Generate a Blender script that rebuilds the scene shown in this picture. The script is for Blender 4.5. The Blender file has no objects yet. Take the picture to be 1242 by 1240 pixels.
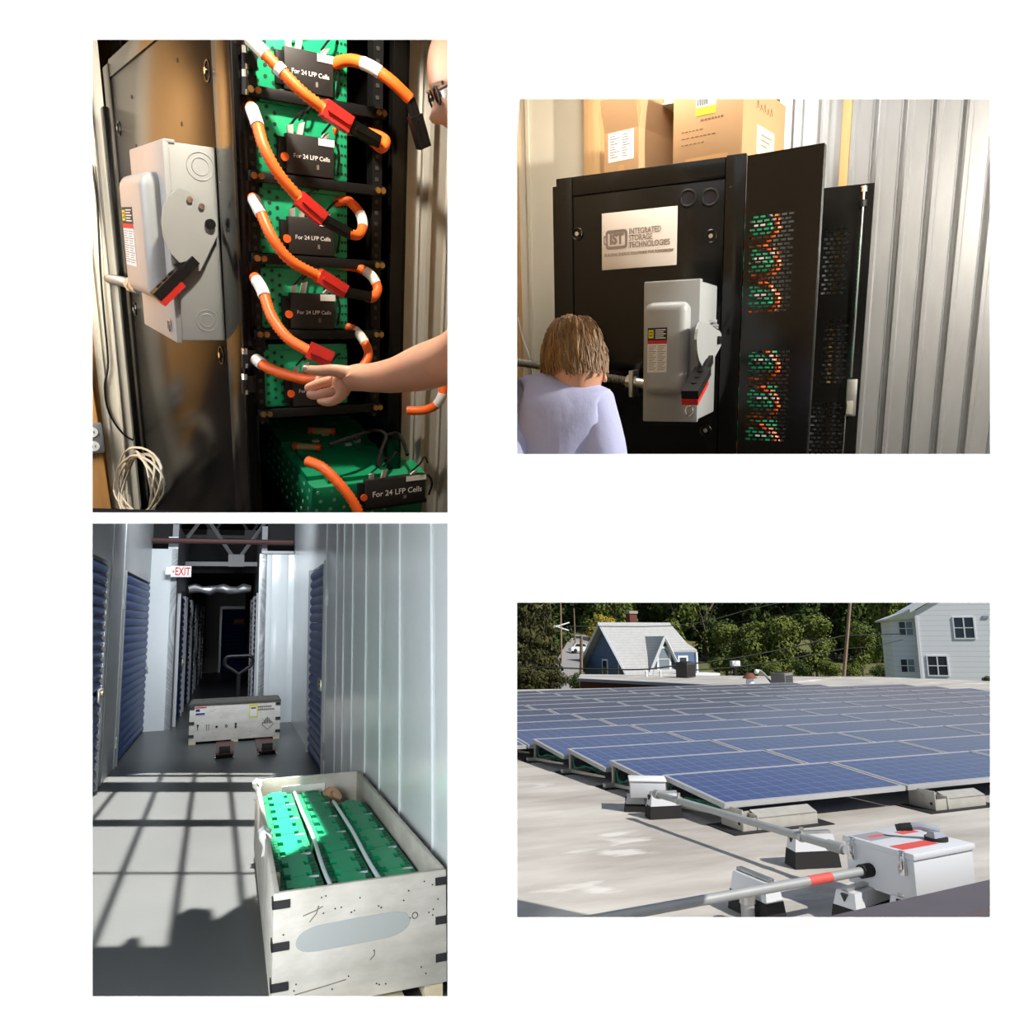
import bpy, bmesh, math, random
from mathutils import Matrix, Vector, noise
random.seed(7)
R = math.radians
PI = math.pi
SC = bpy.context.scene
COL = SC.collection

# ------------------------------------------------------------------ camera
FOC = 900.0                                   # focal length in pixels of the 1242 px wide frame
cam_data = bpy.data.cameras.new('camera')
cam_data.sensor_fit = 'HORIZONTAL'
cam_data.sensor_width = 36.0
cam_data.lens = 36.0 * FOC / 1242.0
cam_data.clip_start = 0.02
cam_data.clip_end = 2000
cam = bpy.data.objects.new('camera', cam_data)
COL.objects.link(cam)
cam.rotation_euler = (PI / 2, 0, 0)           # at the origin, level, looking along +Y
SC.camera = cam

# ------------------------------------------------------------------ exposure
SC.view_settings.view_transform = 'Standard'
SC.view_settings.look = 'None'
SC.view_settings.gamma = 1.0
SC.view_settings.exposure = 0.0
SC.view_settings.use_curve_mapping = False
SC.cycles.max_bounces = 6
SC.cycles.diffuse_bounces = 3
SC.cycles.glossy_bounces = 4
SC.cycles.transparent_max_bounces = 24
SC.cycles.sample_clamp_indirect = 6.0
SC.cycles.caustics_reflective = False
SC.cycles.caustics_refractive = False

# ------------------------------------------------------------------ sky
world = bpy.data.worlds.new('world')
SC.world = world
world.use_nodes = True
wn = world.node_tree
bg = wn.nodes['Background']
sky = wn.nodes.new('ShaderNodeTexSky')
sky.sky_type = 'NISHITA'
sky.sun_disc = False
sky.sun_elevation = R(48)
sky.sun_rotation = R(100)
wn.links.new(sky.outputs['Color'], bg.inputs['Color'])
bg.inputs['Strength'].default_value = 0.095


def aim(o, frm, to):
    frm, to = Vector(frm), Vector(to)
    o.location = frm
    o.rotation_euler = (to - frm).to_track_quat('-Z', 'Y').to_euler()


def lamp(name, kind, frm, to, energy, color=(1, 1, 1), size=None, size_y=None, spread=None, angle=None):
    d = bpy.data.lights.new(name, kind)
    d.energy = energy
    d.color = color
    if kind == 'AREA':
        d.shape = 'RECTANGLE'
        d.size = size
        d.size_y = size_y or size
        if spread is not None:
            d.spread = spread
    if kind == 'SUN' and angle is not None:
        d.angle = angle
    if kind == 'SPOT' and angle is not None:
        d.spot_size = angle
        d.shadow_soft_size = size or 0.02
    o = bpy.data.objects.new(name, d)
    COL.objects.link(o)
    aim(o, frm, to)
    return o


# the four scenes behind the wall: origin and axes (columns) of each
def frame(rows, t):
    m = Matrix([list(rows[0]) + [t[0]], list(rows[1]) + [t[1]], list(rows[2]) + [t[2]], [0, 0, 0, 1]])
    q = m.to_quaternion()
    return Matrix.Translation(t) @ q.to_matrix().to_4x4()


F_RACK = frame(((0.81482, -0.57533, 0.07114), (0.564, 0.75837, -0.32677), (0.13405, 0.30638, 0.94242)), (-0.9204 * .8, 2.5714 * .8, 0.6056 * .8))
F_DOOR = frame(((0.9032, 0.42819, -0.02965), (-0.42381, 0.87877, -0.21943), (-0.0679, 0.21076, 0.97518)), (0.7871, 2.5363, 0.7875))
F_HALL = frame(((0.93619, -0.35094, -0.01988), (0.35007, 0.92581, 0.14258), (-0.03163, -0.14044, 0.98958)), (0.0045, -0.0323, -1.824))
F_ROOF = frame(((0.93696, -0.3494, -0.00543), (0.34513, 0.92285, 0.17099), (-0.05473, -0.16209, 0.98526)), (1.4005, 6.9252, -2.4636))

# sun over the roof, and beams of low sun into the three rooms
SUN_ROOF_DIR = Vector((-0.55, 0.35, -0.76))
lamp('sun', 'SUN', (0, 0, 0), SUN_ROOF_DIR, 4.6, (1.0, 0.96, 0.90), angle=R(0.5))


def beam(name, target, direction, dist, w, h, irradiance, color, spread):
    d = Vector(direction).normalized()
    e = irradiance * w * h
    return lamp(name, 'AREA', Vector(target) - d * dist, target, e, color, w, h, R(spread))


# four unseen strips added close to the wall to whiten it
WD = 1.3
for nm, p, q, sx, sy in (('wall_fill', (-2.0, WD - .16, 0), (0, WD + .02, 0), 0.12, 2.6), ('wall_fill', (2.0, WD - .16, 0), (0, WD + .02, 0), 0.12, 2.6),
                         ('wall_fill', (0, WD - .16, 2.0), (0, WD + .02, 0), 2.6, 0.12), ('wall_fill', (0, WD - .16, -2.0), (0, WD + .02, 0), 2.6, 0.12)):
    lamp(nm, 'AREA', p, q, 240, (1, 1, 1), sx, sy)

#@@LIGHTS
# the sun that shines down through the hall's added shadow mask, and daylight from the hall's front end
hall_d = -(F_HALL.to_3x3() @ Vector((0, 0, 1)))
o_ = lamp('hall_sun', 'AREA', (0, 0, 0), (0, 0, -1), 21 * 4.4 * 5.9, (1.0, .94, .86), 4.4, 5.9, R(1.0))
o_.matrix_world = F_HALL @ Matrix.Translation((-.9, 7.35, 5.3))
lamp('hall_daylight', 'AREA', F_HALL @ Vector((-1.0, 1.75, 1.3)), F_HALL @ Vector((.9, 7.0, 1.5)), 125, (.93, .97, 1.0), .7, 1.6)
# low sun and daylight in the two cabinet rooms
lamp('rack_sun', 'SPOT', (-.42, 1.36, 1.45), (-.80, 2.1, .38), 96, (1.0, .89, .72), .03, angle=R(104)).data.spot_blend = .2
lamp('rack_daylight', 'AREA', (-1.9, 1.45, 1.2), (-1.5, 3.2, .6), 26, (.86, .92, 1.0), .9, 1.2)
lamp('rack_wall_fill', 'AREA', (-2.2, 2.4, 1.3), (-2.4, 3.7, .8), 38, (1.0, .95, .86), .6, 1.4)  # added fill that brightens the plaster at the left
lamp('door_sun', 'SPOT', (2.05, 1.42, 1.2), (.8, 2.6, .75), 290, (1.0, .93, .82), .03, angle=R(110))
lamp('door_daylight', 'AREA', (.5, 1.5, 1.6), (.6, 3.0, .7), 1.6, (.82, .92, 1.0), 1.0, .5)
lamp('door_window', 'AREA', (.35, 2.3, 1.75), (.45, 3.4, .75), 14, (1.0, .95, .86), .5, .5)  # added fill from above for the plaster behind the cabinet
lamp('hall_far_fill', 'AREA', F_HALL @ Vector((-.3, 9.9, 4.7)), F_HALL @ Vector((-.2, 16, 0.4)), 100, (.9, .95, 1.0), 2.2, .5, R(100))  # added fill for the far crate and end walls, no fixture there

# ------------------------------------------------------------------ object helpers
CUR = [Matrix.Identity(4)]                    # the scene being built


def ray(u, v):
    return Vector(((u - 621) / FOC, 1.0, -(v - 620) / FOC))


def on(u, v, axis, val, F=None):
    """Point, in the current scene's own coordinates, where the sight line through a pixel meets the plane axis = val."""
    Fi = (F or CUR[0]).inverted()
    o = Fi @ Vector((0, 0, 0))
    d = Fi.to_3x3() @ ray(u, v)
    k = (val - o[axis]) / d[axis]
    return o + d * k


def at_depth(u, v, y, F=None):
    return (F or CUR[0]).inverted() @ (ray(u, v) * y)


def put(o, loc=(0, 0, 0), rot=(0, 0, 0)):
    from mathutils import Euler
    o.matrix_world = CUR[0] @ Matrix.Translation(loc) @ Euler(rot).to_matrix().to_4x4()


def tag(o, label, cat, group=None):
    o['label'] = label
    o['category'] = cat
    if group:
        o['group'] = group
    return o


def thing(name, label, cat, loc=(0, 0, 0), rot=(0, 0, 0), group=None):
    o = bpy.data.objects.new(name, None)
    o.empty_display_size = 0.05
    COL.objects.link(o)
    put(o, loc, rot)
    return tag(o, label, cat, group)


class MB:
    """Collects shapes and links them as one mesh object."""

    def __init__(self):
        self.v = []
        self.f = []
        self.mi = []
        self.cur = 0

    def add(self, vs, fs):
        n = len(self.v)
        self.v += [tuple(p) for p in vs]
        self.f += [tuple(i + n for i in f) for f in fs]
        self.mi += [self.cur] * len(fs)
        return self

    def hexa(self, p):
        return self.add(p, [(0, 3, 2, 1), (4, 5, 6, 7), (0, 1, 5, 4), (1, 2, 6, 5), (2, 3, 7, 6), (3, 0, 4, 7)])

    def box(self, x0, x1, y0, y1, z0, z1, b=0.0):
        if x0 > x1: x0, x1 = x1, x0
        if y0 > y1: y0, y1 = y1, y0
        if z0 > z1: z0, z1 = z1, z0
        if b <= 0:
            return self.hexa([(x0, y0, z0), (x1, y0, z0), (x1, y1, z0), (x0, y1, z0), (x0, y0, z1), (x1, y0, z1), (x1, y1, z1), (x0, y1, z1)])
        b = min(b, (x1 - x0) * .49, (y1 - y0) * .49, (z1 - z0) * .49)
        bm = bmesh.new()
        bmesh.ops.create_cube(bm, size=1)
        for w in bm.verts:
            w.co = Vector(((x0 + x1) / 2 + w.co.x * (x1 - x0), (y0 + y1) / 2 + w.co.y * (y1 - y0), (z0 + z1) / 2 + w.co.z * (z1 - z0)))
        bmesh.ops.bevel(bm, geom=list(bm.edges), offset=b, segments=2, profile=0.5, affect='EDGES')
        self.bm(bm)
        return self

    def bm(self, bm, mat=None):
        bm.verts.index_update()
        vs = [(mat @ w.co if mat else w.co) for w in bm.verts]
        fs = [[w.index for w in f.verts] for f in bm.faces]
        bm.free()
        return self.add(vs, fs)

    def prism(self, poly, a, b, axis=2, b2=0):
        """poly of 2-D points pulled from a to b along an axis (0: poly is (y,z); 1: (x,z); 2: (x,y))."""
        def p3(p, h):
            return (h, p[0], p[1]) if axis == 0 else (p[0], h, p[1]) if axis == 1 else (p[0], p[1], h)
        n = len(poly)
        vs = [p3(p, a) for p in poly] + [p3(p, b) for p in poly]
        fs = [tuple(range(n))[::-1], tuple(range(n, 2 * n))] + [(i, (i + 1) % n, n + (i + 1) % n, n + i) for i in range(n)]
        return self.add(vs, fs)

    def tube(self, pts, r, n=10, cap=True, flat=None):
        pts = [Vector(p) for p in pts]
        m = len(pts)
        rs = r if isinstance(r, (list, tuple)) else [r] * m
        t0 = (pts[1] - pts[0]).normalized()
        up = Vector((0, 0, 1)) if abs(t0.z) < .9 else Vector((1, 0, 0))
        nrm = t0.cross(up).normalized()
        vs = []
        prev = t0
        for i, p in enumerate(pts):
            a = pts[max(0, i - 1)]
            b = pts[min(m - 1, i + 1)]
            t = (b - a).normalized()
            ax = prev.cross(t)
            if ax.length > 1e-7:
                nrm = Matrix.Rotation(prev.angle(t), 3, ax.normalized()) @ nrm
            prev = t
            nrm = (nrm - t * nrm.dot(t)).normalized()
            bn = t.cross(nrm)
            for k in range(n):
                th = 2 * PI * k / n
                vs.append(p + (nrm * math.cos(th) + bn * math.sin(th)) * rs[i])
        fs = []
        for i in range(m - 1):
            for k in range(n):
                fs.append((i * n + k, i * n + (k + 1) % n, (i + 1) * n + (k + 1) % n, (i + 1) * n + k))
        if cap:
            fs.append(tuple(range(n))[::-1])
            fs.append(tuple(range((m - 1) * n, m * n)))
        return self.add(vs, fs)

    def cyl(self, p, q, r, n=16, r2=None):
        return self.tube([p, q], [r, r if r2 is None else r2], n)

    def ball(self, c, r, n=12, m=8):
        rx, ry, rz = r if isinstance(r, (tuple, list)) else (r, r, r)
        vs = [(c[0], c[1], c[2] - rz)]
        for i in range(1, m):
            ph = -PI / 2 + PI * i / m
            for k in range(n):
                th = 2 * PI * k / n
                vs.append((c[0] + rx * math.cos(ph) * math.cos(th), c[1] + ry * math.cos(ph) * math.sin(th), c[2] + rz * math.sin(ph)))
        vs.append((c[0], c[1], c[2] + rz))
        fs = [(0, 1 + (k + 1) % n, 1 + k) for k in range(n)]
        for i in range(m - 2):
            for k in range(n):
                fs.append((1 + i * n + k, 1 + i * n + (k + 1) % n, 1 + (i + 1) * n + (k + 1) % n, 1 + (i + 1) * n + k))
        top = len(vs) - 1
        b = 1 + (m - 2) * n
        fs += [(b + k, b + (k + 1) % n, top) for k in range(n)]
        return self.add(vs, fs)

    def grid(self, fn, nu, nv):
        vs = [fn(i / nu, j / nv) for j in range(nv + 1) for i in range(nu + 1)]
        fs = [(j * (nu + 1) + i, j * (nu + 1) + i + 1, (j + 1) * (nu + 1) + i + 1, (j + 1) * (nu + 1) + i) for j in range(nv) for i in range(nu)]
        return self.add(vs, fs)

    def mesh(self, name, mats, smooth=35):
        me = bpy.data.meshes.new(name)
        me.from_pydata([tuple(p) for p in self.v], [], self.f)
        for m in (mats if isinstance(mats, (list, tuple)) else [mats]):
            me.materials.append(m)
        if any(self.mi):
            me.polygons.foreach_set('material_index', self.mi)
        bm = bmesh.new()
        bm.from_mesh(me)
        bmesh.ops.recalc_face_normals(bm, faces=bm.faces)
        bm.to_mesh(me)
        bm.free()
        if smooth:
            me.polygons.foreach_set('use_smooth', [True] * len(me.polygons))
            me.set_sharp_from_angle(angle=R(smooth))
        me.update()
        return me

    def part(self, name, mats, parent, loc=(0, 0, 0), rot=(0, 0, 0), label=None, smooth=35):
        o = bpy.data.objects.new(name, self.mesh(name, mats, smooth))
        COL.objects.link(o)
        o.parent = parent
        o.location = loc
        o.rotation_euler = rot
        if label:
            o['label'] = label
        return o

    def top(self, name, mats, loc=(0, 0, 0), rot=(0, 0, 0), smooth=35):
        o = bpy.data.objects.new(name, self.mesh(name, mats, smooth))
        COL.objects.link(o)
        put(o, loc, rot)
        return o

    def struct(self, name, mats, loc=(0, 0, 0), rot=(0, 0, 0), smooth=35):
        o = self.top(name, mats, loc, rot, smooth)
        o['kind'] = 'structure'
        return o


def sub(name, me, parent, loc=(0, 0, 0), rot=(0, 0, 0), scale=None):
    """Another piece that shares mesh data."""
    o = bpy.data.objects.new(name, me)
    COL.objects.link(o)
    o.parent = parent
    o.location = loc
    o.rotation_euler = rot
    if scale:
        o.scale = scale
    return o


def copy_tree(o, parent=None):
    c = o.copy()
    COL.objects.link(c)
    if parent:
        c.parent = parent
    for ch in list(o.children):
        copy_tree(ch, c)
    return c


def spline(ctrl, n=8):
    """Catmull-Rom through the points."""
    P = [Vector(p) for p in ctrl]
    P = [P[0] * 2 - P[1]] + P + [P[-1] * 2 - P[-2]]
    out = []
    for i in range(1, len(P) - 2):
        p0, p1, p2, p3 = P[i - 1:i + 3]
        for k in range(n):
            t = k / n
            out.append(.5 * ((2 * p1) + (p2 - p0) * t + (2 * p0 - 5 * p1 + 4 * p2 - p3) * t * t + (3 * p1 - p0 - 3 * p2 + p3) * t ** 3))
    out.append(P[-2])
    return out


def letters(text, size, mat, parent, loc, rot, name='lettering', align='LEFT', extrude=0.0004, bold=0.0, sx=1.0, width=None):
    c = bpy.data.curves.new(name, 'FONT')
    c.body = text
    c.size = size
    c.align_x = align
    c.align_y = 'CENTER'
    c.extrude = extrude
    c.offset = bold
    c.materials.append(mat)
    c.resolution_u = 3
    tmp = bpy.data.objects.new(name, c)
    me = bpy.data.meshes.new_from_object(tmp)
    bpy.data.objects.remove(tmp)
    bpy.data.curves.remove(c)
    o = bpy.data.objects.new(name, me)
    COL.objects.link(o)
    o.parent = parent
    o.location = loc
    o.rotation_euler = rot
    if width:
        xs_ = [q.co.x for q in me.vertices]
        sx = width / (max(xs_) - min(xs_))
    o.scale = (sx, 1, 1)
    o['kind'] = 'stuff'
    return o


# ------------------------------------------------------------------ material helpers
def s2l(c):
    c = c / 255.0
    return c / 12.92 if c <= 0.04045 else ((c + 0.055) / 1.055) ** 2.4


def rgb(r, g, b):
    return (s2l(r), s2l(g), s2l(b), 1)


def mat(name, color, rough=0.5, metal=0.0, vary=0.0, scale=8.0, bump=0.0, bscale=60.0, spec=0.5, stretch=None, color2=None, coat=0.0, detail=4.0, contrast=None):
    m = bpy.data.materials.new(name)
    m.use_nodes = True
    nt = m.node_tree
    b = nt.nodes['Principled BSDF']
    b.inputs['Base Color'].default_value = color
    b.inputs['Roughness'].default_value = rough
    b.inputs['Metallic'].default_value = metal
    b.inputs['Specular IOR Level'].default_value = spec
    if coat:
        b.inputs['Coat Weight'].default_value = coat
        b.inputs['Coat Roughness'].default_value = 0.1
    tc = nt.nodes.new('ShaderNodeTexCoord')
    mp = nt.nodes.new('ShaderNodeMapping')
    nt.links.new(tc.outputs['Object'], mp.inputs['Vector'])
    if stretch:
        mp.inputs['Scale'].default_value = stretch
    if vary or color2:
        no = nt.nodes.new('ShaderNodeTexNoise')
        no.inputs['Scale'].default_value = scale
        no.inputs['Detail'].default_value = detail
        no.inputs['Roughness'].default_value = 0.6
        nt.links.new(mp.outputs['Vector'], no.inputs['Vector'])
        cr = nt.nodes.new('ShaderNodeValToRGB')
        lo, hi = contrast or (0.3, 0.7)
        cr.color_ramp.elements[0].position = lo
        cr.color_ramp.elements[1].position = hi
        c2 = color2 or tuple(min(1, x * (1 + vary)) for x in color[:3]) + (1,)
        c1 = color if color2 else tuple(x * (1 - vary) for x in color[:3]) + (1,)
        cr.color_ramp.elements[0].color = c1
        cr.color_ramp.elements[1].color = c2
        nt.links.new(no.outputs['Fac'], cr.inputs['Fac'])
        nt.links.new(cr.outputs['Color'], b.inputs['Base Color'])
    if bump:
        n2 = nt.nodes.new('ShaderNodeTexNoise')
        n2.inputs['Scale'].default_value = bscale
        n2.inputs['Detail'].default_value = 5
        nt.links.new(mp.outputs['Vector'], n2.inputs['Vector'])
        bu = nt.nodes.new('ShaderNodeBump')
        bu.inputs['Strength'].default_value = bump
        bu.inputs['Distance'].default_value = 0.01
        nt.links.new(n2.outputs['Fac'], bu.inputs['Height'])
        nt.links.new(bu.outputs['Normal'], b.inputs['Normal'])
    return m


def nodes_of(m):
    return m.node_tree.nodes, m.node_tree.links, m.node_tree.nodes['Principled BSDF']


M = {}
M['white_paint'] = mat('white_paint', (0.93, 0.93, 0.93, 1), 0.9, spec=0.1)
M['black'] = mat('black_plastic', rgb(17, 17, 18), 0.5, spec=.3)
M['black_gloss'] = mat('black_powder_coat', rgb(12, 12, 11), 0.2, spec=0.4, bump=0.02, bscale=8)
M['black_matte'] = mat('black_matte', rgb(16, 16, 16), 0.7)
M['chrome'] = mat('chrome', (0.75, 0.75, 0.76, 1), 0.2, 1.0)
M['brass'] = mat('zinc_yellow', rgb(190, 160, 105), 0.3, 1.0)
M['steel'] = mat('galvanised_steel', rgb(190, 190, 186), 0.38, 0.9, vary=.12, scale=20)
M['grey_paint'] = mat('grey_enamel', rgb(162, 166, 168), 0.38, vary=.02)
M['white'] = mat('white_plastic', rgb(235, 235, 232), 0.5)
M['paper'] = mat('white_paper', rgb(236, 236, 232), 0.7)
M['red'] = mat('red_plastic', rgb(206, 44, 38), 0.4)
M['yellow'] = mat('yellow_print', rgb(225, 214, 40), 0.6)
M['ink'] = mat('dark_ink', rgb(40, 40, 42), 0.7)
M['ink_grey'] = mat('grey_ink', rgb(120, 112, 108), 0.7)
M['ink_red'] = mat('red_ink', rgb(205, 50, 50), 0.7)
M['orange'] = mat('orange_cable', rgb(246, 104, 34), 0.45, vary=.06, scale=30)
M['green'] = mat('green_plastic', rgb(22, 158, 108), 0.42, vary=.05, scale=6, bump=.02)
M['green_shaded'] = mat('ribbed_green_shaded', rgb(16, 128, 88), 0.6, vary=.08, scale=9, bump=.04, bscale=50)  # cover green darkened; the shade of ribs and holes is in the colour
M['green_dark'] = mat('green_shadow_hole', rgb(8, 50, 36), 0.7)
ORD = ['first', 'second', 'third', 'fourth', 'fifth', 'sixth', 'seventh', 'eighth', 'ninth', 'tenth', 'eleventh', 'twelfth', 'thirteenth', 'fourteenth', 'fifteenth', 'sixteenth']
M['rubber'] = mat('black_rubber', rgb(26, 25, 26), 0.8)
M['alu'] = mat('aluminium', rgb(205, 207, 210), 0.4, 0.8)

# ------------------------------------------------------------------ the white wall with its four window openings
CUR[0] = Matrix.Identity(4)
PANES = {'a': (112, 48, 543, 622), 'b': (627, 120, 1201, 551), 'c': (112, 635, 543, 1209), 'd': (627, 731, 1201, 1113)}


def wall_front():
    k = WD / FOC
    X = lambda u: (u - 621) * k
    Z = lambda v: -(v - 620) * k
    E, T, S = 2.85, 0.005, 0.006
    bm = MB()
    def strip(x0, x1, zs):
        for z1, z0 in zs:
            bm.add([(x0, WD, z0), (x1, WD, z0), (x1, WD, z1), (x0, WD, z1)], [(0, 1, 2, 3)])
    xl0, xl1, xr0, xr1 = X(112), X(543), X(627), X(1201)
    strip(-E, xl0, [(E, -E)])
    strip(xl1, xr0, [(E, -E)])
    strip(xr1, E, [(E, -E)])
    strip(xl0, xl1, [(E, Z(48)), (Z(622), Z(635)), (Z(1209), -E)])
    strip(xr0, xr1, [(E, Z(120)), (Z(551), Z(731)), (Z(1113), -E)])
    y2 = WD + T
    for u0, v0, u1, v1 in PANES.values():
        a = [(X(u0), WD, Z(v0)), (X(u1), WD, Z(v0)), (X(u1), WD, Z(v1)), (X(u0), WD, Z(v1))]
        b = [(X(u0) - S, y2, Z(v0) + S), (X(u1) + S, y2, Z(v0) + S), (X(u1) + S, y2, Z(v1) - S), (X(u0) - S, y2, Z(v1) - S)]
        bm.add(a + b, [(i, (i + 1) % 4, 4 + (i + 1) % 4, 4 + i) for i in range(4)])
    # back face
    def back(x0, x1, zs):
        for z1, z0 in zs:
            bm.add([(x0, y2, z0), (x1, y2, z0), (x1, y2, z1), (x0, y2, z1)], [(3, 2, 1, 0)])
    back(-E, xl0 - S, [(E, -E)])
    back(xl1 + S, xr0 - S, [(E, -E)])
    back(xr1 + S, E, [(E, -E)])
    back(xl0 - S, xl1 + S, [(E, Z(48) + S), (Z(622) - S, Z(635) + S), (Z(1209) - S, -E)])
    back(xr0 - S, xr1 + S, [(E, Z(120) + S), (Z(551) - S, Z(731) + S), (Z(1113) - S, -E)])
    bm.struct('wall_front', M['white_paint'], smooth=0)


wall_front()
# ================================================================== builders shared by the two cabinet scenes
M['skin'] = mat('skin', rgb(214, 160, 132), .5, vary=.05, scale=14, bump=.04, bscale=90)
M['skin'].node_tree.nodes['Principled BSDF'].inputs['Subsurface Weight'].default_value = .12
M['skin'].node_tree.nodes['Principled BSDF'].inputs['Subsurface Radius'].default_value = (.01, .004, .002)
M['plaster'] = mat('cream_plaster', rgb(224, 216, 196), .85, vary=.03, scale=3)
M['stud'] = mat('pine_stud', rgb(206, 160, 108), .7, scale=4, color2=rgb(224, 184, 132), stretch=(6, 6, .6), detail=6)
M['plywood'] = mat('plywood', rgb(190, 136, 74), .7, scale=3, color2=rgb(212, 162, 98), stretch=(5, 5, .8), detail=6)
M['corr'] = mat('galvanised_sheet', rgb(196, 198, 200), .34, .85, vary=.07, scale=14, bump=.03, bscale=40, stretch=(1, 1, .25))
M['flex'] = mat('flexible_steel', rgb(138, 134, 126), .4, .6)


def skin(name, nodes, edges, material, parent, root=0, sub_lv=2, label=None):
    me = bpy.data.meshes.new(name)
    me.from_pydata([tuple(n[0]) for n in nodes], edges, [])
    me.materials.append(material)
    o = bpy.data.objects.new(name, me)
    COL.objects.link(o)
    o.parent = parent
    sk = o.modifiers.new('skin', 'SKIN')
    sk.use_smooth_shade = True
    for i, n in enumerate(nodes):
        r = n[1]
        d = me.skin_vertices[0].data[i]
        d.radius = (r, r) if not isinstance(r, tuple) else r
        d.use_root = (i == root)
    ss = o.modifiers.new('smooth', 'SUBSURF')
    ss.levels = sub_lv
    ss.render_levels = sub_lv
    if label:
        o['label'] = label
    return o


def head_mb(h=.235, nose=True, mould=None):
    """A head facing -Y, chin at z = 0, crown at z = h, with brow, sockets, nose, lips, chin and ears."""
    m = MB()
    nu, nv = 40, 36
    w, d = h * .33, h * .41

    def g(x, s): return math.exp(-(x / s) ** 2)

    def fn(u, v):
        th = 2 * PI * u                       # 0 at the face (-Y)
        ph = -PI / 2 + PI * v
        z = math.sin(ph)
        r = math.cos(ph) ** .8 if math.cos(ph) > 0 else 0
        x = r * math.sin(th) * w
        y = -r * math.cos(th) * d
        zz = (z * .5 + .5) * h
        t = zz / h
        # jaw narrows, back of the skull fuller
        jaw = 1 - .32 * max(0, .45 - t) / .45
        x *= jaw
        if y < 0:
            f = g(math.sin(th), .75)
            y *= 1 - .05 * g(t - .5, .09) * f          # eye line set back
            y -= h * .012 * g(t - .60, .05) * g(x / w, .8)     # brow
            y -= h * .10 * g(x / w, .16) * max(0, g(t - .345, .05) + .55 * g(t - .42, .07)) if nose else 0
            y -= h * .022 * g(x / w, .34) * (g(t - .225, .025) + g(t - .185, .02))
            y -= h * .03 * g(x / w, .35) * g(t - .08, .06)
            y += h * .02 * (g(x / w - .42, .18) + g(x / w + .42, .18)) * g(t - .50, .05)
        else:
            y *= 1.0 + .12 * g(t - .62, .25) - .25 * max(0, .35 - t) / .35
        return (x, y, zz)
    m.grid(fn, nu, nv)
    for s in (-1, 1):
        n0 = len(m.v)
        m.ball((s * w * .96, h * .03, h * .46), (h * .03, h * .055, h * .12), 12, 8)
        m.ball((s * w * 1.0, h * .02, h * .38), (h * .022, h * .035, h * .04), 10, 6)
    return m


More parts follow.
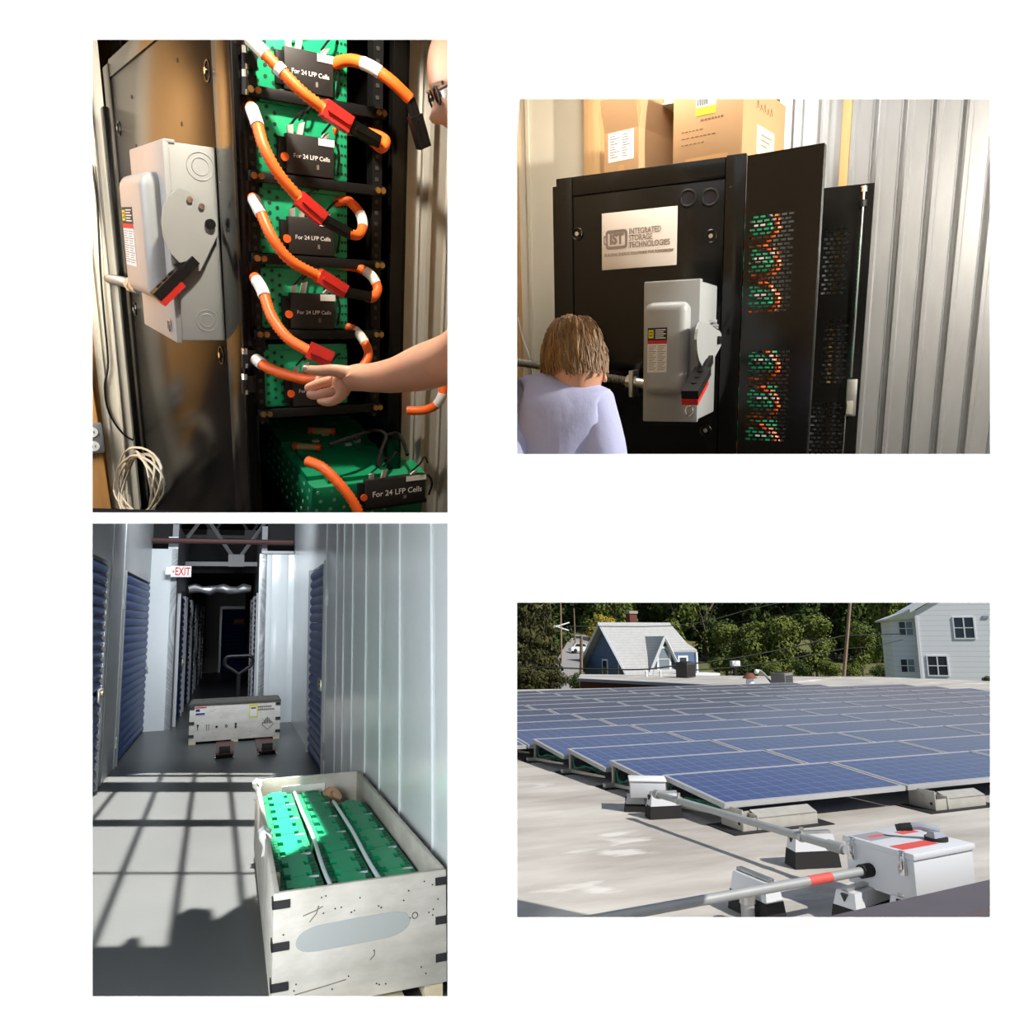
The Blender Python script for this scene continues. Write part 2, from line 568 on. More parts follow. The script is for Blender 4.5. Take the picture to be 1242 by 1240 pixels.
def disconnect(label, loc, rot, w, h, d, plate, piv, grip, group, ko):
    """A safety switch: box, raised door, side handle. Local: back on y = 0, front towards -y, handle on +x.
    plate: outline (y, z) of the handle plate; piv: pivot (y, z); grip: two ends (y, z) of the lever."""
    t = thing('disconnect_switch', label, 'electrical switch', loc, rot, group)
    gp = M['grey_paint']
    m = MB(); m.box(-w / 2, w / 2, -d + .012, 0, 0, h, .004); m.part('enclosure', gp, t)
    m = MB()
    m.box(-w / 2 - .003, w / 2 + .004, -d - .003, -d + .014, -.006, h + .004, .004)
    m.box(-w / 2 - .003, w / 2 + .004, -d, -d + .03, h - .004, h + .006, .003)
    door = m.part('door', gp, t)
    m = MB()
    rw0, rw1, rz0, rz1 = -w * .46, w * .36, h * .20, h * .86
    rd = .05
    bm = bmesh.new()
    bmesh.ops.create_cube(bm, size=1)
    for q in bm.verts:
        q.co = Vector(((rw0 + rw1) / 2 + q.co.x * (rw1 - rw0), -d - rd / 2 + .012 + q.co.y * (rd + .024), (rz0 + rz1) / 2 + q.co.z * (rz1 - rz0)))
    bmesh.ops.bevel(bm, geom=[e for e in bm.edges if not all(q.co.y > -d for q in e.verts)], offset=min(.038, w * .16), segments=5, profile=.5, affect='EDGES')
    m.bm(bm)
    m.part('raised_cover', gp, door)
    yl_ = -d - rd - .001
    lx0, lx1, lz0, lz1 = rw0 + w * .1, rw0 + w * .46, h * .36, h * .68
    lw, lh = lx1 - lx0, lz1 - lz0
    m = MB(); m.box(lx0, lx1, yl_, yl_ + .002, lz0, lz1 - lh * .28); m.part('warning_label', M['paper'], t, label='white warning label')
    m = MB(); m.box(lx0, lx1, yl_, yl_ + .002, lz1 - lh * .28, lz1); m.part('rating_label', M['ink'], t, label='black rating label')
    m = MB(); m.box(lx0 + lw * .05, lx0 + lw * .3, yl_ - .001, yl_, lz1 - lh * .23, lz1 - lh * .05); e = m.part('label_emblem', M['yellow'], t, smooth=0)
    m = MB(); m.box(lx0 + lw * .1, lx0 + lw * .25, yl_ - .0015, yl_, lz1 - lh * .19, lz1 - lh * .09); m.part('label_emblem', M['ink'], t, smooth=0)
    m = MB(); m.box(lx0 + lw * .13, lx0 + lw * .22, yl_ - .002, yl_, lz1 - lh * .165, lz1 - lh * .115); m.part('label_emblem', M['yellow'], t, smooth=0)
    m = MB(); m.box(lx0, lx1, yl_ - .001, yl_, lz1 - lh * .36, lz1 - lh * .28); m.part('red_band', M['ink_red'], t, smooth=0)
    m = MB()
    for k in range(5): m.box(lx0 + lw * .4, lx0 + lw * (.92 - .1 * (k % 2)), yl_ - .001, yl_, lz1 - lh * (.06 + .045 * k), lz1 - lh * (.04 + .045 * k))
    o = m.part('small_print', M['paper'], t, smooth=0); o['kind'] = 'stuff'
    m = MB()
    for c in (0, 1):
        for k in range(14):
            zt = lz1 - lh * (.40 + .041 * k)
            m.box(lx0 + lw * (.05 + .48 * c), lx0 + lw * (.45 + .48 * c - .07 * ((k * 7) % 3)), yl_ - .0008, yl_, zt - lh * .012, zt)
    o = m.part('small_print', M['ink_grey'], t, smooth=0); o['kind'] = 'stuff'
    # side: knockouts, screws
    xs = w / 2
    for y, z, r in ko:
        for rr in (r, r * .62):
            m = MB()
            m.tube([(xs + .0005, y + rr * math.cos(a / 24 * 2 * PI), z + rr * math.sin(a / 24 * 2 * PI)) for a in range(25)], .0013, 5, cap=False)
            m.part('knockout', gp, t)
    # handle plate
    m = MB(); m.prism(plate, xs + .012, xs + .02, 0); m.part('handle_plate', gp, t, smooth=0)
    m = MB(); m.prism([((p[0] - piv[0]) * .5 + piv[0], (p[1] - piv[1]) * .5 + piv[1]) for p in plate], xs, xs + .012, 0); m.part('handle_boss', gp, t, smooth=0)
    m = MB(); m.cyl((xs + .02, piv[0], piv[1]), (xs + .03, piv[0], piv[1]), .014, 16); m.part('pivot_cap', M['black'], t)
    for k, (dy, dz) in enumerate(((.03, .06), (.0, .045))):
        m = MB(); m.cyl((xs, piv[0] - dy - .02, piv[1] + dz), (xs + .026, piv[0] - dy - .02, piv[1] + dz), .008, 10); m.part('screw', M['chrome'], t)
    a, b = Vector((0, grip[0][0], grip[0][1])), Vector((0, grip[1][0], grip[1][1]))
    dv = (b - a).normalized()
    n = Vector((0, -dv.z, dv.y))
    if n.y > 0: n = -n
    def blk(p, q, n0, n1, x0, x1):
        vs = []
        for x in (x0, x1):
            vs += [Vector((xs + x, 0, 0)) + p + n * n0, Vector((xs + x, 0, 0)) + q + n * n0, Vector((xs + x, 0, 0)) + q + n * n1, Vector((xs + x, 0, 0)) + p + n * n1]
        return vs
    L = (b - a).length
    m = MB(); m.hexa(blk(a - dv * L * .3, a + dv * L * .3, -.012, .014, .004, .034)); m.part('handle_neck', M['black'], t, smooth=0)
    m = MB(); m.hexa(blk(a + dv * L * .2, b, -.006, .020, .0, .05))
    for k in range(3):
        c = a + dv * (L * (.35 + .2 * k)) + n * .02
        m.cyl((xs + .025 + c.x, c.y, c.z), (xs + .025 + c.x + n.x * .004, c.y + n.y * .004, c.z + n.z * .004), .009, 10)
    m.part('handle_grip', M['black'], t)
    m = MB(); m.hexa(blk(a + dv * L * .34, b + dv * .002, -.024, -.006, .0, .048)); m.part('grip_back', M['red'], t, label='red back of the handle', smooth=0)
    # dark slot with red in the plate, hasp ring at the foot of the door
    m = MB(); m.prism([(a.y - .035, a.z + .01), (a.y + .025, a.z + .028), (a.y - .005, a.z - .012)], xs + .0195, xs + .0215, 0); m.part('lock_slot', M['black'], t, smooth=0)
    m = MB()
    m.tube([(w * .38 + .012 * math.cos(k / 12 * 2 * PI), -d - .008, h * .07 + .016 * math.sin(k / 12 * 2 * PI)) for k in range(13)], .003, 6)
    m.part('hasp_ring', M['chrome'], t)
    return t


def flex_tube(pts, r, name, parent, material=None, pitch=.009):
    """Ribbed flexible conduit."""
    P = spline(pts, 10)
    # resample evenly
    out = [P[0]]
    acc = 0.0
    for a, b in zip(P[:-1], P[1:]):
        L = (b - a).length
        while acc + L >= pitch / 2:
            k = (pitch / 2 - acc) / L
            a = a.lerp(b, k)
            out.append(a)
            L = (b - a).length
            acc = 0.0
        acc += L
    m = MB()
    m.tube(out, [r * (1.0 if i % 2 else .82) for i in range(len(out))], 10)
    return m.part(name, material or M['flex'], parent, smooth=60)


def corrugated(name, x0, x1, y, z0, z1, pitch=.17, rib=.028, material=None):
    """Metal sheet in the plane y, ribs along z, standing proud towards -y."""
    m = MB()
    pts = []
    x = x0
    while x < x1:
        for f, o in ((0, 0), (.50, 0), (.56, -.008), (.60, 0), (.70, 0), (.76, -rib), (.90, -rib), (.96, 0)):
            pts.append((x + f * pitch, y + o))
        x += pitch
    n = len(pts)
    vs = [(p[0], p[1], z0) for p in pts] + [(p[0], p[1], z1) for p in pts] + [(p[0], p[1] + .012, z0) for p in pts] + [(p[0], p[1] + .012, z1) for p in pts]
    fs = []
    for i in range(n - 1):
        fs += [(i, i + 1, n + i + 1, n + i), (2 * n + i, 3 * n + i, 3 * n + i + 1, 2 * n + i + 1)]
    m.add(vs, fs)
    return m.struct(name, material or M['corr'], smooth=0)
# ---- the building around the two cabinet scenes
CUR[0] = Matrix.Identity(4)
M['room'] = mat('room_wall', rgb(150, 128, 98), .9)
Y0 = WD + .006
bk0, bk1 = F_DOOR @ Vector((-1.3, .87, -.72)), F_DOOR @ Vector((1.2, .87, -.72))
bky = lambda x: bk0.y + (bk1.y - bk0.y) * (x - bk0.x) / (bk1.x - bk0.x)
S2P = [(.0, Y0), (2.3, Y0), (2.3, bky(2.3)), (.0, bky(0))]
m = MB(); m.box(-3.0, 0.0, Y0, 4.15, 2.75, 2.8); m.prism(S2P, 2.75, 2.8); m.struct('ceiling', M['room'], smooth=0)
m = MB(); m.box(-3.05, -3.0, Y0, 4.15, -.05, 2.8); m.struct('wall_side_1', M['plywood'], smooth=0)
m = MB(); m.box(-3.0, .0, 4.1, 4.15, -.02, 2.8); m.struct('wall_side_2', M['room'], smooth=0)
m = MB(); m.box(.001, .004, Y0, 4.1, -.012, 2.75); m.struct('light_divider', M['room'], smooth=0)  # added sheet that stops one room's lamps reaching the other
m = MB(); m.hexa([(-3.0, Y0, -.0125), (0, Y0, -.0125), (0, 4.1, -.036), (-3.0, 4.1, -.036), (-3.0, Y0, -.0105), (0, Y0, -.0105), (0, 4.1, -.034), (-3.0, 4.1, -.034)]); m.struct('floor_1', mat('dark_room_floor', rgb(70, 66, 60), .8), smooth=0)
m = MB(); m.prism([(.004, Y0)] + S2P[1:3] + [(.004, bky(0))], .03, .05); m.struct('floor_2', mat('dark_room_floor', rgb(60, 57, 52), .8), smooth=0)
m = MB(); m.box(2.3, 2.35, Y0, bky(2.3), .03, 2.8); m.struct('wall_side_3', M['room'], smooth=0)
CUR[0] = F_DOOR
m = MB(); m.box(-1.35, 1.35, .83, .85, -.78, 2.3); m.struct('wall_side_4', M['room'], smooth=0)
CUR[0] = Matrix.Identity(4)
# ================================================================== scene: the open battery cabinet
CUR[0] = F_RACK
BEFORE_RACK = set(bpy.data.objects)
DX, DY = 0.0, 1.88
ztop = on(134, 71, 0, 0).z
ZB = -1.35
bg_ = M['black_gloss']
post_x = on(307, 336, 1, 0).x
seam_y = on(268, 240, 0, 0).y
zseam = on(150, 81, 0, 0).z
cab = thing('battery_cabinet', 'tall open black battery cabinet with green battery packs on its shelves', 'cabinet', (0, 0, 0))
XR1 = on(492, 300, 1, 0).x                    # right edge of the cabinet front
m = MB(); m.box(.006, .018, seam_y - .01, 1.75, zseam - .1, ztop - .01); m.part('inner_panel', M['black_matte'], cab)
m = MB(); m.box(0, .012, seam_y + .003, 1.74, ZB, zseam - .004, .002); sp_ = m.part('side_panel', bg_, cab)
m = MB(); m.box(-.004, .014, seam_y + .003, 1.74, zseam, ztop, .002); m.part('top_rail', bg_, cab)
m = MB(); m.box(-.006, post_x, 0, .03, ZB, ztop, .003); m.box(-.006, .02, .0, seam_y, ZB, ztop, .003); m.part('front_post', bg_, cab)
m = MB(); m.box(-.006, .02, 1.744, DY, ZB, ztop - .01, .004); m.part('rear_post', bg_, cab)
m = MB(); m.box(-.02, .02, DY, DY + .07, ZB, ztop - .16, .004); m.part('rear_frame', bg_, cab)
m = MB(); m.box(XR1 - .05, XR1, 0, .03, ZB, ztop, .003); m.part('front_post', bg_, cab)
m = MB(); m.box(XR1 - .012, XR1, 0, .9, ZB, ztop, .002); m.part('side_panel', bg_, cab)
m = MB(); m.box(0.02, XR1, .6, .62, ZB, ztop); m.part('back_plate', M['black_matte'], cab)
m = MB(); m.box(0.0, XR1, .03, .6, ztop - .02, ztop); m.part('top_plate', M['black_matte'], cab)
TZL = [on(*q, 1, 0).z for q in ((378, 123), (380, 222), (380, 317), (380, 405))]
TZL.append(TZL[-1] - (TZL[-2] - TZL[-1]) * 1.12)
rail_x = on(452, 222, 1, .01).x
for x in (post_x + .0, rail_x):
    m = MB(); m.box(x, x + .03, .012, .05, TZL[4] - .03, ztop - .02); r_ = m.part('rack_rail', M['black'], cab, smooth=0)
    m = MB()
    for k in range(38):
        z = ztop - .05 - k * .03
        m.box(x + .008, x + .018, .010, .013, z, z + .01)
    o = m.part('rail_hole', M['dark_hole'] if 'dark_hole' in M else mat('hole_grey', rgb(52, 51, 50), .6), r_, smooth=0); o['kind'] = 'stuff'
# side details
for u, v in ((252, 86), (144.5, 156), (269, 431), (164, 375)):
    p = on(u, v, 0, 0)
    m = MB(); m.tube([(-.001, p.y + .026 * math.cos(a / 20 * 2 * PI), p.z + .026 * math.sin(a / 20 * 2 * PI)) for a in range(21)], .003, 6); m.part('dimple', bg_, sp_)
    m = MB(); m.cyl((-.009, p.y, p.z), (0, p.y, p.z), .0085, 12); m.part('screw', M['chrome'], sp_)
for u, v in ((215.5, 73), (220.5, 150.5), (159.5, 117.5), (165, 177), (132, 108), (179, 564)):
    p = on(u, v, 0, 0)
    m = MB(); m.box(-.001, .002, p.y - .008, p.y + .008, p.z - .006, p.z + .006); m.part('slot', M['black_matte'], sp_, smooth=0)
for v0, v1 in ((58, 84), (87, 115), (424, 446), (455, 478)):
    a, b = on(296.5, v0, 1, -.01), on(296.5, v1, 1, -.01)
    m = MB(); m.cyl((a.x, -.012, a.z), (b.x, -.012, b.z), .008, 10); m.box(a.x, a.x + .03, -.012, -.001, min(a.z, b.z) + .004, max(a.z, b.z) - .004); h_ = m.part('hinge', M['black'], cab)
    m = MB(); m.cyl((a.x, -.012, a.z - .012), (a.x, -.012, a.z + .004), .0085, 10); m.part('hinge_pin', M['chrome'], h_)
    m = MB(); m.cyl((a.x, -.012, b.z), (a.x, -.012, b.z + .012), .0085, 10); m.part('hinge_pin', M['chrome'], h_)
# shelves with ears and yellow-zinc bolts
shelf_x0 = post_x - .004
for k, z in enumerate(TZL):
    m = MB(); m.box(shelf_x0, rail_x + .03, -.012, .0, z - .014, z + .012, .002); m.box(shelf_x0 + .01, rail_x + .02, .0, .56, z - .014, z - .006); m.part('shelf', M['black'], cab)
    for x in (shelf_x0 + .012, shelf_x0 + .03, rail_x + .004, rail_x + .02):
        m = MB(); m.cyl((x, -.021, z), (x, -.012, z), .0085, 8); m.part('shelf_bolt', M['brass'], cab)

# green battery packs with their black monitor boxes
gx0 = on(311, 222, 1, 0).x
gx1 = on(424, 222, 1, 0).x
bx0, bx1 = on(350, 222, 1, -.02).x, on(407, 222, 1, -.02).x
LV = ['topmost', 'second', 'third', 'fourth', 'fifth', 'lowest']
M['monitor'] = mat('black_monitor_plate', rgb(34, 32, 32), .55)
holes_l = MB()
for i in range(4):
    for j in range(4):
        holes_l.cyl((-.0015, .03 + .028 * i, .03 + .03 * j + .01 * (i % 2)), (.001, .03 + .028 * i, .03 + .03 * j + .01 * (i % 2)), .0055, 8)
holes_lm = holes_l.mesh('vent_hole', mat('pale_hole', rgb(150, 196, 170), .5), 0)
gw, gh = gx1 - gx0, .168
bodym = MB(); bodym.box(0, gw, .0, .46, 0, gh, .006); bodym.box(-.004, .02, .02, .44, gh * .84, gh + .008, .003)
bodym = bodym.mesh('pack_body', M['green'])
covm = MB(); covm.prism([(.02, .0), (gw * .25, .0), (gw * .25, -.006), (gw * .6, -.006), (gw * .6, 0), (gw * .98, 0), (gw * .98, .4), (.02, .4)], gh, gh + .014, 2)
covm = covm.mesh('cover', M['green'], 0)
fh = MB()
for i in range(3):
    for j in range(6):
        fh.cyl((gw * (.89 + .04 * i), -.0012, .02 + .024 * j), (gw * (.89 + .04 * i), .001, .02 + .024 * j), .004, 7)
        fh.cyl((gw * (.06 + .08 * i), -.0012, .016 + .026 * j + .012 * (i % 2)), (gw * (.06 + .08 * i), .001, .016 + .026 * j + .012 * (i % 2)), .0052, 7)
fhm = fh.mesh('front_hole', M['green_dark'], 0)


def monitor_box(label, loc, rz, w, h, text_size, txt=True):
    t = thing('monitor_box', label, 'battery monitor', loc, (0, 0, rz), 'black monitor boxes on the packs')
    m = MB(); m.box(0, w, -.022, 0, 0, h, .003); m.part('housing', M['monitor'], t)
    m = MB(); m.box(-.012, w + .012, -.012, 0, -.012, .0, .002); m.box(-.02, 0, -.016, 0, .01, h - .01, .002); m.part('bracket', M['black'], t)
    letters('For 24 LFP Cells', text_size, M['paper'], t, (w * .52, -.0225, h * .46), (PI / 2, 0, 0), align='CENTER', extrude=.0003, bold=.0001)
    m = MB(); m.box(w * .62, w * .67, -.0225, -.0215, h * .18, h * .30); m.part('stamp', M['ink_grey'], t, smooth=0)
    m = MB(); m.box(w * .66, w * 1.0, -.0235, -.02, h * .80, h * .98); m.part('sticker', M['paper'], t, label='white sticker')
    m = MB(); m.cyl((-.005, -.023, h * .4), (-.005, -.018, h * .4), .011, 14); m.part('port', M['orange'], t, label='orange round port')
    for k, (x, hh) in enumerate(((w * .12, .03), (w * .3, .045), (w * .78, .02))):
        m = MB(); m.hexa([(x - .007, -.012, h - .004), (x + .007, -.012, h - .004), (x + .007, -.004, h - .004), (x - .007, -.004, h - .004), (x - .012 + .008 * k, -.02, h + hh * .6), (x + .004 + .008 * k, -.02, h + hh * .6 + .005), (x + .004 + .008 * k, -.012, h + hh * .6), (x - .012 + .008 * k, -.012, h + hh * .6)])
        m.part('plug', M['white'], t, smooth=0)
        m = MB(); m.tube(spline([(x, -.008, h + hh - .01), (x + .02, -.03, h + hh + .02), (x + .05, .0, h + hh + .03), (x + .08, .03, h + hh)], 5), .003, 6); m.part('lead', M['black'], t)
    m = MB(); m.tube(spline([(w * .8, -.004, h), (w * 1.02, -.02, h * .95), (w * 1.12, -.018, h * .6), (w * 1.12, .0, h * .1)], 6), .0035, 6); m.part('lead', M['black'], t)
    return t


for k in range(5):
    z = TZL[k] + .012
    t = thing('battery_pack', 'green battery pack on the %s shelf of the open cabinet' % LV[k], 'battery', (gx0, .012, z), (0, 0, 0), 'green packs in the open cabinet')
    sub('pack_body', bodym, t); sub('cover', covm, t)
    o = sub('vent_hole', holes_lm, t); o['kind'] = 'stuff'
    o = sub('front_hole', fhm, t); o['kind'] = 'stuff'
    monitor_box('black monitor box lettered For 24 LFP Cells on the %s shelf' % LV[k], (bx0, .010, z + .004), 0, bx1 - bx0, .098, (bx1 - bx0) * .115)
# the lowest, larger pack
c6 = on(379, 587, 1, -.06)
z6 = c6.z
t = thing('battery_pack', 'large green battery pack lowest in the open cabinet, seen from above', 'battery', (c6.x, c6.y, z6), (R(13), 0, 0), 'green packs in the open cabinet')
W6, D6, H6 = .40, .58, .2
m = MB(); m.box(0, W6, 0, D6, -H6, -.016, .006); m.part('pack_body', M['green'], t)
for j in range(2):
    y0 = .015 + j * .235
    m = MB(); m.prism([(.0, y0 + .03), (.055, y0 + .03), (.055, y0), (W6 * .6, y0), (W6 * .6, y0 + .05), (W6 * .8, y0 + .05), (W6 * .8, y0 + .16), (W6 * .55, y0 + .16), (W6 * .55, y0 + .2), (.03, y0 + .2), (.03, y0 + .13), (0, y0 + .13)], -.016, .0, 2)
    m.part('cover', M['green'], t, smooth=0)
    m = MB(); m.box(.01, W6 - .01, y0 + .205, y0 + .212, -.016, -.008); m.part('rib', M['green'], t, smooth=0)
hm = MB()
for i in range(6):
    for j in range(5): hm.cyl((.02 + .045 * i + .01 * (j % 2), -.0012, -.035 - .032 * j), (.02 + .045 * i + .01 * (j % 2), .001, -.035 - .032 * j), .006, 8)
for i in range(9):
    for j in range(5): hm.cyl((-.0012, .02 + .045 * i + .01 * (j % 2), -.035 - .032 * j), (.001, .02 + .045 * i + .01 * (j % 2), -.035 - .032 * j), .006, 8)
o = hm.part('vent_hole', holes_lm.materials[0], t, smooth=0); o['kind'] = 'stuff'
for k in range(5):
    m = MB(); x, y = .05 + .05 * k, .22 + .04 * (k % 3)
    m.box(x, x + .022, y, y + .012, -.016, .004); m.part('white_tab', M['white'], t, smooth=0)
for (x, y, a) in ((.06, .2, .6), (.15, .3, .5)):
    f = thing('fuse', 'orange and cream fuse on top of the lowest green pack, %s one' % ('left' if x < .1 else 'right'), 'fuse', (c6.x + x, c6.y + y, z6 + .014 + y * math.tan(R(13))), (R(13), 0, -a), 'fuses on the lowest pack')
    m = MB(); m.cyl((-.03, 0, 0), (.03, 0, 0), .011, 12); m.part('fuse_body', mat('cream', rgb(214, 190, 130), .5), f)
    m = MB(); m.cyl((-.045, 0, 0), (-.03, 0, 0), .0125, 12); m.part('end_cap', M['orange'], f)
    m = MB(); m.cyl((.03, 0, 0), (.045, 0, 0), .0125, 12); m.part('end_cap', M['orange'], f)
mb = on(440, 583, 1, -.1)
monitor_box('black monitor box lettered For 24 LFP Cells in front of the lowest pack', (mb.x, -.1, mb.z - .085), R(0), .21, .09, .026)
m = MB()
for P in ([(430, 533, -.02), (452, 522, -.0), (468, 528, -.03), (462, 548, -.06), (458, 566, -.1)], [(468, 528, -.03), (482, 526, -.0), (490, 538, -.03), (494, 552, -.08)], [(400, 540, -.07), (428, 530, -.05), (452, 522, 0)]):
    m.tube(spline([on(u, v, 1, y) for u, v, y in P], 6), .006, 8)
tag(m.top('wire_loom', M['black']), 'black wire loom lying over the lowest green pack', 'cable')

# ---- orange cables
GRP = 'orange battery cables'


def ocable(label, pts, r=.0155, tapes=(), rib=True, conn=None):
    P = [on(u, v, 1, y) for u, v, y in pts]
    t = thing('orange_cable', label, 'cable', P[0], (0, 0, 0), GRP)
    Q = [p - P[0] for p in P]
    if rib: flex_tube(Q, r, 'corrugated_sleeve', t, M['orange'], .0115)
    else:
        m = MB(); m.tube(spline(Q, 8), r, 12); m.part('sleeve', M['orange'], t)
    S = spline(Q, 12)
    for f0, f1 in tapes:
        seg = S[int(f0 * (len(S) - 1)):int(f1 * (len(S) - 1)) + 2]
        m = MB(); m.tube(seg, r * 1.06, 12); m.part('white_tape', M['paper'], t)
    if conn:
        for (u0, v0, y0, u1, v1, y1, w, mt, nm) in conn:
            a, b = on(u0, v0, 1, y0) - P[0], on(u1, v1, 1, y1) - P[0]
            d = (b - a).normalized()
            sd = d.cross(Vector((0, 1, 0))).normalized() * w
            up = d.cross(sd).normalized() * w * .7
            m = MB()
            m.hexa([a - sd - up, a + sd - up, a + sd + up, a - sd + up, b - sd - up, b + sd - up, b + sd + up, b - sd + up])
            m.hexa([a.lerp(b, .12) - sd * .25 - up * 1.35, a.lerp(b, .12) + sd * .25 - up * 1.35, a.lerp(b, .12) + sd * .25 + up * 1.35, a.lerp(b, .12) - sd * .25 + up * 1.35, a.lerp(b, .9) - sd * .25 - up * 1.35, a.lerp(b, .9) + sd * .25 - up * 1.35, a.lerp(b, .9) + sd * .25 + up * 1.35, a.lerp(b, .9) - sd * .25 + up * 1.35])
            m.part(nm, M[mt], t, smooth=0)
    return t


ocable('orange cable with white tape at the top left, plugged in by a red connector', [(296, 40, -.03), (318, 62, -.07), (345, 90, -.1), (368, 113, -.12), (393, 132, -.13)], tapes=((.1, .28), (.42, .47)),
       conn=((392, 130, -.13, 424, 152, -.13, .021, 'red', 'red_connector'), (424, 152, -.13, 458, 172, -.1, .016, 'black', 'black_connector')))
ocable('short orange loop behind the topmost black connector', [(402, 160, .02), (420, 158, .03), (452, 162, -.02), (468, 170, -.06), (463, 180, -.08), (452, 172, -.1)], .013, rib=False)
ocable('orange cable with white tape from the second shelf to a red connector', [(304, 128, -.01), (311, 148, -.05), (320, 178, -.09), (338, 211, -.11), (364, 242, -.12)], tapes=((.06, .28),),
       conn=((362, 240, -.12, 392, 266, -.12, .019, 'red', 'red_connector'), (392, 266, -.12, 424, 284, -.1, .014, 'black', 'black_connector')))
ocable('orange loop with white tape at the right of the third shelf', [(406, 246, .02), (422, 244, .0), (436, 258, -.04), (440, 274, -.07), (434, 285, -.09), (422, 283, -.1)], .0135, tapes=((.42, .6),), rib=False)
ocable('orange cable with white tape from the third shelf to a red connector', [(306, 238, -.01), (316, 258, -.05), (330, 288, -.09), (352, 316, -.11), (388, 336, -.12)], tapes=((.06, .26),),
       conn=((386, 334, -.12, 418, 354, -.12, .019, 'red', 'red_connector'), (418, 354, -.12, 448, 360, -.1, .014, 'black', 'black_connector')))
ocable('orange loop with grey tape at the right of the fourth shelf', [(415, 322, .02), (434, 325, .0), (450, 334, -.04), (458, 350, -.06), (452, 361, -.08), (444, 360, -.1)], .0135, tapes=((.32, .5),), rib=False)
ocable('orange cable with white tape from the fourth shelf up into the hand', [(308, 335, -.01), (318, 352, -.06), (330, 385, -.12), (350, 411, -.18), (378, 428, -.25)], tapes=((.1, .3),),
       conn=((374, 424, -.25, 402, 437, -.27, .022, 'red', 'red_connector'),))
ocable('orange loop with white tape at the right above the wrist', [(420, 397, .02), (432, 402, .0), (442, 415, -.03), (447, 430, -.06), (440, 446, -.08)], .0135, tapes=((.22, .5),), rib=False)
ocable('ribbed orange cable held in the hand', [(310, 436, -.01), (328, 448, -.08), (352, 456, -.16), (378, 461, -.24), (402, 458, -.28)], tapes=((.0, .12),))
ocable('orange cable with white tape hanging at the top right with a black connector', [(405, 78, .0), (424, 73, -.04), (448, 80, -.09), (474, 98, -.12), (497, 120, -.13)], tapes=((.42, .62),), rib=False,
       conn=((497, 120, -.13, 504, 142, -.13, .012, 'black', 'black_neck'), (503, 140, -.13, 514, 179, -.12, .018, 'black', 'black_connector')))
ocable('thick ribbed orange cable hanging from the lowest green pack', [(372, 559, -.07), (392, 568, -.12), (414, 590, -.17), (430, 612, -.2), (442, 640, -.22)], .017)
ocable('orange loop with white tape at the lower right below the arm', [(494, 498, .0), (512, 498, -.03), (528, 492, -.06), (536, 480, -.08), (538, 466, -.08)], .0145, tapes=((.55, .8),), rib=False)

# ---- disconnect switch on the side panel
by0, by1 = .8 * .257, .8 * .836
bz0, bz1 = .8 * -.048 + .0, .8 * .608
bd = .8 * .169
yc = (by0 + by1) / 2
sw_loc = Vector((-.001, yc, bz0))
wS, hS = by1 - by0, bz1 - bz0


def s1p(u, v):
    """pixel on the handle plate's plane -> (local y, local z) of the switch"""
    p = on(u, v, 1, by0 - .016)
    return (p.x - sw_loc.x, p.z - bz0)


plate = [s1p(*q) for q in ((216.5, 228), (205, 237), (198, 250), (195.5, 268), (198, 287), (206, 306), (217, 318), (231, 331), (243, 328), (264, 284), (264, 268), (254, 254), (240, 242), (228, 232))]
kos = []
for u, v, r in ((243, 202, .036), (251, 389, .03)):
    p = on(u, v, 1, by0); kos.append((p.x - sw_loc.x, p.z - bz0, r))
disconnect('grey safety switch box mounted on the side of the open cabinet', sw_loc, (0, 0, R(-90)), wS, hS, bd, plate, s1p(254, 272), (s1p(226, 326), s1p(190, 362)), 'grey safety switches', kos)
# conduit into the switch
t = thing('flexible_conduit', 'ribbed steel conduit running left from the switch on the open cabinet', 'conduit', (0, 0, 0))
q = on(168, 350, 0, -.05)
flex_tube([on(100, 334, 0, -.05), on(125, 337, 0, -.05), on(146, 341, 0, -.05), on(160, 345, 0, -.05)], .022, 'ribbed_pipe', t)
a_, b_ = on(158, 344.5, 0, -.05), on(170, 349, 0, -.05)
m = MB(); m.cyl(a_, b_, .027, 14); m.cyl(a_.lerp(b_, .2), a_.lerp(b_, .5), .032, 8); m.part('connector', M['steel'], t)

# ---- walls of this corner
YBW = DY + .1
xpl = on(112, 60, 1, YBW).x - .12
m = MB(); m.box(xpl, -.0, YBW, YBW + .02, -2.2, 2.5); w_ = m.struct('wall_plaster', M['plaster'], smooth=0)
m = MB(); m.box(-1.6, xpl, YBW, YBW + .02, -2.2, 2.5); m.struct('wall_plywood', M['plywood'], smooth=0)
for u in (121, 138):
    p = on(u, 420, 1, YBW)
    m = MB(); m.box(p.x - .006, p.x + .006, YBW - .012, YBW, -2.2, 2.5); m.part('trim_strip', M['plaster'], w_, smooth=0)
p0, p1 = on(112, 500, 1, YBW - .06), on(133, 560, 1, YBW - .06)
m = MB(); m.hexa([(p0.x - .3, YBW - .06, -2.2), (p1.x + .02, YBW - .06, -2.2), (p1.x + .02, YBW, -2.2), (p0.x - .3, YBW, -2.2), (p0.x - .3, YBW - .06, on(112, 372, 1, YBW - .06).z), (p0.x + .0, YBW - .06, on(112, 372, 1, YBW - .06).z), (p0.x + .0, YBW, on(112, 372, 1, YBW - .06).z), (p0.x - .3, YBW, on(112, 372, 1, YBW - .06).z)])
m.part('plywood_board', M['plywood'], w_, smooth=0)
p = on(116, 532, 1, YBW - .09)
t = thing('outlet_box', 'grey outlet box on the plywood at the lower left edge', 'outlet', (p.x, YBW - .06, p.z))
m = MB(); m.box(-.11, .035, -.04, 0, -.075, .075, .01); m.part('box_body', mat('outlet_grey', rgb(128, 130, 132), .4), t)
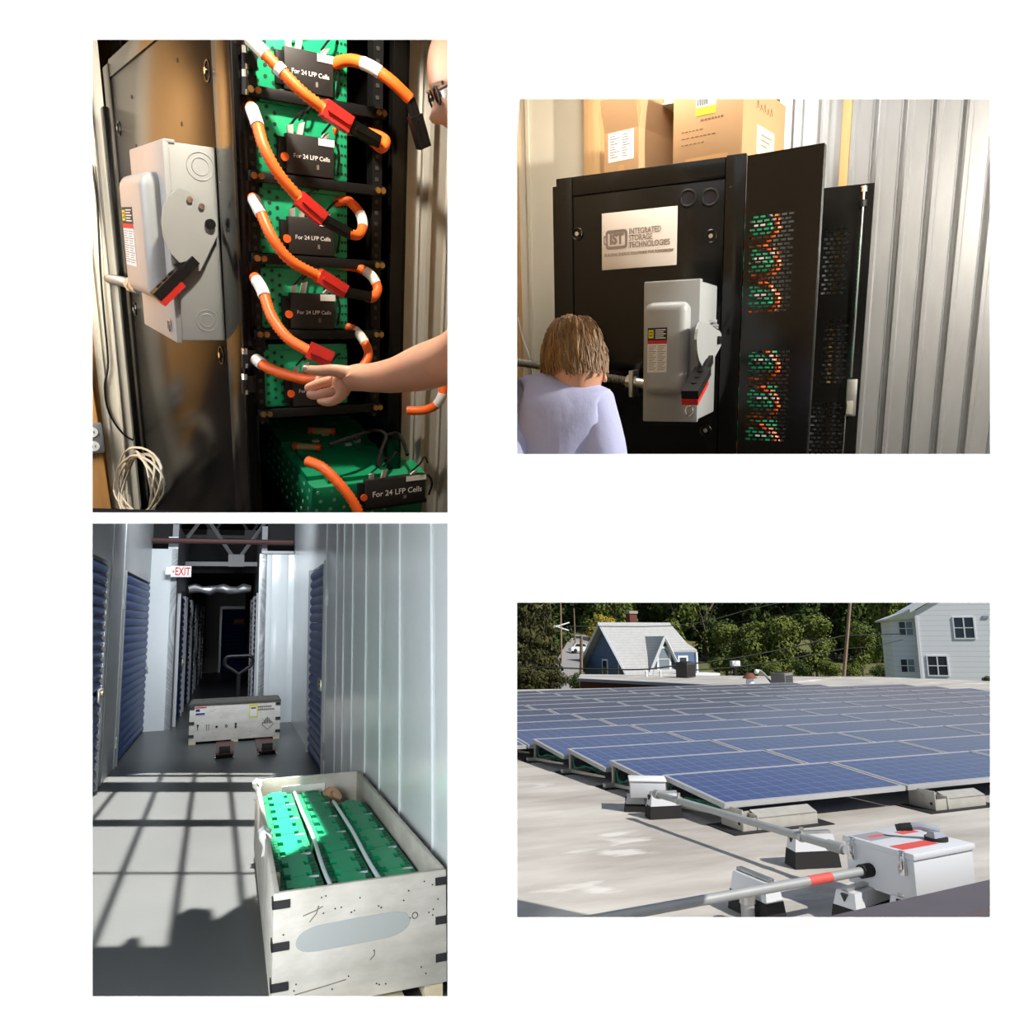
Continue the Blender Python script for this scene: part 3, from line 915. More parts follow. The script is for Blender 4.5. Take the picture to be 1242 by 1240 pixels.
for z in (-.035, .035):
    m = MB(); m.cyl((-.012, -.046, z), (-.012, -.038, z), .024, 16); r_ = m.part('receptacle', M['white'], t)
    for x in (-.02, -.006):
        m = MB(); m.box(x - .002, x + .002, -.0475, -.045, z - .006, z + .006); m.part('slot', M['ink'], r_, smooth=0)
m = MB(); m.tube(spline([on(*q, 1, YBW - .02) for q in ((112, 200), (118, 250), (122, 330), (126, 380), (131, 440), (127, 470), (132, 500), (148, 525), (163, 535))], 6), .005, 6)
tag(m.top('black_cord', M['black']), 'thin black cord hanging on the plaster left of the cabinet', 'cord')
m = MB(); m.tube(spline([on(*q, 1, YBW - .02) for q in ((112, 140), (124, 240), (131, 320), (148, 500), (156, 600))], 6), .003, 6)
tag(m.top('grey_cord', M['ink_grey']), 'thin straight grey cord on the plaster left of the cabinet', 'cord')
cc = on(165, 590, 0, -.12)
t = thing('cable_coil', 'coil of white cable hanging at the foot of the cabinet side', 'cable', cc)
rc = random.Random(3)
ux = (on(190, 590, 0, -.12) - cc); vz = (on(165, 550, 0, -.12) - cc)
for k in range(7):
    rx, rz_, ox, oz = rc.uniform(.85, 1.15), rc.uniform(.9, 1.15), rc.uniform(-.12, .12), rc.uniform(-.1, .1)
    m = MB(); m.tube([ux * (ox + rx * math.cos(a / 30 * 2 * PI)) + vz * (oz + rz_ * math.sin(a / 30 * 2 * PI)) + Vector((-.02 * math.sin(a / 30 * 4 * PI + k), 0, 0)) for a in range(31)], .0048, 6, cap=False)
    m.part('cable_turn', mat('cream_cable', rgb(206, 198, 180), .5) if k == 0 else t.children[0].data.materials[0], t)
# corrugated sheet behind, right of the cabinet
corrugated('wall_corrugated', XR1 + .01, on(606, 300, 1, .05).x, .05, -1.5, 1.6, .1, .025, mat('dull_galvanised_sheet', rgb(190, 188, 182), .42, .35, vary=.07, scale=14, stretch=(1, 1, .25)))

# ---- the man reaching in: head at the right edge, arm across
def at(u, v, y): return at_depth(u, v, y)


pers = thing('person', 'balding man in glasses leaning in from the right, reaching for the orange cables', 'person', at(560, 300, 1.44))
po = at(560, 300, 1.44)
L = lambda u, v, y: at(u, v, y) - po
N, E_ = [], []


def node(p, r): N.append((p, r)); return len(N) - 1


def link(a, b): E_.append((a, b))


wr_ = node(L(446, 459, 1.665), .033)
fa1 = node(L(478, 456, 1.60), .040)
fa2 = node(L(512, 446, 1.53), .052)
el = node(L(552, 434, 1.47), .054)
up1 = node(L(578, 404, 1.42), .05)
sh = node(L(584, 330, 1.40), .046)
nk = node(L(586, 235, 1.40), .04)
hd_ = node(L(586, 190, 1.40), .04)
ch_ = node(L(584, 420, 1.38), .045)
pl_ = node(L(584, 540, 1.38), .045)
for a, b in ((wr_, fa1), (fa1, fa2), (fa2, el), (el, up1), (up1, sh), (sh, nk), (nk, hd_), (sh, ch_), (ch_, pl_)): link(a, b)
pm1 = node(L(426, 461, 1.685), (.034, .026)); link(wr_, pm1)
kn = [(408, 452, 1.715, .0125), (406, 462, 1.70, .0135), (408, 473, 1.685, .0135), (414, 482, 1.675, .012)]
tips = [
    [(396, 451, 1.735, .0115), (386, 462, 1.735, .0105), (384, 472, 1.715, .0095)],
    [(392, 464, 1.70, .0125), (378, 469, 1.70, .0115), (369, 473, 1.70, .0098)],
    [(396, 477, 1.68, .0125), (383, 480, 1.685, .0115), (373, 478, 1.695, .0098)],
    [(404, 487, 1.67, .0115), (394, 488, 1.68, .0105), (386, 485, 1.69, .009)],
]
pc_ = node(L(416, 465, 1.69), (.034, .022)); link(pm1, pc_)
for k, ch in zip(kn, tips):
    a = node(L(*k[:3]), k[3]); link(pc_, a)
    for q in ch:
        b = node(L(*q[:3]), q[3]); link(a, b); a = b
t0_ = node(L(420, 452, 1.66), .018); link(pm1, t0_)
t1_ = node(L(402, 449, 1.655), .0145); link(t0_, t1_)
t2_ = node(L(386, 450, 1.66), .0125); link(t1_, t2_)
t3_ = node(L(370, 448, 1.67), .0098); link(t2_, t3_)
skin('body', N, E_, M['skin'], pers, root=sh)
# nail of the thumb
m = MB(); m.ball(L(370.5, 446.5, 1.660), (.007, .004, .006), 10, 6); m.part('thumb_nail', mat('nail', rgb(236, 206, 194), .3), pers)
HH = .222
hm_ = head_mb(HH)
yaw = math.atan2(F_RACK[1][0], F_RACK[0][0])
# face towards the rack: -Y of the head points to world (-.93, .35)
wz = math.atan2(-.93, -.35)
face = Matrix.Rotation(R(-68) - yaw, 4, 'Z')
from mathutils import Euler
he = Euler((R(24), 0, R(-76) - yaw))
hp = (at(537, 116, 1.42) - po) - he.to_matrix() @ Vector((0, -.072, HH * .5))
ho = hm_.part('head', M['skin'], pers, hp, he, smooth=60)
m = MB()
for s in (-1, 1):
    m.tube([(s * .032 + .020 * math.cos(a / 16 * 2 * PI), -.089, HH * .5 + .015 * math.sin(a / 16 * 2 * PI)) for a in range(17)], .0022, 6)
    m.tube([(s * .06, -.089, HH * .52), (s * .076, -.06, HH * .53), (s * .084, .01, HH * .5)], .0022, 6)
m.tube([(-.009, -.094, HH * .51), (.009, -.094, HH * .51)], .002, 6)
m.part('glasses', M['black'], ho)
for s in (-1, 1):
    m = MB(); m.ball((s * .032, -.071, HH * .5), .0115, 12, 8); e_ = m.part('eye', M['white'], ho)
    m = MB(); m.ball((s * .032, -.0795, HH * .5), .005, 10, 6); m.part('pupil', M['ink'], ho)
    m = MB(); m.tube([(s * .014, -.088, HH * .565), (s * .034, -.090, HH * .58), (s * .054, -.076, HH * .565)], .004, 6); m.part('eyebrow', mat('brown_brow', rgb(110, 84, 66), .8), ho)
m = MB(); m.ball((0, .03, HH * .56), (.0805, .088, .10), 20, 12); m.part('cropped_hair', mat('cropped_hair', rgb(150, 116, 96), .9, vary=.1, scale=120), ho)

_rack = [o.name for o in bpy.data.objects if o not in BEFORE_RACK]
RACK_OBJECTS = lambda: [bpy.data.objects[n] for n in _rack if n in bpy.data.objects]
# ================================================================== scene: the closed side of the cabinet with its perforated doors
CUR[0] = F_DOOR
BEFORE_DOOR = set(bpy.data.objects)
PW, ZT = .677, .4
zb = -1.0
YB = .76                                      # plane of the wall behind
bg_ = M['black_gloss']
xpost = on(878, 300, 1, 0).x
xlp = on(695, 300, 1, 0).x
zs = on(785, 227, 1, 0).z
cab = thing('battery_cabinet', 'black battery cabinet with a company sign on its side and its perforated doors open', 'cabinet', (0, 0, 0))
m = MB(); m.box(xlp - .01, xpost + .01, .006, .02, zs - .08, ZT - .01); m.part('inner_panel', M['black_matte'], cab)
m = MB(); m.box(xlp + .002, xpost - .003, 0, .014, zb, zs - .004, .002); sp_ = m.part('side_panel', bg_, cab)
m = MB(); m.box(xlp + .002, xpost - .003, -.004, .014, zs, ZT, .002); m.part('top_rail', bg_, cab)
m = MB(); m.box(xpost, 0.0, -.006, .03, zb, ZT + .004, .003); m.part('front_post', bg_, cab)
m = MB(); m.box(-PW, xlp, -.006, .03, zb, ZT, .003); m.part('rear_post', bg_, cab)
m = MB(); m.box(-PW - .025, -PW, .02, .06, zb, ZT - .02, .003); m.part('rear_frame', bg_, cab)
m = MB(); m.box(-PW, 0, .0, .70, ZT - .006, ZT); m.part('top_plate', bg_, cab)
m = MB(); m.box(-PW, 0, .69, .70, zb, ZT - .006); m.part('far_panel', M['black_matte'], cab)
m = MB(); m.box(-.02, 0, .02, .69, zb, ZT - .006); m.part('inner_frame', M['black_matte'], cab)
for u, v in ((834.5, 240.5), (861, 239.5)):
    p = on(u, v, 1, 0)
    m = MB(); m.tube([(p.x + .026 * math.cos(a / 24 * 2 * PI), -.002, p.z + .026 * math.sin(a / 24 * 2 * PI)) for a in range(25)], .005, 8); g_ = m.part('grommet', M['black'], sp_)
    m = MB(); m.cyl((p.x, -.0015, p.z), (p.x, .002, p.z), .023, 20); m.part('grommet_plug', mat('plug_blue', rgb(36, 38, 50), .12), g_)
for u, v in ((700.5, 284), (862.5, 286.5), (856, 522)):
    p = on(u, v, 1, 0)
    m = MB(); m.tube([(p.x + .02 * math.cos(a / 20 * 2 * PI), -.001, p.z + .02 * math.sin(a / 20 * 2 * PI)) for a in range(21)], .003, 6); m.part('dimple', bg_, sp_)
    m = MB(); m.cyl((p.x, -.008, p.z), (p.x, 0, p.z), .0075, 12); m.part('screw', M['chrome'], sp_)
for u, v in ((687, 241), (886.5, 227)):
    p = on(u, v, 1, 0)
    m = MB(); m.box(p.x - .004, p.x + .004, -.0075, -.005, p.z - .004, p.z + .004); m.part('slot', M['black_matte'], cab, smooth=0)

# company sign
a, b = on(731, 256, 1, 0), on(822, 253.5, 1, 0)
c, d = on(730, 322, 1, 0), on(821, 328, 1, 0)
x0, x1, z1, z0 = (a.x + c.x) / 2, (b.x + d.x) / 2, (a.z + b.z) / 2, (c.z + d.z) / 2
sw, sh_ = x1 - x0, z1 - z0
sg = thing('company_sign', 'pale company sign with a battery logo on the side of the cabinet', 'sign', (x0, -.003, z0), (0, 0, 0))
M['sign'] = mat('sign_plate', rgb(222, 212, 202), .45)
M['sign_ink'] = mat('sign_ink', rgb(124, 108, 100), .6)
m = MB(); m.box(0, sw, -.003, .0, 0, sh_, .001); m.part('plate', M['sign'], sg)
YS = -.0036
fx, fz = (lambda q: sw * q), (lambda q: sh_ * q)
# battery outline: rounded frame with a terminal at the left


def rrect(x0, x1, z0, z1, r, n=5):
    out = []
    for cx, cz, a0 in ((x1 - r, z0 + r, -90), (x1 - r, z1 - r, 0), (x0 + r, z1 - r, 90), (x0 + r, z0 + r, 180)):
        for k in range(n + 1):
            t = R(a0 + 90 * k / n)
            out.append((cx + r * math.cos(t), cz + r * math.sin(t)))
    return out


o_, i_ = rrect(fx(.055), fx(.35), fz(.36), fz(.695), .012), rrect(fx(.085), fx(.32), fz(.41), fz(.645), .006)
k = len(o_)
m = MB()
vs = [(p[0], YS - .0004, p[1]) for p in o_] + [(p[0], YS - .0004, p[1]) for p in i_] + [(p[0], YS + .0008, p[1]) for p in o_] + [(p[0], YS + .0008, p[1]) for p in i_]
m.add(vs, [q for a in range(k) for q in ((a, (a + 1) % k, k + (a + 1) % k, k + a), (a, 2 * k + a, 2 * k + (a + 1) % k, (a + 1) % k), (k + a, k + (a + 1) % k, 3 * k + (a + 1) % k, 3 * k + a))])
m.box(fx(.03), fx(.058), YS - .0004, YS + .0008, fz(.45), fz(.47)); m.box(fx(.03), fx(.058), YS - .0004, YS + .0008, fz(.58), fz(.60)); m.box(fx(.03), fx(.042), YS - .0004, YS + .0008, fz(.45), fz(.60))
m.part('battery_logo', M['sign_ink'], sg, smooth=0)
letters('IST', sh_ * .25, M['sign_ink'], sg, (fx(.2025), YS, fz(.5275)), (PI / 2, 0, 0), align='CENTER', bold=.0026, width=fx(.19))
for tx, zq in (('INTEGRATED', .64), ('STORAGE', .525), ('TECHNOLOGIES', .405)):
    letters(tx, sh_ * .145, M['sign_ink'], sg, (fx(.37), YS, fz(zq)), (PI / 2, 0, 0), width=fx({'INTEGRATED': .42, 'STORAGE': .31, 'TECHNOLOGIES': .54}[tx]))
letters('BUILDING ENERGY SOLUTIONS FOR TOMORROW', sh_ * .078, M['sign_ink'], sg, (fx(.5), YS, fz(.26)), (PI / 2, 0, 0), align='CENTER', width=fx(.92))

# safety switch
bx0, bx1, bz0, bz1, bd = -.256, -.083, -.447, -.012, .30
loc = Vector(((bx0 + bx1) / 2, -.001, bz0))


def s2p(u, v):
    p = on(u, v, 0, bx1 + .016)
    return (p.y - loc.y, p.z - bz0)


plate = [s2p(*q) for q in ((848, 391), (845, 399), (843.5, 412), (844, 425), (846.5, 437), (850, 444), (856, 446), (862, 440), (868, 429), (874, 418), (875, 408), (872, 402), (865, 398), (858, 392))]
disconnect('grey safety switch box on the closed side of the cabinet below the company sign', loc, (0, 0, 0), bx1 - bx0, bz1 - bz0, bd, plate, s2p(869, 413), (s2p(853, 446), s2p(833, 482)), 'grey safety switches', [])
t = thing('flexible_conduit', 'ribbed steel conduit running past the kneeling man to the switch box', 'conduit', (0, 0, 0))
flex_tube([on(600, 436, 1, -.06), on(640, 441, 1, -.06), on(690, 449, 1, -.06), on(730, 457, 1, -.06), on(762, 463, 1, -.06)], .017, 'ribbed_pipe', t)
a_, b_ = on(760, 462.5, 1, -.06), on(784, 466, 1, -.06)
m = MB(); m.cyl(a_, b_, .018, 14); m.cyl(a_, a_.lerp(b_, .25), .023, 8); m.cyl(a_.lerp(b_, .35), a_.lerp(b_, .5), .021, 8); m.part('connector', M['steel'], t)
p = on(770, 464, 1, -.03)
m = MB(); m.box(p.x - .008, p.x + .008, -.085, -.0, p.z - .05, p.z + .045, .003); m.part('strap', M['steel'], t)


# ---- perforated doors
def door(name, label, loc, rz, w, ztop, zbot, clusters, inner=False):
    t = thing(name, label, 'cabinet door', loc, (0, 0, rz), 'perforated cabinet doors')
    # sheet: plain bands and bands of staggered slots
    m = MB()
    def quad(x0, x1, z0, z1):
        if x1 - x0 > 1e-5 and z1 - z0 > 1e-5:
            m.add([(x0, 0, z0), (x1, 0, z0), (x1, 0, z1), (x0, 0, z1)], [(0, 1, 2, 3)])
    zc = ztop
    for (cz0, cz1, cx0, cx1, px, pz) in clusters:
        quad(0, w, cz1, zc)
        quad(0, cx0, cz0, cz1); quad(cx1, w, cz0, cz1)
        nz = int((cz1 - cz0) / pz)
        for j in range(nz):
            z0, z1 = cz0 + j * (cz1 - cz0) / nz, cz0 + (j + 1) * (cz1 - cz0) / nz
            zi0, zi1 = z0 + (z1 - z0) * .26, z0 + (z1 - z0) * .74
            quad(cx0, cx1, z0, zi0); quad(cx0, cx1, zi1, z1)
            x = cx0
            off = (px * .5 if j % 2 else px * .05)
            xs = [cx0]
            q = cx0 + off
            while q + px * .72 < cx1:
                quad(x, q, zi0, zi1)
                x = q + px * .72
                q += px
            quad(x, cx1, zi0, zi1)
        zc = cz0
    quad(0, w, zbot, zc)
    o = m.part('perforated_sheet', bg_, t, smooth=0)
    so = o.modifiers.new('thick', 'SOLIDIFY'); so.thickness = .002; so.offset = 0
    m = MB()
    m.box(0, .014, .0, .03, zbot, ztop, .002); m.box(w - .014, w, .0, .03, zbot, ztop, .002); m.box(.014, w - .014, 0, .03, ztop - .014, ztop, .002)
    m.part('door_flange', bg_, t)
    return t


h0 = on(903, 193, 1, -.006)
ztd = on(903, 192, 1, -.004).z
fe = Vector((.236, -.04, 0))
rz = math.atan2(fe.y, fe.x)
dw = fe.length
F1 = F_DOOR @ Matrix.Translation((0.004, -.006, 0)) @ Matrix.Rotation(rz, 4, 'Z')
q0, q1 = on(910, 262, 1, 0, F1), on(959, 378, 1, 0, F1)
q2, q3 = on(908, 425, 1, 0, F1), on(956, 537, 1, 0, F1)
zt1 = on(948, 182, 1, 0, F1).z
door('perforated_door', 'near black perforated cabinet door standing open, colours glinting through its slots', (0.004, -.006, 0), rz, dw, zt1, zb, [(q1.z, q0.z, q0.x, q1.x, .023, .0128), (q3.z, q2.z, q2.x, q3.x, .023, .0128)])
# far door
e1 = on(1061, 222, 1, .70)
F2x0 = .1
w2 = e1.x - F2x0
cl = []
for v0, v1, u0, u1 in ((277, 357, 1000, 1031), (388, 466, 1000, 1027.5), (487, 560, 984, 1024)):
    a, b = on(u0, v0, 1, .70), on(u1, v1, 1, .70)
    cl.append((b.z, a.z, a.x - F2x0, on(u1, (v0 + v1) / 2, 1, .70).x - F2x0, .022, .017))
far = door('perforated_door', 'far black perforated cabinet door with a chrome lock rod', (F2x0, .70, 0), 0, w2, on(1030, 225, 1, .70).z, zb, cl)
rp = [on(u, v, 1, .68) for u, v in ((1044.5, 232), (1041, 330), (1037.5, 430), (1035.5, 458))]
xr_ = rp[1].x - F2x0
m = MB(); m.cyl((xr_, -.02, rp[3].z), (xr_, -.02, rp[0].z), .0055, 10); m.part('lock_rod', M['chrome'], far)
m = MB(); m.cyl((xr_, -.02, rp[0].z - .004), (xr_, -.02, rp[0].z + .018), .013, 10); m.part('rod_guide', M['chrome'], far)
zg = on(1043, 247, 1, .68).z
m = MB(); m.cyl((xr_, -.02, zg - .012), (xr_, -.02, zg + .012), .016, 10); m.part('rod_clip', M['black'], far)
la, lb = on(1034, 460, 1, .68), on(1034, 505, 1, .68)
lx = la.x - F2x0
m = MB(); m.box(lx - .02, lx + .02, -.03, -.004, lb.z, la.z, .004); lt = m.part('lock_case', M['steel'], far)
m = MB(); m.box(lx - .016, lx + .01, -.036, -.03, lb.z + .008, lb.z + (la.z - lb.z) * .42, .003); m.part('lock_tag', mat('latch_grey', rgb(150, 146, 136), .5), lt)
m = MB(); m.cyl((lx - .018, -.02, zb), (lx - .018, -.02, lb.z), .0045, 8); m.part('lock_rod', M['chrome'], far)
# battery cables and packs that stick out of the cabinet's front, glimpsed through the slots of the near door
zq = lambda v: on(930, v, 1, .16).z
for k, (v, lab) in enumerate(((275, 'uppermost'), (318, 'second'), (362, 'third'), (440, 'fourth'), (485, 'fifth'), (530, 'lowest'))):
    z = zq(v)
    gx = on(918, v, 1, .2).x
    t = thing('battery_pack', 'green battery pack behind the slots of the near door, %s' % lab, 'battery', (gx - .1, .14, z - .03), (0, 0, 0), 'green packs behind the perforated door')
    m = MB(); m.box(0, .155, 0, .2, 0, .075, .006); m.part('pack_body', M['green'], t)
    m = MB(); m.box(.10, .14, -.004, 0, .03, .045); m.part('white_sticker', M['paper'], t, smooth=0)
    t = thing('orange_cable', 'orange cable loop behind the slots of the near door, %s' % lab, 'cable', (gx, .1, z), (0, 0, 0), 'orange cables behind the perforated door')
    m = MB(); m.tube(spline([(-.09, .03, .03), (-.02, .0, .055), (.06, -.02, .03), (.085, -.03, -.02), (.04, -.02, -.055), (-.04, .0, -.05)], 6), .013, 10); m.part('sleeve', M['orange'], t)
    m = MB(); m.tube([(.062, -.021, .028), (.078, -.027, .005)], .0138, 10); m.part('white_tape', M['paper'], t)

# ---- cardboard boxes on top
M['card'] = mat('cardboard', rgb(184, 146, 106), .85, vary=.04, scale=4, bump=.04, bscale=30)
M['tape'] = mat('packing_tape', rgb(196, 150, 100), .3)


def front(u, v, y): return on(u, v, 1, y)


# left box with raised flaps
YA = .06
p0, p1 = front(737, 210, YA), front(776, 200, YA)
zt_ = front(776, 156, YA).z
bw_ = p1.x - p0.x + .02
F_BOX_RZ = R(-14)
t = thing('cardboard_box', 'open cardboard box with raised flaps and a white label, left on the cabinet', 'box', (p0.x - .012, YA, ZT), (0, 0, R(-13)), 'cardboard boxes on the cabinet')
hA = zt_ - ZT
dA = .30
th = .004
m = MB(); m.box(0, bw_, 0, th, 0, hA); m.part('front_side', M['card'], t, smooth=0)
m = MB(); m.box(0, bw_, dA - th, dA, 0, hA); m.part('back_side', M['card'], t, smooth=0)
m = MB(); m.box(0, th, th, dA - th, 0, hA); m.part('left_side', M['card'], t, smooth=0)
m = MB(); m.box(bw_ - th, bw_, th, dA - th, 0, hA); m.part('right_side', M['card'], t, smooth=0)
m = MB(); m.box(th, bw_ - th, th, dA - th, 0, th); m.part('bottom', M['card'], t, smooth=0)
fh_ = .105
m = MB(); m.hexa([(0, 0, hA), (bw_, 0, hA), (bw_, th, hA), (0, th, hA), (-.006, -.02, hA + fh_), (bw_ - .003, -.02, hA + fh_), (bw_ - .003, -.016, hA + fh_), (-.006, -.016, hA + fh_)]); m.part('flap', M['card'], t, smooth=0)
m = MB(); m.hexa([(bw_ - th, 0, hA), (bw_, 0, hA), (bw_, dA, hA), (bw_ - th, dA, hA), (bw_ + .008, .012, hA + fh_), (bw_ + .012, .012, hA + fh_), (bw_ + .012, dA - .012, hA + fh_), (bw_ + .008, dA - .012, hA + fh_)]); m.part('flap', M['card'], t, smooth=0)
m = MB(); m.hexa([(0, dA - th, hA), (bw_, dA - th, hA), (bw_, dA, hA), (0, dA, hA), (0, dA + .016, hA + fh_ * .6), (bw_, dA + .016, hA + fh_ * .6), (bw_, dA + .02, hA + fh_ * .6), (0, dA + .02, hA + fh_ * .6)]); m.part('flap', M['card'], t, smooth=0)
lx0, lx1, lz0, lz1 = bw_ * .12, bw_ * .86, hA * .30, hA * .98
m = MB(); m.box(lx0, lx1, -.0012, 0, lz0, lz1); m.part('label', M['paper'], t, label='white printed label', smooth=0)
m = MB()
rl = random.Random(8)
for c_ in (0, 1):
    for k in range(9):
        z = lz1 - (lz1 - lz0) * (.14 + .09 * k)
        x = lx0 + (lx1 - lx0) * (.07 + .48 * c_)
        m.box(x, x + (lx1 - lx0) * rl.uniform(.15, .38), -.0018, -.001, z, z + .0022)
o = m.part('print', M['ink_grey'], t, smooth=0); o['kind'] = 'stuff'
m = MB(); m.box(bw_ * .42, bw_ * .6, -.0015, 0, 0, hA * .2); m.part('tape', M['tape'], t, smooth=0)

# right, larger box
YBX = .05
q0, q1 = front(815.5, 196, YBX), front(905, 185, YBX)
wB = q1.x - q0.x
t = thing('cardboard_box', 'large cardboard box with a yellow and white label, right on the cabinet', 'box', (q0.x, YBX, ZT), (0, 0, R(-12)), 'cardboard boxes on the cabinet')
hB = front(860, 118, YBX).z - ZT + .03
dB = .42
m = MB(); m.box(0, wB, 0, dB, 0, hB, .004); m.part('box_body', M['card'], t)
m = MB(); m.box(wB * .2, wB * .8, -.001, .0, hB * .0, hB * .07); m.part('tape', M['tape'], t, smooth=0)
fxB = lambda u: front(u, 150, YBX).x - q0.x
fzB = lambda v: front(860, v, YBX).z - ZT
m = MB(); m.box(fxB(846), fxB(871), -.0015, 0, fzB(141), fzB(131)); m.part('label_yellow', M['yellow'], t, smooth=0, label='yellow lower half of the label')
m = MB(); m.box(fxB(846), fxB(871), -.0015, 0, fzB(131), fzB(114)); m.part('label_white', M['paper'], t, smooth=0)
m = MB()
x = fxB(848)
rb = random.Random(2)
while x < fxB(860):
    w_ = rb.uniform(.0012, .0035); m.box(x, x + w_, -.0022, -.001, fzB(129), fzB(121)); x += w_ + rb.uniform(.0012, .003)
o = m.part('barcode', M['ink'], t, smooth=0); o['kind'] = 'stuff'
M['faint'] = mat('faint_print', rgb(126, 98, 72), .85)
m = MB()
x = fxB(852)
while x < fxB(878):
    w_ = rb.uniform(.006, .011); m.box(x, x + w_, -.0012, 0, fzB(148), fzB(145.6)); x += w_ + .004
for v in (158, 166, 174):
    x = fxB(828)
    while x < fxB(828 + rb.uniform(20, 62)):
        w_ = rb.uniform(.004, .012); m.box(x, x + w_, -.0012, 0, fzB(v), fzB(v - 1.2)); x += w_ + .006
o = m.part('faint_print', M['faint'], t, smooth=0); o['kind'] = 'stuff'
m = MB(); m.box(wB, wB + .0015, dB * .3, dB * .72, hB * .12, hB * .5); m.part('side_label', mat('cream_label', rgb(232, 214, 176), .7), t, smooth=0)
m = MB()
for k in range(3):
    m.box(wB + .001, wB + .002, dB * .4, dB * (.55 + .05 * k), hB * (.24 + .07 * k), hB * (.26 + .07 * k))
o = m.part('print', M['ink_grey'], t, smooth=0); o['kind'] = 'stuff'
for k in range(5):
    y = dB * (.28 + .08 * k)
    m = MB(); m.tube([(wB + .0005, y, hB * .7), (wB + .0005, y + .012, hB * (.82 - .03 * (k % 2))), (wB + .0005, y + .02, hB * .72)], .0012, 4); m.part('pen_stroke', M['faint'], t)
pz = front(830, 121, .2)
m = MB(); m.hexa([(pz.x - .07, .16, ZT + hB + .002), (pz.x + .1, .16, ZT + hB + .002), (pz.x + .1, .34, ZT + hB + .002), (pz.x - .07, .34, ZT + hB + .002), (pz.x - .07, .16, ZT + hB + .006), (pz.x + .1, .16, ZT + hB + .006), (pz.x + .1, .34, ZT + hB + .006), (pz.x - .07, .34, ZT + hB + .006)])
tag(m.top('foam_sheet', M['paper'], smooth=0), 'thin white sheet lying on the large cardboard box', 'sheet')

# ---- walls
xa, xb = on(560, 300, 1, YB).x, on(816, 300, 1, YB).x
m = MB(); m.box(xa - .3, xb, YB + .03, YB + .05, -1.2, 1.9); w_ = m.struct('wall_plaster', M['plaster'], smooth=0)
for u0, u1, nm, mt, dp in ((622, 631.5, 'wood_strip', 'stud', .03), (641.5, 645, 'trim_strip', 'plaster', .012)):
    a, b = on(u0, 300, 1, YB + .03).x, on(u1, 300, 1, YB + .03).x
    m = MB(); m.box(a, b, YB + .03 - dp, YB + .03, -1.2, 1.9); m.part(nm, M[mt], w_, smooth=0)
for u0, u1, nm, dp in ((708, 727.5, 'left', .05), (762, 800, 'middle', .04), (1019, 1036, 'right', .02)):
    a, b = on(u0, 180, 1, YB - dp).x, on(u1, 180, 1, YB - dp).x
    m = MB(); m.box(a, b, YB - dp, YB + .03, -1.2, 1.9, .003)
    o = m.struct('wall_stud', M['stud'])
xc0 = on(938, 300, 1, YB).x
corrugated('wall_corrugated', xc0, on(1230, 300, 1, YB).x + .3, YB, -1.2, 1.9, .1, .022)
m = MB(); m.tube(spline([on(*q, 1, YB) for q in ((628, 385), (634, 410), (643, 436), (648, 470))], 5), .004, 6)
tag(m.top('white_cord', M['paper']), 'thin white cord hanging at the far left behind the kneeling man', 'cord')

# ---- the man with his back to us
pc = at_depth(690, 560, 1.78)
pers = thing('person', 'brown-haired man in a pale blue shirt crouching in front of the cabinet, seen from behind', 'person', pc)
L = lambda u, v, y: at_depth(u, v, y) - pc
M['shirt'] = mat('pale_blue_shirt', rgb(174, 180, 218), .8, vary=.03, scale=10, bump=.5, bscale=16, stretch=(1, 1, .6))
M['hair'] = mat('brown_hair', rgb(106, 78, 48), .5, scale=70, color2=rgb(150, 114, 72), stretch=(1, 1, .25), bump=.5, bscale=160)
N, E_ = [], []


def nd(p, r): N.append((p, r)); return len(N) - 1


def lk(a, b): E_.append((a, b))


pel = nd(L(684, 660, 1.74), (.15, .12))
ab = nd(L(682, 590, 1.75), (.15, .12))
chs = nd(L(680, 530, 1.75), (.145, .11))
up_ = nd(L(682, 488, 1.745), (.115, .085))
nb_ = nd(L(692, 462, 1.742), .06)
nt_ = nd(L(702, 446, 1.735), .048)
for a, b in ((pel, ab), (ab, chs), (chs, up_), (up_, nb_)): lk(a, b)
rs = nd(L(716, 500, 1.735), .074); lk(up_, rs)
ra = nd(L(728, 545, 1.70), .068); lk(rs, ra)
rf = nd(L(734, 610, 1.66), .058); lk(ra, rf)
ls = nd(L(645, 490, 1.76), .072); lk(up_, ls)
la_ = nd(L(622, 530, 1.72), .062); lk(ls, la_)
lf = nd(L(608, 585, 1.66), .052); lk(la_, lf)
E2, N2 = E_, N
sk_ = skin('body', N2, E2, M['shirt'], pers, root=pel)
# neck and head
N, E_ = [], []
a = nd(L(696, 466, 1.742), .045); b = nd(L(704, 448, 1.735), .046); c = nd(L(708, 430, 1.72), .05)
E_ = [(a, b), (b, c)]
skin('neck', N, E_, M['skin'], pers, root=a)
m = MB(); m.tube(spline([L(676, 457, 1.71), L(688, 450, 1.70), L(700, 453, 1.69), L(710, 460, 1.70)], 6), .012, 8); m.part('collar', M['shirt'], pers)
HHd = .215
yawD = math.atan2(F_DOOR[1][0], F_DOOR[0][0])
hp = L(698, 502, 1.72)
ho = head_mb(HHd).part('head', M['skin'], pers, hp, (R(24), 0, R(178) - yawD), smooth=60)
hr = MB()
w_, d_, = HHd * .355, HHd * .45


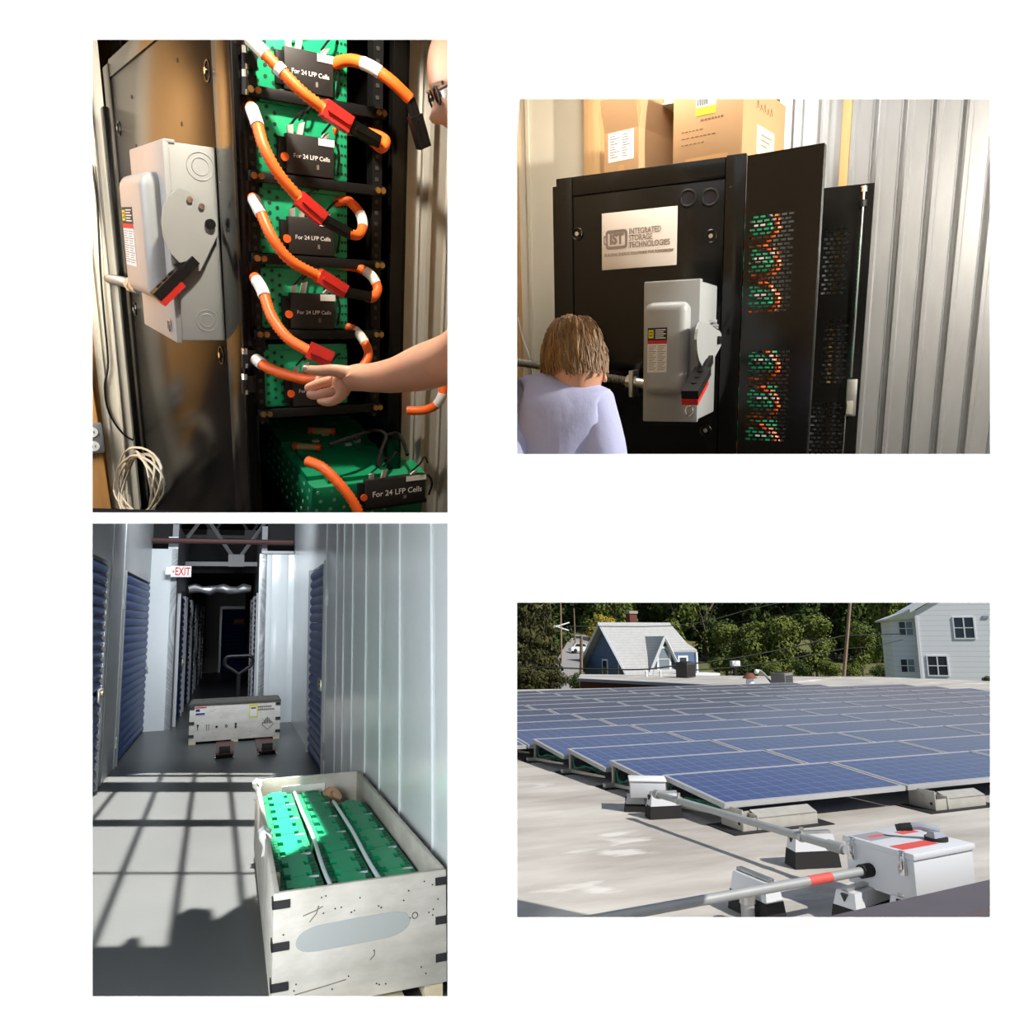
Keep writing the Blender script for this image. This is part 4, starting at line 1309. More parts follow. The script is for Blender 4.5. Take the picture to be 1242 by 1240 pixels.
def hairfn(u, v):
    th_ = 2 * PI * u
    ph = R(2) + (PI / 2 - R(2)) * v
    back = .5 - .5 * math.cos(th_)            # 1 at the back
    ph -= R(30) * back ** 1.5 * (1 - v)
    x = w_ * math.cos(ph) ** .8 * math.sin(th_) if math.cos(ph) > 0 else 0
    y = -d_ * (math.cos(ph) ** .8 if math.cos(ph) > 0 else 0) * math.cos(th_)
    z = HHd * .56 + HHd * .50 * math.sin(ph)
    nz = noise.noise(Vector((th_ * 3.2, v * 2.2, 2))) * .008 + noise.noise(Vector((th_ * 13, v * 3, 5))) * .005
    k = 1 + nz * 9
    return (x * k, y * k + HHd * .02, z + nz * 1.2)


hr.grid(hairfn, 72, 22)
hobj = hr.part('hair', M['hair'], ho, smooth=80)
lockm = MB()
rh = random.Random(12)
for _ in range(900):
    th_ = rh.uniform(0, 2 * PI)
    v0 = rh.uniform(0.05, .95)
    P = []
    for s in range(4):
        v = max(-.05, v0 - s * .075)
        x, y, z = hairfn(((th_ + s * rh.uniform(.0, .05)) / (2 * PI)) % 1, max(0, v))
        g = 1.0 + .014 * s
        P.append(Vector((x * g, y * g, z - (.004 * s if v < .02 else 0))))
    if (P[0] - P[-1]).length < .004: continue
    lockm.tube(P, [.0014, .0018, .0014, .0004], 4, cap=False)
o = lockm.part('hair_lock', M['hair'], ho); o['kind'] = 'stuff'

_door = [o.name for o in bpy.data.objects if o not in BEFORE_DOOR]
DOOR_OBJECTS = lambda: [bpy.data.objects[n] for n in _door if n in bpy.data.objects]
# ---- everything in the two cabinet rooms ends at the room's floor
def cut(objs, co, no):
    done = {}
    for o in objs:
        if o.type != 'MESH' or any(md.type == 'SKIN' for md in o.modifiers):
            continue
        mw = o.matrix_world
        inv = mw.inverted()
        c = inv @ Vector(co)
        n = (mw.to_3x3().transposed() @ Vector(no)).normalized()
        if all((Vector(q.co) - c).dot(n) > 0 for q in o.data.vertices):
            continue
        if all((Vector(q.co) - c).dot(n) < 0 for q in o.data.vertices):
            bpy.data.objects.remove(o)
            continue
        me = o.data.copy()
        bm = bmesh.new()
        bm.from_mesh(me)
        r = bmesh.ops.bisect_plane(bm, geom=list(bm.verts) + list(bm.edges) + list(bm.faces), plane_co=c, plane_no=n, clear_inner=True)
        ed = [e for e in r['geom_cut'] if isinstance(e, bmesh.types.BMEdge) and e.is_boundary]
        if ed:
            bmesh.ops.holes_fill(bm, edges=ed, sides=0)
        bm.to_mesh(me)
        bm.free()
        o.data = me


bpy.context.view_layer.update()
cut([o for o in RACK_OBJECTS() ], (0, 1.306, -.0107), (0, .0084, 1))
hd__ = [o for o in RACK_OBJECTS() if o.name.split('.')[0] in ('head', 'cropped_hair', 'glasses')]
cut(hd__, (.0, 0, 0), (-1, 0, 0))
cut([o for o in DOOR_OBJECTS() ], (0, 0, .05), (0, 0, 1))
# ================================================================== scene: storage hall with crates
CUR[0] = F_HALL
XL, XR = -1.4, 1.027
yl = lambda u: on(u, 795, 0, XL).y
yr = lambda u: on(u, 795, 0, XR).y
M['hall_floor'] = mat('grey_painted_floor', rgb(84, 87, 88), .38, vary=.06, scale=1.2, bump=.05, bscale=30, spec=.4, detail=6)
M['hall_white'] = mat('white_enamel_panel', rgb(206, 212, 214), .22, vary=.015, spec=.5)
M['hall_grey'] = mat('grey_steel_frame', rgb(176, 178, 180), .35, vary=.03)
M['door_blue'] = mat('blue_steel_slat', rgb(20, 58, 118), .42, vary=.05, spec=.3)
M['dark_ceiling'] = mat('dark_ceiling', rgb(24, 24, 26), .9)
M['truss'] = mat('grey_truss', rgb(150, 150, 152), .5)
M['crate'] = mat('weathered_plywood', rgb(172, 168, 158), .8, scale=3.5, color2=rgb(206, 202, 193), stretch=(1, 1, 2.2), bump=.1, bscale=40, detail=8)
M['crate_raw'] = mat('raw_plywood', rgb(206, 190, 154), .8, scale=5, color2=rgb(226, 214, 184), stretch=(1, 1, 3))
M['strap_black'] = mat('black_corner_strap', rgb(38, 38, 40), .5)
M['strap_white'] = mat('white_strap', rgb(214, 222, 226), .4)

YE = on(341, 877, 2, 0).y                     # the end walls where the hall narrows
XI = on(212, 876, 2, 0).x                     # left side of the dark passage
XJ = on(311, 877, 2, 0).x                     # right side
YF = YE + 16                                  # far end of the passage
HT = 5.4
YN = yr(553)
fl = MB(); fl.prism([(-2.2, 2.6), (.35, 2.6), (XR + .06, YN), (XR + .06, YF + .2), (-2.2, YF + .2)], -.06, 0)
fl.struct('floor', M['hall_floor'], smooth=0)
zz = lambda y: (on(330, 627.5, 1, y)).z
YL = 4.33                                     # the sloped sheet added to keep outside sun out ends here
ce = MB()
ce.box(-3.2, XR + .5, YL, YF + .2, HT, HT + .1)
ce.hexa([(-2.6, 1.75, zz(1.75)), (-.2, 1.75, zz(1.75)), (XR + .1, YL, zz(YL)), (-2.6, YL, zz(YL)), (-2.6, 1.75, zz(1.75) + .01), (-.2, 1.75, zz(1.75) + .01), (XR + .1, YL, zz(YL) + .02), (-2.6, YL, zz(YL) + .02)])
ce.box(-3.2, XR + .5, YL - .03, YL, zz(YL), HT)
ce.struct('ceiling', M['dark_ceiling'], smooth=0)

# ---- unseen mask under the hall's sun lamp, cut so its shadows pattern the floor
ZS = 4.9
fpt = lambda u, v, z=0.0: (on(u, v, 2, z).x, on(u, v, 2, z).y)


def bar(m, p, q, w, z=ZS, h=.03):
    p, q = Vector(p), Vector(q)
    d = (q - p).normalized()
    n = Vector((-d.y, d.x)) * w / 2
    m.prism([tuple(p - n), tuple(q - n), tuple(q + n), tuple(p + n)], z, z + h)


mask_mb = MB()
X0, X1 = -1.9, 1.2
yv = lambda v: fpt(230, v)[1]
ytop = yv(937.5)
# outer surround
def band(u0, u1, v0, v1):
    q = [fpt(u0, v1), fpt(u1, v1), fpt(u1, v0), fpt(u0, v0)]
    mask_mb.prism(q, ZS, ZS + .03)


band(40, 400, 905, 938)
band(40, 330, 940, 942.6)
band(40, 330, 949, 961)
band(40, 330, 994.5, 1003)
a_, b_ = fpt(40, 1148), fpt(330, 1148)
mask_mb.prism([(a_[0], YL), (b_[0], YL), b_, a_], ZS, ZS + .03)
e0, e1 = fpt(392, 1006, .5), fpt(356, 944, .5)
mask_mb.prism([(e0[0], YL), (X1, YL), (X1, ytop + .5), (e1[0], ytop + .5), (e1[0], e1[1]), (e0[0], e0[1])], ZS, ZS + .03)
mask_obj = mask_mb.struct('sun_mask', M['hall_grey'], smooth=0)
for (p, q, w_) in (((187, 963), (115, 1141), .05), ((233, 963), (211, 1120), .05), ((280, 962), (294, 1094), .05), ((135, 966), (112, 995), .05)):
    a, b = Vector(fpt(*p)), Vector(fpt(*q))
    m = MB(); bar(m, a + (a - b) * .6, b + (b - a) * .3, w_, ZS - .03); m.part('mask_bar', M['hall_grey'], mask_obj, smooth=0)  # mask bars that cast the stripes on the floor
m = MB(); bar(m, fpt(40, 1059.5), fpt(320, 1059.5), .045, ZS - .03); m.part('mask_bar', M['hall_grey'], mask_obj, smooth=0)
out = [(200, 1152), (206, 1132), (210, 1122), (213, 1113), (222, 1106), (229, 1102), (240, 1101.5), (248, 1103), (256, 1102), (259, 1108), (261, 1116), (285, 1101)]
out = [fpt(*q) for q in out] + [fpt(311, 1084)] + [fpt(345, 1041, .5), fpt(388, 1013, .5), fpt(400, 1010, .5), (X1, YL)]
m = MB(); m.prism(out + [(out[0][0], YL)], ZS - .06, ZS - .03); m.part('silhouette_mask', M['hall_grey'], mask_obj, smooth=0)  # cut to the outline of the photographer's cast shadow
out = [fpt(*q) for q in ((144, 1152), (150, 1143), (157, 1138), (164, 1136.5), (169, 1138), (171.5, 1143), (172, 1152))]
m = MB(); m.prism(out, ZS - .06, ZS - .03); m.part('silhouette_mask', M['hall_grey'], mask_obj, smooth=0)  # smaller lump of the same cast shadow


def slat_mesh(length, pitch, name='slat'):
    m = MB()
    prof = [(0, 0), (-.012, .1), (-.028, .3), (-.03, .62), (-.012, .86), (0, .98)]
    pts = [(y, z * pitch) for y, z in prof]
    back = [(.006, .98 * pitch), (.006, 0)]
    m.prism(pts + back, 0, length, 0)
    return m.mesh(name, M['door_blue'], 40)


def roll_door(name, label, y0, y1, x, face, h, lock=True, handles=True, dark=False, joined=False):
    """A roll-up door in a side wall; face = +1 opens towards +X."""
    rz = R(90) if face > 0 else R(-90)
    w = y1 - y0
    t = bpy.data.objects.new(name, None)
    COL.objects.link(t)
    t['kind'] = 'structure'
    put(t, (x + face * .004, y0 if face > 0 else y1, 0), (0, 0, rz))
    n = int(round(h / .118))
    p = h / n
    if joined:
        m = MB()
        for k in range(n):
            prof = [(0, 0), (-.028, .3), (-.03, .62), (0, .98)]
            m.prism([(yy, (z + k) * p) for yy, z in prof] + [(.006, (k + .98) * p), (.006, k * p)], 0, w, 0)
        m.part('curtain', M['door_blue'], t)
    else:
        me = slat_mesh(w, p)
        for k in range(n):
            sub('slat', me, t, (0, 0, k * p))
    if joined == 'plain':
        return t
    m = MB(); m.box(w, w + .05, -.05, .02, 0, h + .03); m.part('guide_rail', M['hall_grey'], t)
    m = MB(); m.box(-.05, 0, -.05, .02, 0, h + .03); m.part('guide_rail', M['hall_grey'], t)
    # the bright ends of the slats show along the guide
    m = MB()
    for k in range(n): m.box(w - .035, w - .005, -.04, -.03, (k + .15) * p, (k + .6) * p)
    e = m.part('slat_end', M['chrome'], t); e['kind'] = 'stuff'
    if lock:
        m = MB(); m.box(w - .28, w - .04, -.06, -.03, .98, 1.12, .006); l = m.part('latch', M['steel'], t)
        m = MB(); m.cyl((w - .16, -.075, 1.06), (w - .16, -.06, 1.06), .035, 12); m.part('lock', M['brass'], l)
    return t


# left wall: frames between the doors, wall above them
d1a, d1b = yl(100), yl(124.5)
d2a, d2b = yl(147), yl(180)
yend = yl(184.5)
HD = 2.52
wl = MB()
wl.box(XL - .1, XL, d1b + .05, d2a - .05, 0, HT)
wl.box(XL - .1, XL, d2b + .05, yend, 0, HT)
wl.box(XL - .1, XL, d2a - .05, d2b + .05, HD + .03, HT)
wl.box(XL - .1, XL, YL, d1b + .05, HD + .03, HT)
wl.box(XL - .1, XL, YL, d1a - .05, 0, HT)
wl.box(XL - .1, XL, 2.6, YL, 0, zz(2.6))
w = wl.struct('wall_left', M['hall_grey'], smooth=0)
roll_door('door_1', '', d1a, d1b, XL - .03, 1, HD)
roll_door('door_2', '', d2a, d2b, XL - .03, 1, HD)
for yy, zt in ((d1b + .3, 3.6), (d2a - .2, 3.6), (d2b + .1, 4.2), (yend - .02, 5.2)):
    m = MB(); m.box(XL - .005, XL + .012, yy, yy + .03, 0, zt); m.part('corner_bead', M['hall_white'], w, smooth=0)
for yy, z in ((d2a - .09, 2.1), (d2a - .09, .32)):
    m = MB(); m.box(XL - .01, XL + .02, yy - .05, yy + .05, z - .07, z + .07); m.part('hinge_plate', M['chrome'], w, smooth=0)

# the set back end wall on the left, and the dark passage
zt_l = on(200, 666, 1, YE).z
we = MB(); we.box(XL - .75, XI, YE, YE + .1, 0, zt_l)
e = we.struct('wall_end', M['hall_white'], smooth=0)
m = MB(); m.box(XI - .16, XI, YE - .01, YE + .1, zt_l, zt_l + .22); m.part('top_bracket', M['hall_white'], e, smooth=0)
zt_r = on(341, 672, 1, YE).z
we2 = MB(); we2.box(XJ, XR + .06, YE + .012, YE + .1, 0, zt_r)
e2 = we2.struct('wall_end', M['hall_white'], smooth=0)
uu = [311, 327, 347, 366]
for a, b in zip(uu[:-1], uu[1:]):
    xa, xb = on(a, 795, 1, YE).x, on(b, 795, 1, YE).x
    m = MB(); m.box(xa + .006, xb - .006, YE, YE + .014, 0.0, zt_r, .006); m.part('wall_panel', M['hall_white'], e2)
m = MB(); m.box(XJ, XR, YE - .03, YE + .02, zt_r, zt_r + .05); m.part('top_channel', M['chrome'], e2, smooth=0)

pw = MB()
pw.box(XI - .1, XI, YE, YF, 0, 3.6); pw.box(XJ, XJ + .1, YE, YF, 0, 3.6)
pw.struct('wall_passage', mat('passage_grey', rgb(120, 122, 126), .5), smooth=0)
pf = MB(); pf.box(-3.2, 2.2, YF, YF + .1, 0, HT)
pf.struct('wall_back', mat('far_wall', rgb(150, 150, 146), .7), smooth=0)
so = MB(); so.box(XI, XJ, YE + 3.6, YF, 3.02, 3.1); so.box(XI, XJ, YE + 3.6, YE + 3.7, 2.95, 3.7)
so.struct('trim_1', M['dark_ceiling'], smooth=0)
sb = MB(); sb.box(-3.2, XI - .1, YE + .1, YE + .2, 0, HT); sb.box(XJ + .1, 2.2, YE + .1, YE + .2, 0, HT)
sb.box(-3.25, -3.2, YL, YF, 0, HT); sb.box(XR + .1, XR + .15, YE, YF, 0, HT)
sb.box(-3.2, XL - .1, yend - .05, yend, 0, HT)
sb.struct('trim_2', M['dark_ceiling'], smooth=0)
for k, (a, b) in enumerate(((.5, 2.1), (2.9, 4.7), (5.4, 7.2), (8.6, 10.4), (11.4, 13.2))):
    roll_door('door_%d' % (4 + k), '', YE + a, YE + b, XI, 1, 2.35, lock=(k == 0), joined=True)
for k, (a, b) in enumerate(((.6, 2.4), (3.2, 5.0))):
    roll_door('door_%d' % (9 + k), '', YE + a, YE + b, XJ, -1, 2.35, lock=False, joined=True)
t = bpy.data.objects.new('door_11', None); COL.objects.link(t); t['kind'] = 'structure'
xc = (XI + XJ) / 2 + .45
put(t, (xc - .55, YF - .01, 0))
m = MB()
for k in range(18): m.prism([(0, k * .13), (-.03, (k + .4) * .13), (0, (k + .97) * .13)], 0, 1.1, 0)
m.part('curtain', M['door_blue'], t)
m = MB(); m.box(-.08, 0, -.06, .0, 0, 2.45); m.box(1.1, 1.18, -.06, 0, 0, 2.45); m.box(-.08, 1.18, -.06, 0, 2.36, 2.46); m.part('door_frame', M['hall_white'], t)


def exit_sign(label, p, s, rz, glow=False):
    t = thing('exit_sign', label, 'sign', p, (0, 0, rz))
    m = MB(); m.box(-.17 * s, .17 * s, -.02, .02, -.1 * s, .1 * s, .006); m.part('sign_face', M['paper'], t)
    if s > .8:
        letters('EXIT', .2 * s, M['ink_red'], t, (.025 * s, -.0215, -.005), (PI / 2, 0, 0), align='CENTER', bold=.004, width=.25 * s)
        m = MB(); m.prism([(-.145 * s, 0), (-.115 * s, .035 * s), (-.115 * s, -.035 * s)], -.0225, -.0205, 1); m.part('arrow', M['ink_red'], t)
        m = MB(); m.box(-.26 * s, -.17 * s, -.03, .03, -.06 * s, .08 * s, .006); m.part('mount', M['white'], t)
    else:
        letters('EXIT', .2 * s, M['paper'], t, (0, -.0215, -.005), (PI / 2, 0, 0), align='CENTER', bold=.003)
    return t


ey = YE - .12
pe = on(219.5, 693.5, 1, ey)
sx = (on(232, 693, 1, ey) - on(207, 693, 1, ey)).length / .34
exit_sign('white EXIT sign with red letters on the left above the passage', pe, sx, R(8))
pe = on(290, 754, 1, YF - .05)
t = thing('exit_sign', 'small dim red EXIT sign far down the dark passage', 'sign', pe)
m = MB(); m.box(-.2, .2, -.02, .02, -.13, .13, .006); m.part('sign_face', mat('dim_red', rgb(150, 44, 44), .6), t)
letters('EXIT', .16, M['paper'], t, (0, -.022, -.003), (PI / 2, 0, 0), align='CENTER')

# roof trusses and duct
def truss(label, y, z, x0, x1, n, h):
    t = thing('roof_truss', label, 'truss', (0, y, z))
    m = MB(); m.box(x0, x1, -.04, .04, h, h + .09); m.part('top_chord', M['truss'], t, smooth=0)
    m = MB(); m.box(x0, x1, -.04, .04, -.09, 0); m.part('bottom_chord', M['truss'], t, smooth=0)
    w = (x1 - x0) / n
    for k in range(n):
        a = x0 + w * k
        for q, s in (((a, 0, 0), (a + w / 2, 0, h)), ((a + w / 2, 0, h), (a + w, 0, 0))):
            m = MB(); m.tube([q, s], .038, 4); m.part('web_bar', M['truss'], t, smooth=0)
        m = MB(); m.box(a - .16, a + .16, -.05, .05, -.1, .16); m.part('gusset', M['truss'], t, smooth=0)


truss('nearest grey roof truss above the passage', YE + 2.4, on(290, 682, 1, YE + 2.4).z, -2.6, XR + .3, 3, 1.0)
truss('second grey roof truss, lower and further back in the dark', YE + 8, 4.3, -2.6, 1.4, 4, .9)
py = on(279, 715, 1, YE + 2.9)
t = thing('duct', 'shiny foil wrapped duct below the nearest roof truss', 'duct', (0, py.y, py.z))
m = MB()
m.tube([(XI + .05 + k * .14, .02 * math.sin(k * 2.1), .03 * math.sin(k * 1.7)) for k in range(int((XJ - XI - .1) / .14) + 1)], [.09 + .018 * math.sin(k * 2.6) for k in range(int((XJ - XI - .1) / .14) + 1)], 10)
m.part('foil_sleeve', M['alu'], t)
py = on(300, 640, 1, YE + 1.5)
t = thing('sprinkler_pipe', 'dark red pipe under the ceiling above the passage', 'pipe', (0, YE - .15, on(270, 657, 1, YE - .15).z))
m = MB(); m.cyl((XL + .02, 0, 0), (XR - .03, 0, 0), .05, 10); m.part('pipe', mat('dark_red_pipe', rgb(70, 40, 38), .6), t)

# right wall: tall white panels, each with a lip, and the blue door
seams = [395, 407.5, 416.4, 427.4, 443.8, 461.3, 485.2, 524, 600]
ys = [yr(u) for u in seams]
wr = MB()
dr0, dr1 = yr(394), yr(376)
zt2 = lambda y: zz(y) if y < YL + .1 else HT
wr.hexa([(XR + .012, YN, 0), (XR + .1, YN, 0), (XR + .1, YL, 0), (XR + .012, YL, 0), (XR + .012, YN, zz(YN)), (XR + .1, YN, zz(YN)), (XR + .1, YL, zz(YL)), (XR + .012, YL, zz(YL))])
wr.box(XR + .012, XR + .1, YL, dr0 - .05, 0, HT)
wr.box(XR + .012, XR + .1, dr0 - .05, dr1 + .05, HD + .03, HT)
wr.box(XR + .012, XR + .1, dr1 + .05, YE + .1, 0, HT)
wr = wr.struct('wall_right', M['hall_white'], smooth=0)
for a, b in zip(ys[1:], ys[:-1]):
    a = max(a, YN)
    za, zb = zt2(a) - .01, zt2(b) - .01
    m = MB()
    x0, x1 = XR - .006, XR + .014
    lip = .022
    m.hexa([(x0 + .004, a + .004, 0), (x1, a + .004, 0), (x1, b - .004, 0), (x0 + .004, b - .004, 0), (x0 + .004, a + .004, za), (x1, a + .004, za), (x1, b - .004, zb), (x0 + .004, b - .004, zb)])
    m.hexa([(x0 - .008, b - lip, 0), (x1, b - lip, 0), (x1, b - .004, 0), (x0 - .008, b - .004, 0), (x0 - .008, b - lip, zb), (x1, b - lip, zb), (x1, b - .004, zb), (x0 - .008, b - .004, zb)])
    m.part('wall_panel', M['hall_white'], wr, smooth=0)
roll_door('door_3', '', dr0, dr1, XR + .02, -1, HD)
m = MB(); m.box(XR - .02, XR + .01, dr0 - .12, dr0 - .05, 2.0, 2.2); m.part('hinge_plate', M['chrome'], wr, smooth=0)
m = MB(); m.box(XR - .02, XR + .01, dr0 - .12, dr0 - .05, .2, .4); m.part('hinge_plate', M['chrome'], wr, smooth=0)


# ---- the open crate in front
CX0, CX1, CY0, CY1, CZ = .173, .985, 3.537, 6.21, .585
crate = thing('shipping_crate', 'open white plywood crate in front, filled with green battery packs', 'crate', (CX0, CY0, 0))
W_, D_ = CX1 - CX0, CY1 - CY0
th = .026
m = MB(); m.box(0, W_, 0, th, .07, CZ, .003); fp = m.part('front_panel', M['crate'], crate)
m = MB(); m.box(0, W_, D_ - th, D_, .07, CZ, .003); m.part('back_panel', M['crate'], crate)
m = MB(); m.box(0, th, th, D_ - th, .07, CZ, .003); m.part('side_panel', M['crate'], crate)
m = MB(); m.box(W_ - th, W_, th, D_ - th, .07, CZ, .003); m.part('side_panel', M['crate'], crate)
m = MB(); m.box(th, W_ - th, th, D_ - th, .07, .10); m.part('bottom_panel', M['crate_raw'], crate)
for x in (.06, W_ / 2, W_ - .06):
    m = MB(); m.box(x - .045, x + .045, .02, D_ - .02, 0, .07); m.part('skid', M['crate_raw'], crate)
for y in (.3, D_ - .1):
    m = MB(); m.box(th, th + .02, y, y + .07, .12, CZ - .02); m.part('cleat', M['crate_raw'], crate)
m = MB(); m.box(.2, W_ - .28, D_ - th - .012, D_ - th, .43, .52); m.part('paper_pouch', M['paper'], crate, label='white document pouch on the inner back panel')
for side in (0, 1):
    for z in (.535, .355, .185):
        x0, x1 = (-.006, .07) if side == 0 else (W_ - .055, W_ + .006)
        m = MB(); m.box(x0, x1, -.006, .0, z - .018, z + .018)
        m.box(-.006 if side == 0 else W_, 0 if side == 0 else W_ + .006, -.006, .07, z - .018, z + .018)
        m.part('corner_strap', M['strap_black'], crate, smooth=0)
nl = MB()
rn = random.Random(4)
for _ in range(40):
    x, z = rn.uniform(.04, W_ - .04), rn.choice([.53, .47, .40, .25, .17, .12]) + rn.uniform(-.02, .02)
    nl.cyl((x, -.0015, z), (x, .002, z), .004, 6)
o = nl.part('nail_head', M['ink'], crate, smooth=0); o['kind'] = 'stuff'
# grey painted-over area on the front
pts = []
for k in range(24):
    a = 2 * PI * k / 24
    sx_, sz_ = math.cos(a), math.sin(a)
    px_ = math.copysign(abs(sx_) ** .35, sx_) * .265
    pts.append((.365 + px_ + .0, .368 + sz_ * .058 + .012 * sx_))
m = MB(); m.prism(pts, -.002, .001, 1); m.part('painted_patch', mat('grey_overpaint', rgb(163, 167, 165), .8), crate, label='smooth grey overpainted patch')
m = MB(); m.tube([(.655 + .014 * math.cos(a / 10 * 2 * PI), -.001, .395 + .014 * math.sin(a / 10 * 2 * PI)) for a in range(11)], .0018, 4); m.part('pen_mark', M['ink'], crate)
for (a, b) in ((((.13, .47), (.22, .50))), ((.2, .505), (.16, .44)), ((.46, .27), (.44, .23)), ((.1, .14), (.33, .165))):
    m = MB(); m.tube([(a[0], -.0005, a[1]), ((a[0] + b[0]) / 2 + .01, -.0005, (a[1] + b[1]) / 2), (b[0], -.0005, b[1])], .0025, 4); m.part('scuff', mat('brown_scuff', rgb(120, 108, 92), .9), crate)

# green packs: three long rows of modules
NY = [6, 6, 5]
PITCH = .415
COLW = (W_ - 2 * th - .03) / 3
TOPZ = .505


def pack_meshes():
    w, d, h = COLW - .012, PITCH - .006, .34
    b = MB(); b.box(-w / 2, w / 2, 0, d, TOPZ - h, TOPZ - .02, .006)
    body = b.mesh('pack_body', M['green_shaded'])
    c = MB()
    a, e = w * .17, w * .30
    c.prism([(-a, 0), (a, 0), (a, d * .12), (e, d * .12), (e, d * .42), (a * 1.05, d * .42), (a * 1.05, d * .62), (e, d * .62), (e, d * .9), (a, d * .9), (a, d), (-a, d), (-a, d * .9), (-e, d * .9), (-e, d * .6), (-a, d * .6), (-a, d * .38), (-e, d * .38), (-e, d * .1), (-a, d * .1)], TOPZ - .02, TOPZ, 2)
    cover = c.mesh('cover', M['green'], 0)
    hm = MB()
    for s in (-1, 1):
        for i in range(3):
            for j in range(6):
                hm.cyl((s * (w * .33 + i * w * .055), d * (.1 + j * .15), TOPZ - .021), (s * (w * .33 + i * w * .055), d * (.1 + j * .15), TOPZ - .019), .0055, 6)
    holes = hm.mesh('vent_hole', M['green_dark'], 0)
    t = MB(); t.box(w * .2, w * .44, d * .02, d * .05, TOPZ - .02, TOPZ - .012)
    tabm = t.mesh('white_tab', M['strap_white'], 0)
    return body, cover, holes, tabm


PB, PC, PH, PT = pack_meshes()
colname = ['left', 'middle', 'right']
for c in range(3):
    for r in range(NY[c]):
        x = th + .015 + COLW * (c + .5) + (-.012 if c == 0 else 0)
        y = th + .02 + PITCH * r
        lab = 'green battery pack in the %s row of the open crate, %s from the front' % (colname[c], ORD[r])
        t = thing('battery_pack', lab, 'battery', (CX0 + x, CY0 + y, .0 - .012 * c), (0, 0, 0), 'green battery packs in the open crate')
        sub('pack_body', PB, t); sub('cover', PC, t)
        sub('white_tab', PT, t)
        o = sub('vent_hole', PH, t); o['kind'] = 'stuff'
for c, lab in ((0, 'white strap lying between the left and middle rows of green packs'), (1, 'white strap lying between the middle and right rows of green packs')):
    x = CX0 + th + .015 + COLW * (c + 1)
    ye = CY0 + th + PITCH * (6 if c == 0 else 5)
    m = MB()
    P = spline([(x + .012, CY0 + th + .015, TOPZ - .01), (x - .005, CY0 + .5, TOPZ + .003), (x + .008, CY0 + 1.2, TOPZ - .004), (x - .004, CY0 + 1.8, TOPZ + .004), (x, ye - .02, TOPZ - .01)], 6)
    m.tube([(p.x, p.y, p.z) for p in P], .011, 8)
    tag(m.top('strap', M['strap_white']), lab, 'strap')
# paper and plastic in the empty corner
px_ = CX0 + W_ * .5
m = MB(); m.grid(lambda u, v: (CX0 + W_ * (.46 + .3 * u), CY1 - .07 - .13 * v, .44 + .06 * v * (1 - u) + .02 * math.sin(5 * u)), 8, 4)
tag(m.top('paper_sheet', M['paper']), 'loose white sheet behind the middle row of green packs', 'paper')
m = MB()
m.tube(spline([(CX0 + W_ * .62, CY1 - .28, .42), (CX0 + W_ * .68, CY1 - .22, .475), (CX0 + W_ * .78, CY1 - .25, .43)], 5), [.02, .04, .05, .05, .045, .05, .05, .045, .04, .03, .02], 8)
tag(m.top('packing_roll', mat('tan_wrap', rgb(190, 150, 116), .7)), 'crumpled tan wrap at the back of the open crate', 'packaging')
# white rags over the left rim
for (y, lab, s) in ((CY0 + 2.45, 'white rag on the left rim of the open crate, the far one', 1.0), (CY0 + 1.0, 'white rag hanging over the left side of the open crate, the near one', 1.1)):
    m = MB()
    def rag(u, v, y=y, s=s):
        a = u * 1.0
        wob = .014 * math.sin(9 * v + 4 * u) + .01 * noise.noise(Vector((u * 3, v * 3, y)))
        x = CX0 - .035 * s * math.sin(PI * min(1, u * 1.4)) + .03 * (1 - u) + wob
        z = CZ + .03 * s * math.sin(PI * u) - .16 * s * max(0, u - .4) + wob
        return (x, y + (v - .5) * .16 * s * (1 - .6 * u) + .01 * math.sin(6 * u), z)
    m.grid(rag, 10, 10)
    me_ = m
    o = me_.top('rag', M['paper'], smooth=60)
    so_ = o.modifiers.new('thick', 'SOLIDIFY'); so_.thickness = .006
    tag(o, lab, 'rag', 'white rags on the crate rim')
q = on(440, 1203, 2, .03)
m = MB(); m.box(q.x - .17, q.x + .17, q.y - .25, q.y + .0, 0, .05, .004)
tag(m.top('plywood_lid', M['crate_raw']), 'pale plywood board on the floor in front of the open crate', 'board')

# ---- the closed crate further back on its pallet jack
fy = on(285, 900, 2, .0).y
fx0, fx1 = on(229.5, 875, 1, fy).x, on(339.5, 875, 1, fy).x
fz0, fz1 = on(285, 897, 1, fy).z, on(285, 854, 1, fy).z
fw, fh = fx1 - fx0, fz1 - fz0
fc = thing('shipping_crate', 'closed white plywood crate with printed symbols standing on a pallet jack', 'crate', (fx0, fy, 0))
fd = .72
M['grey_board'] = mat('grey_board', rgb(92, 90, 85), .85, vary=.1)
M['crate_far'] = mat('brightened_plywood', rgb(206, 202, 192), .8, scale=3.5, color2=rgb(232, 229, 220), stretch=(1, 1, 2.2), bump=.1, bscale=40, detail=8)  # crate plywood with extra brightness put into the colour for the dim far end
m = MB(); m.box(0, fw, 0, .03, fz0, fz1, .004); m.part('front_panel', M['crate_far'], fc)
m = MB(); m.box(0, .03, .03, fd, fz0, fz1); m.box(fw - .03, fw, .03, fd, fz0, fz1); m.box(0, fw, fd, fd + .03, fz0, fz1); m.part('side_panel', M['crate'], fc)
m = MB(); m.box(-.01, fw + .01, -.01, fd + .04, fz1, fz1 + .03, .004); m.part('lid', mat('grey_lid', rgb(84, 82, 78), .85, vary=.1), fc)
for k in range(8):
    m = MB(); m.box(.02 + k * (fw - .04) / 8 + .004, .02 + (k + 1) * (fw - .04) / 8 - .004, .0, fd + .03, fz1 + .03, fz1 + .036); m.part('lid_board', M['grey_board'], fc, smooth=0)
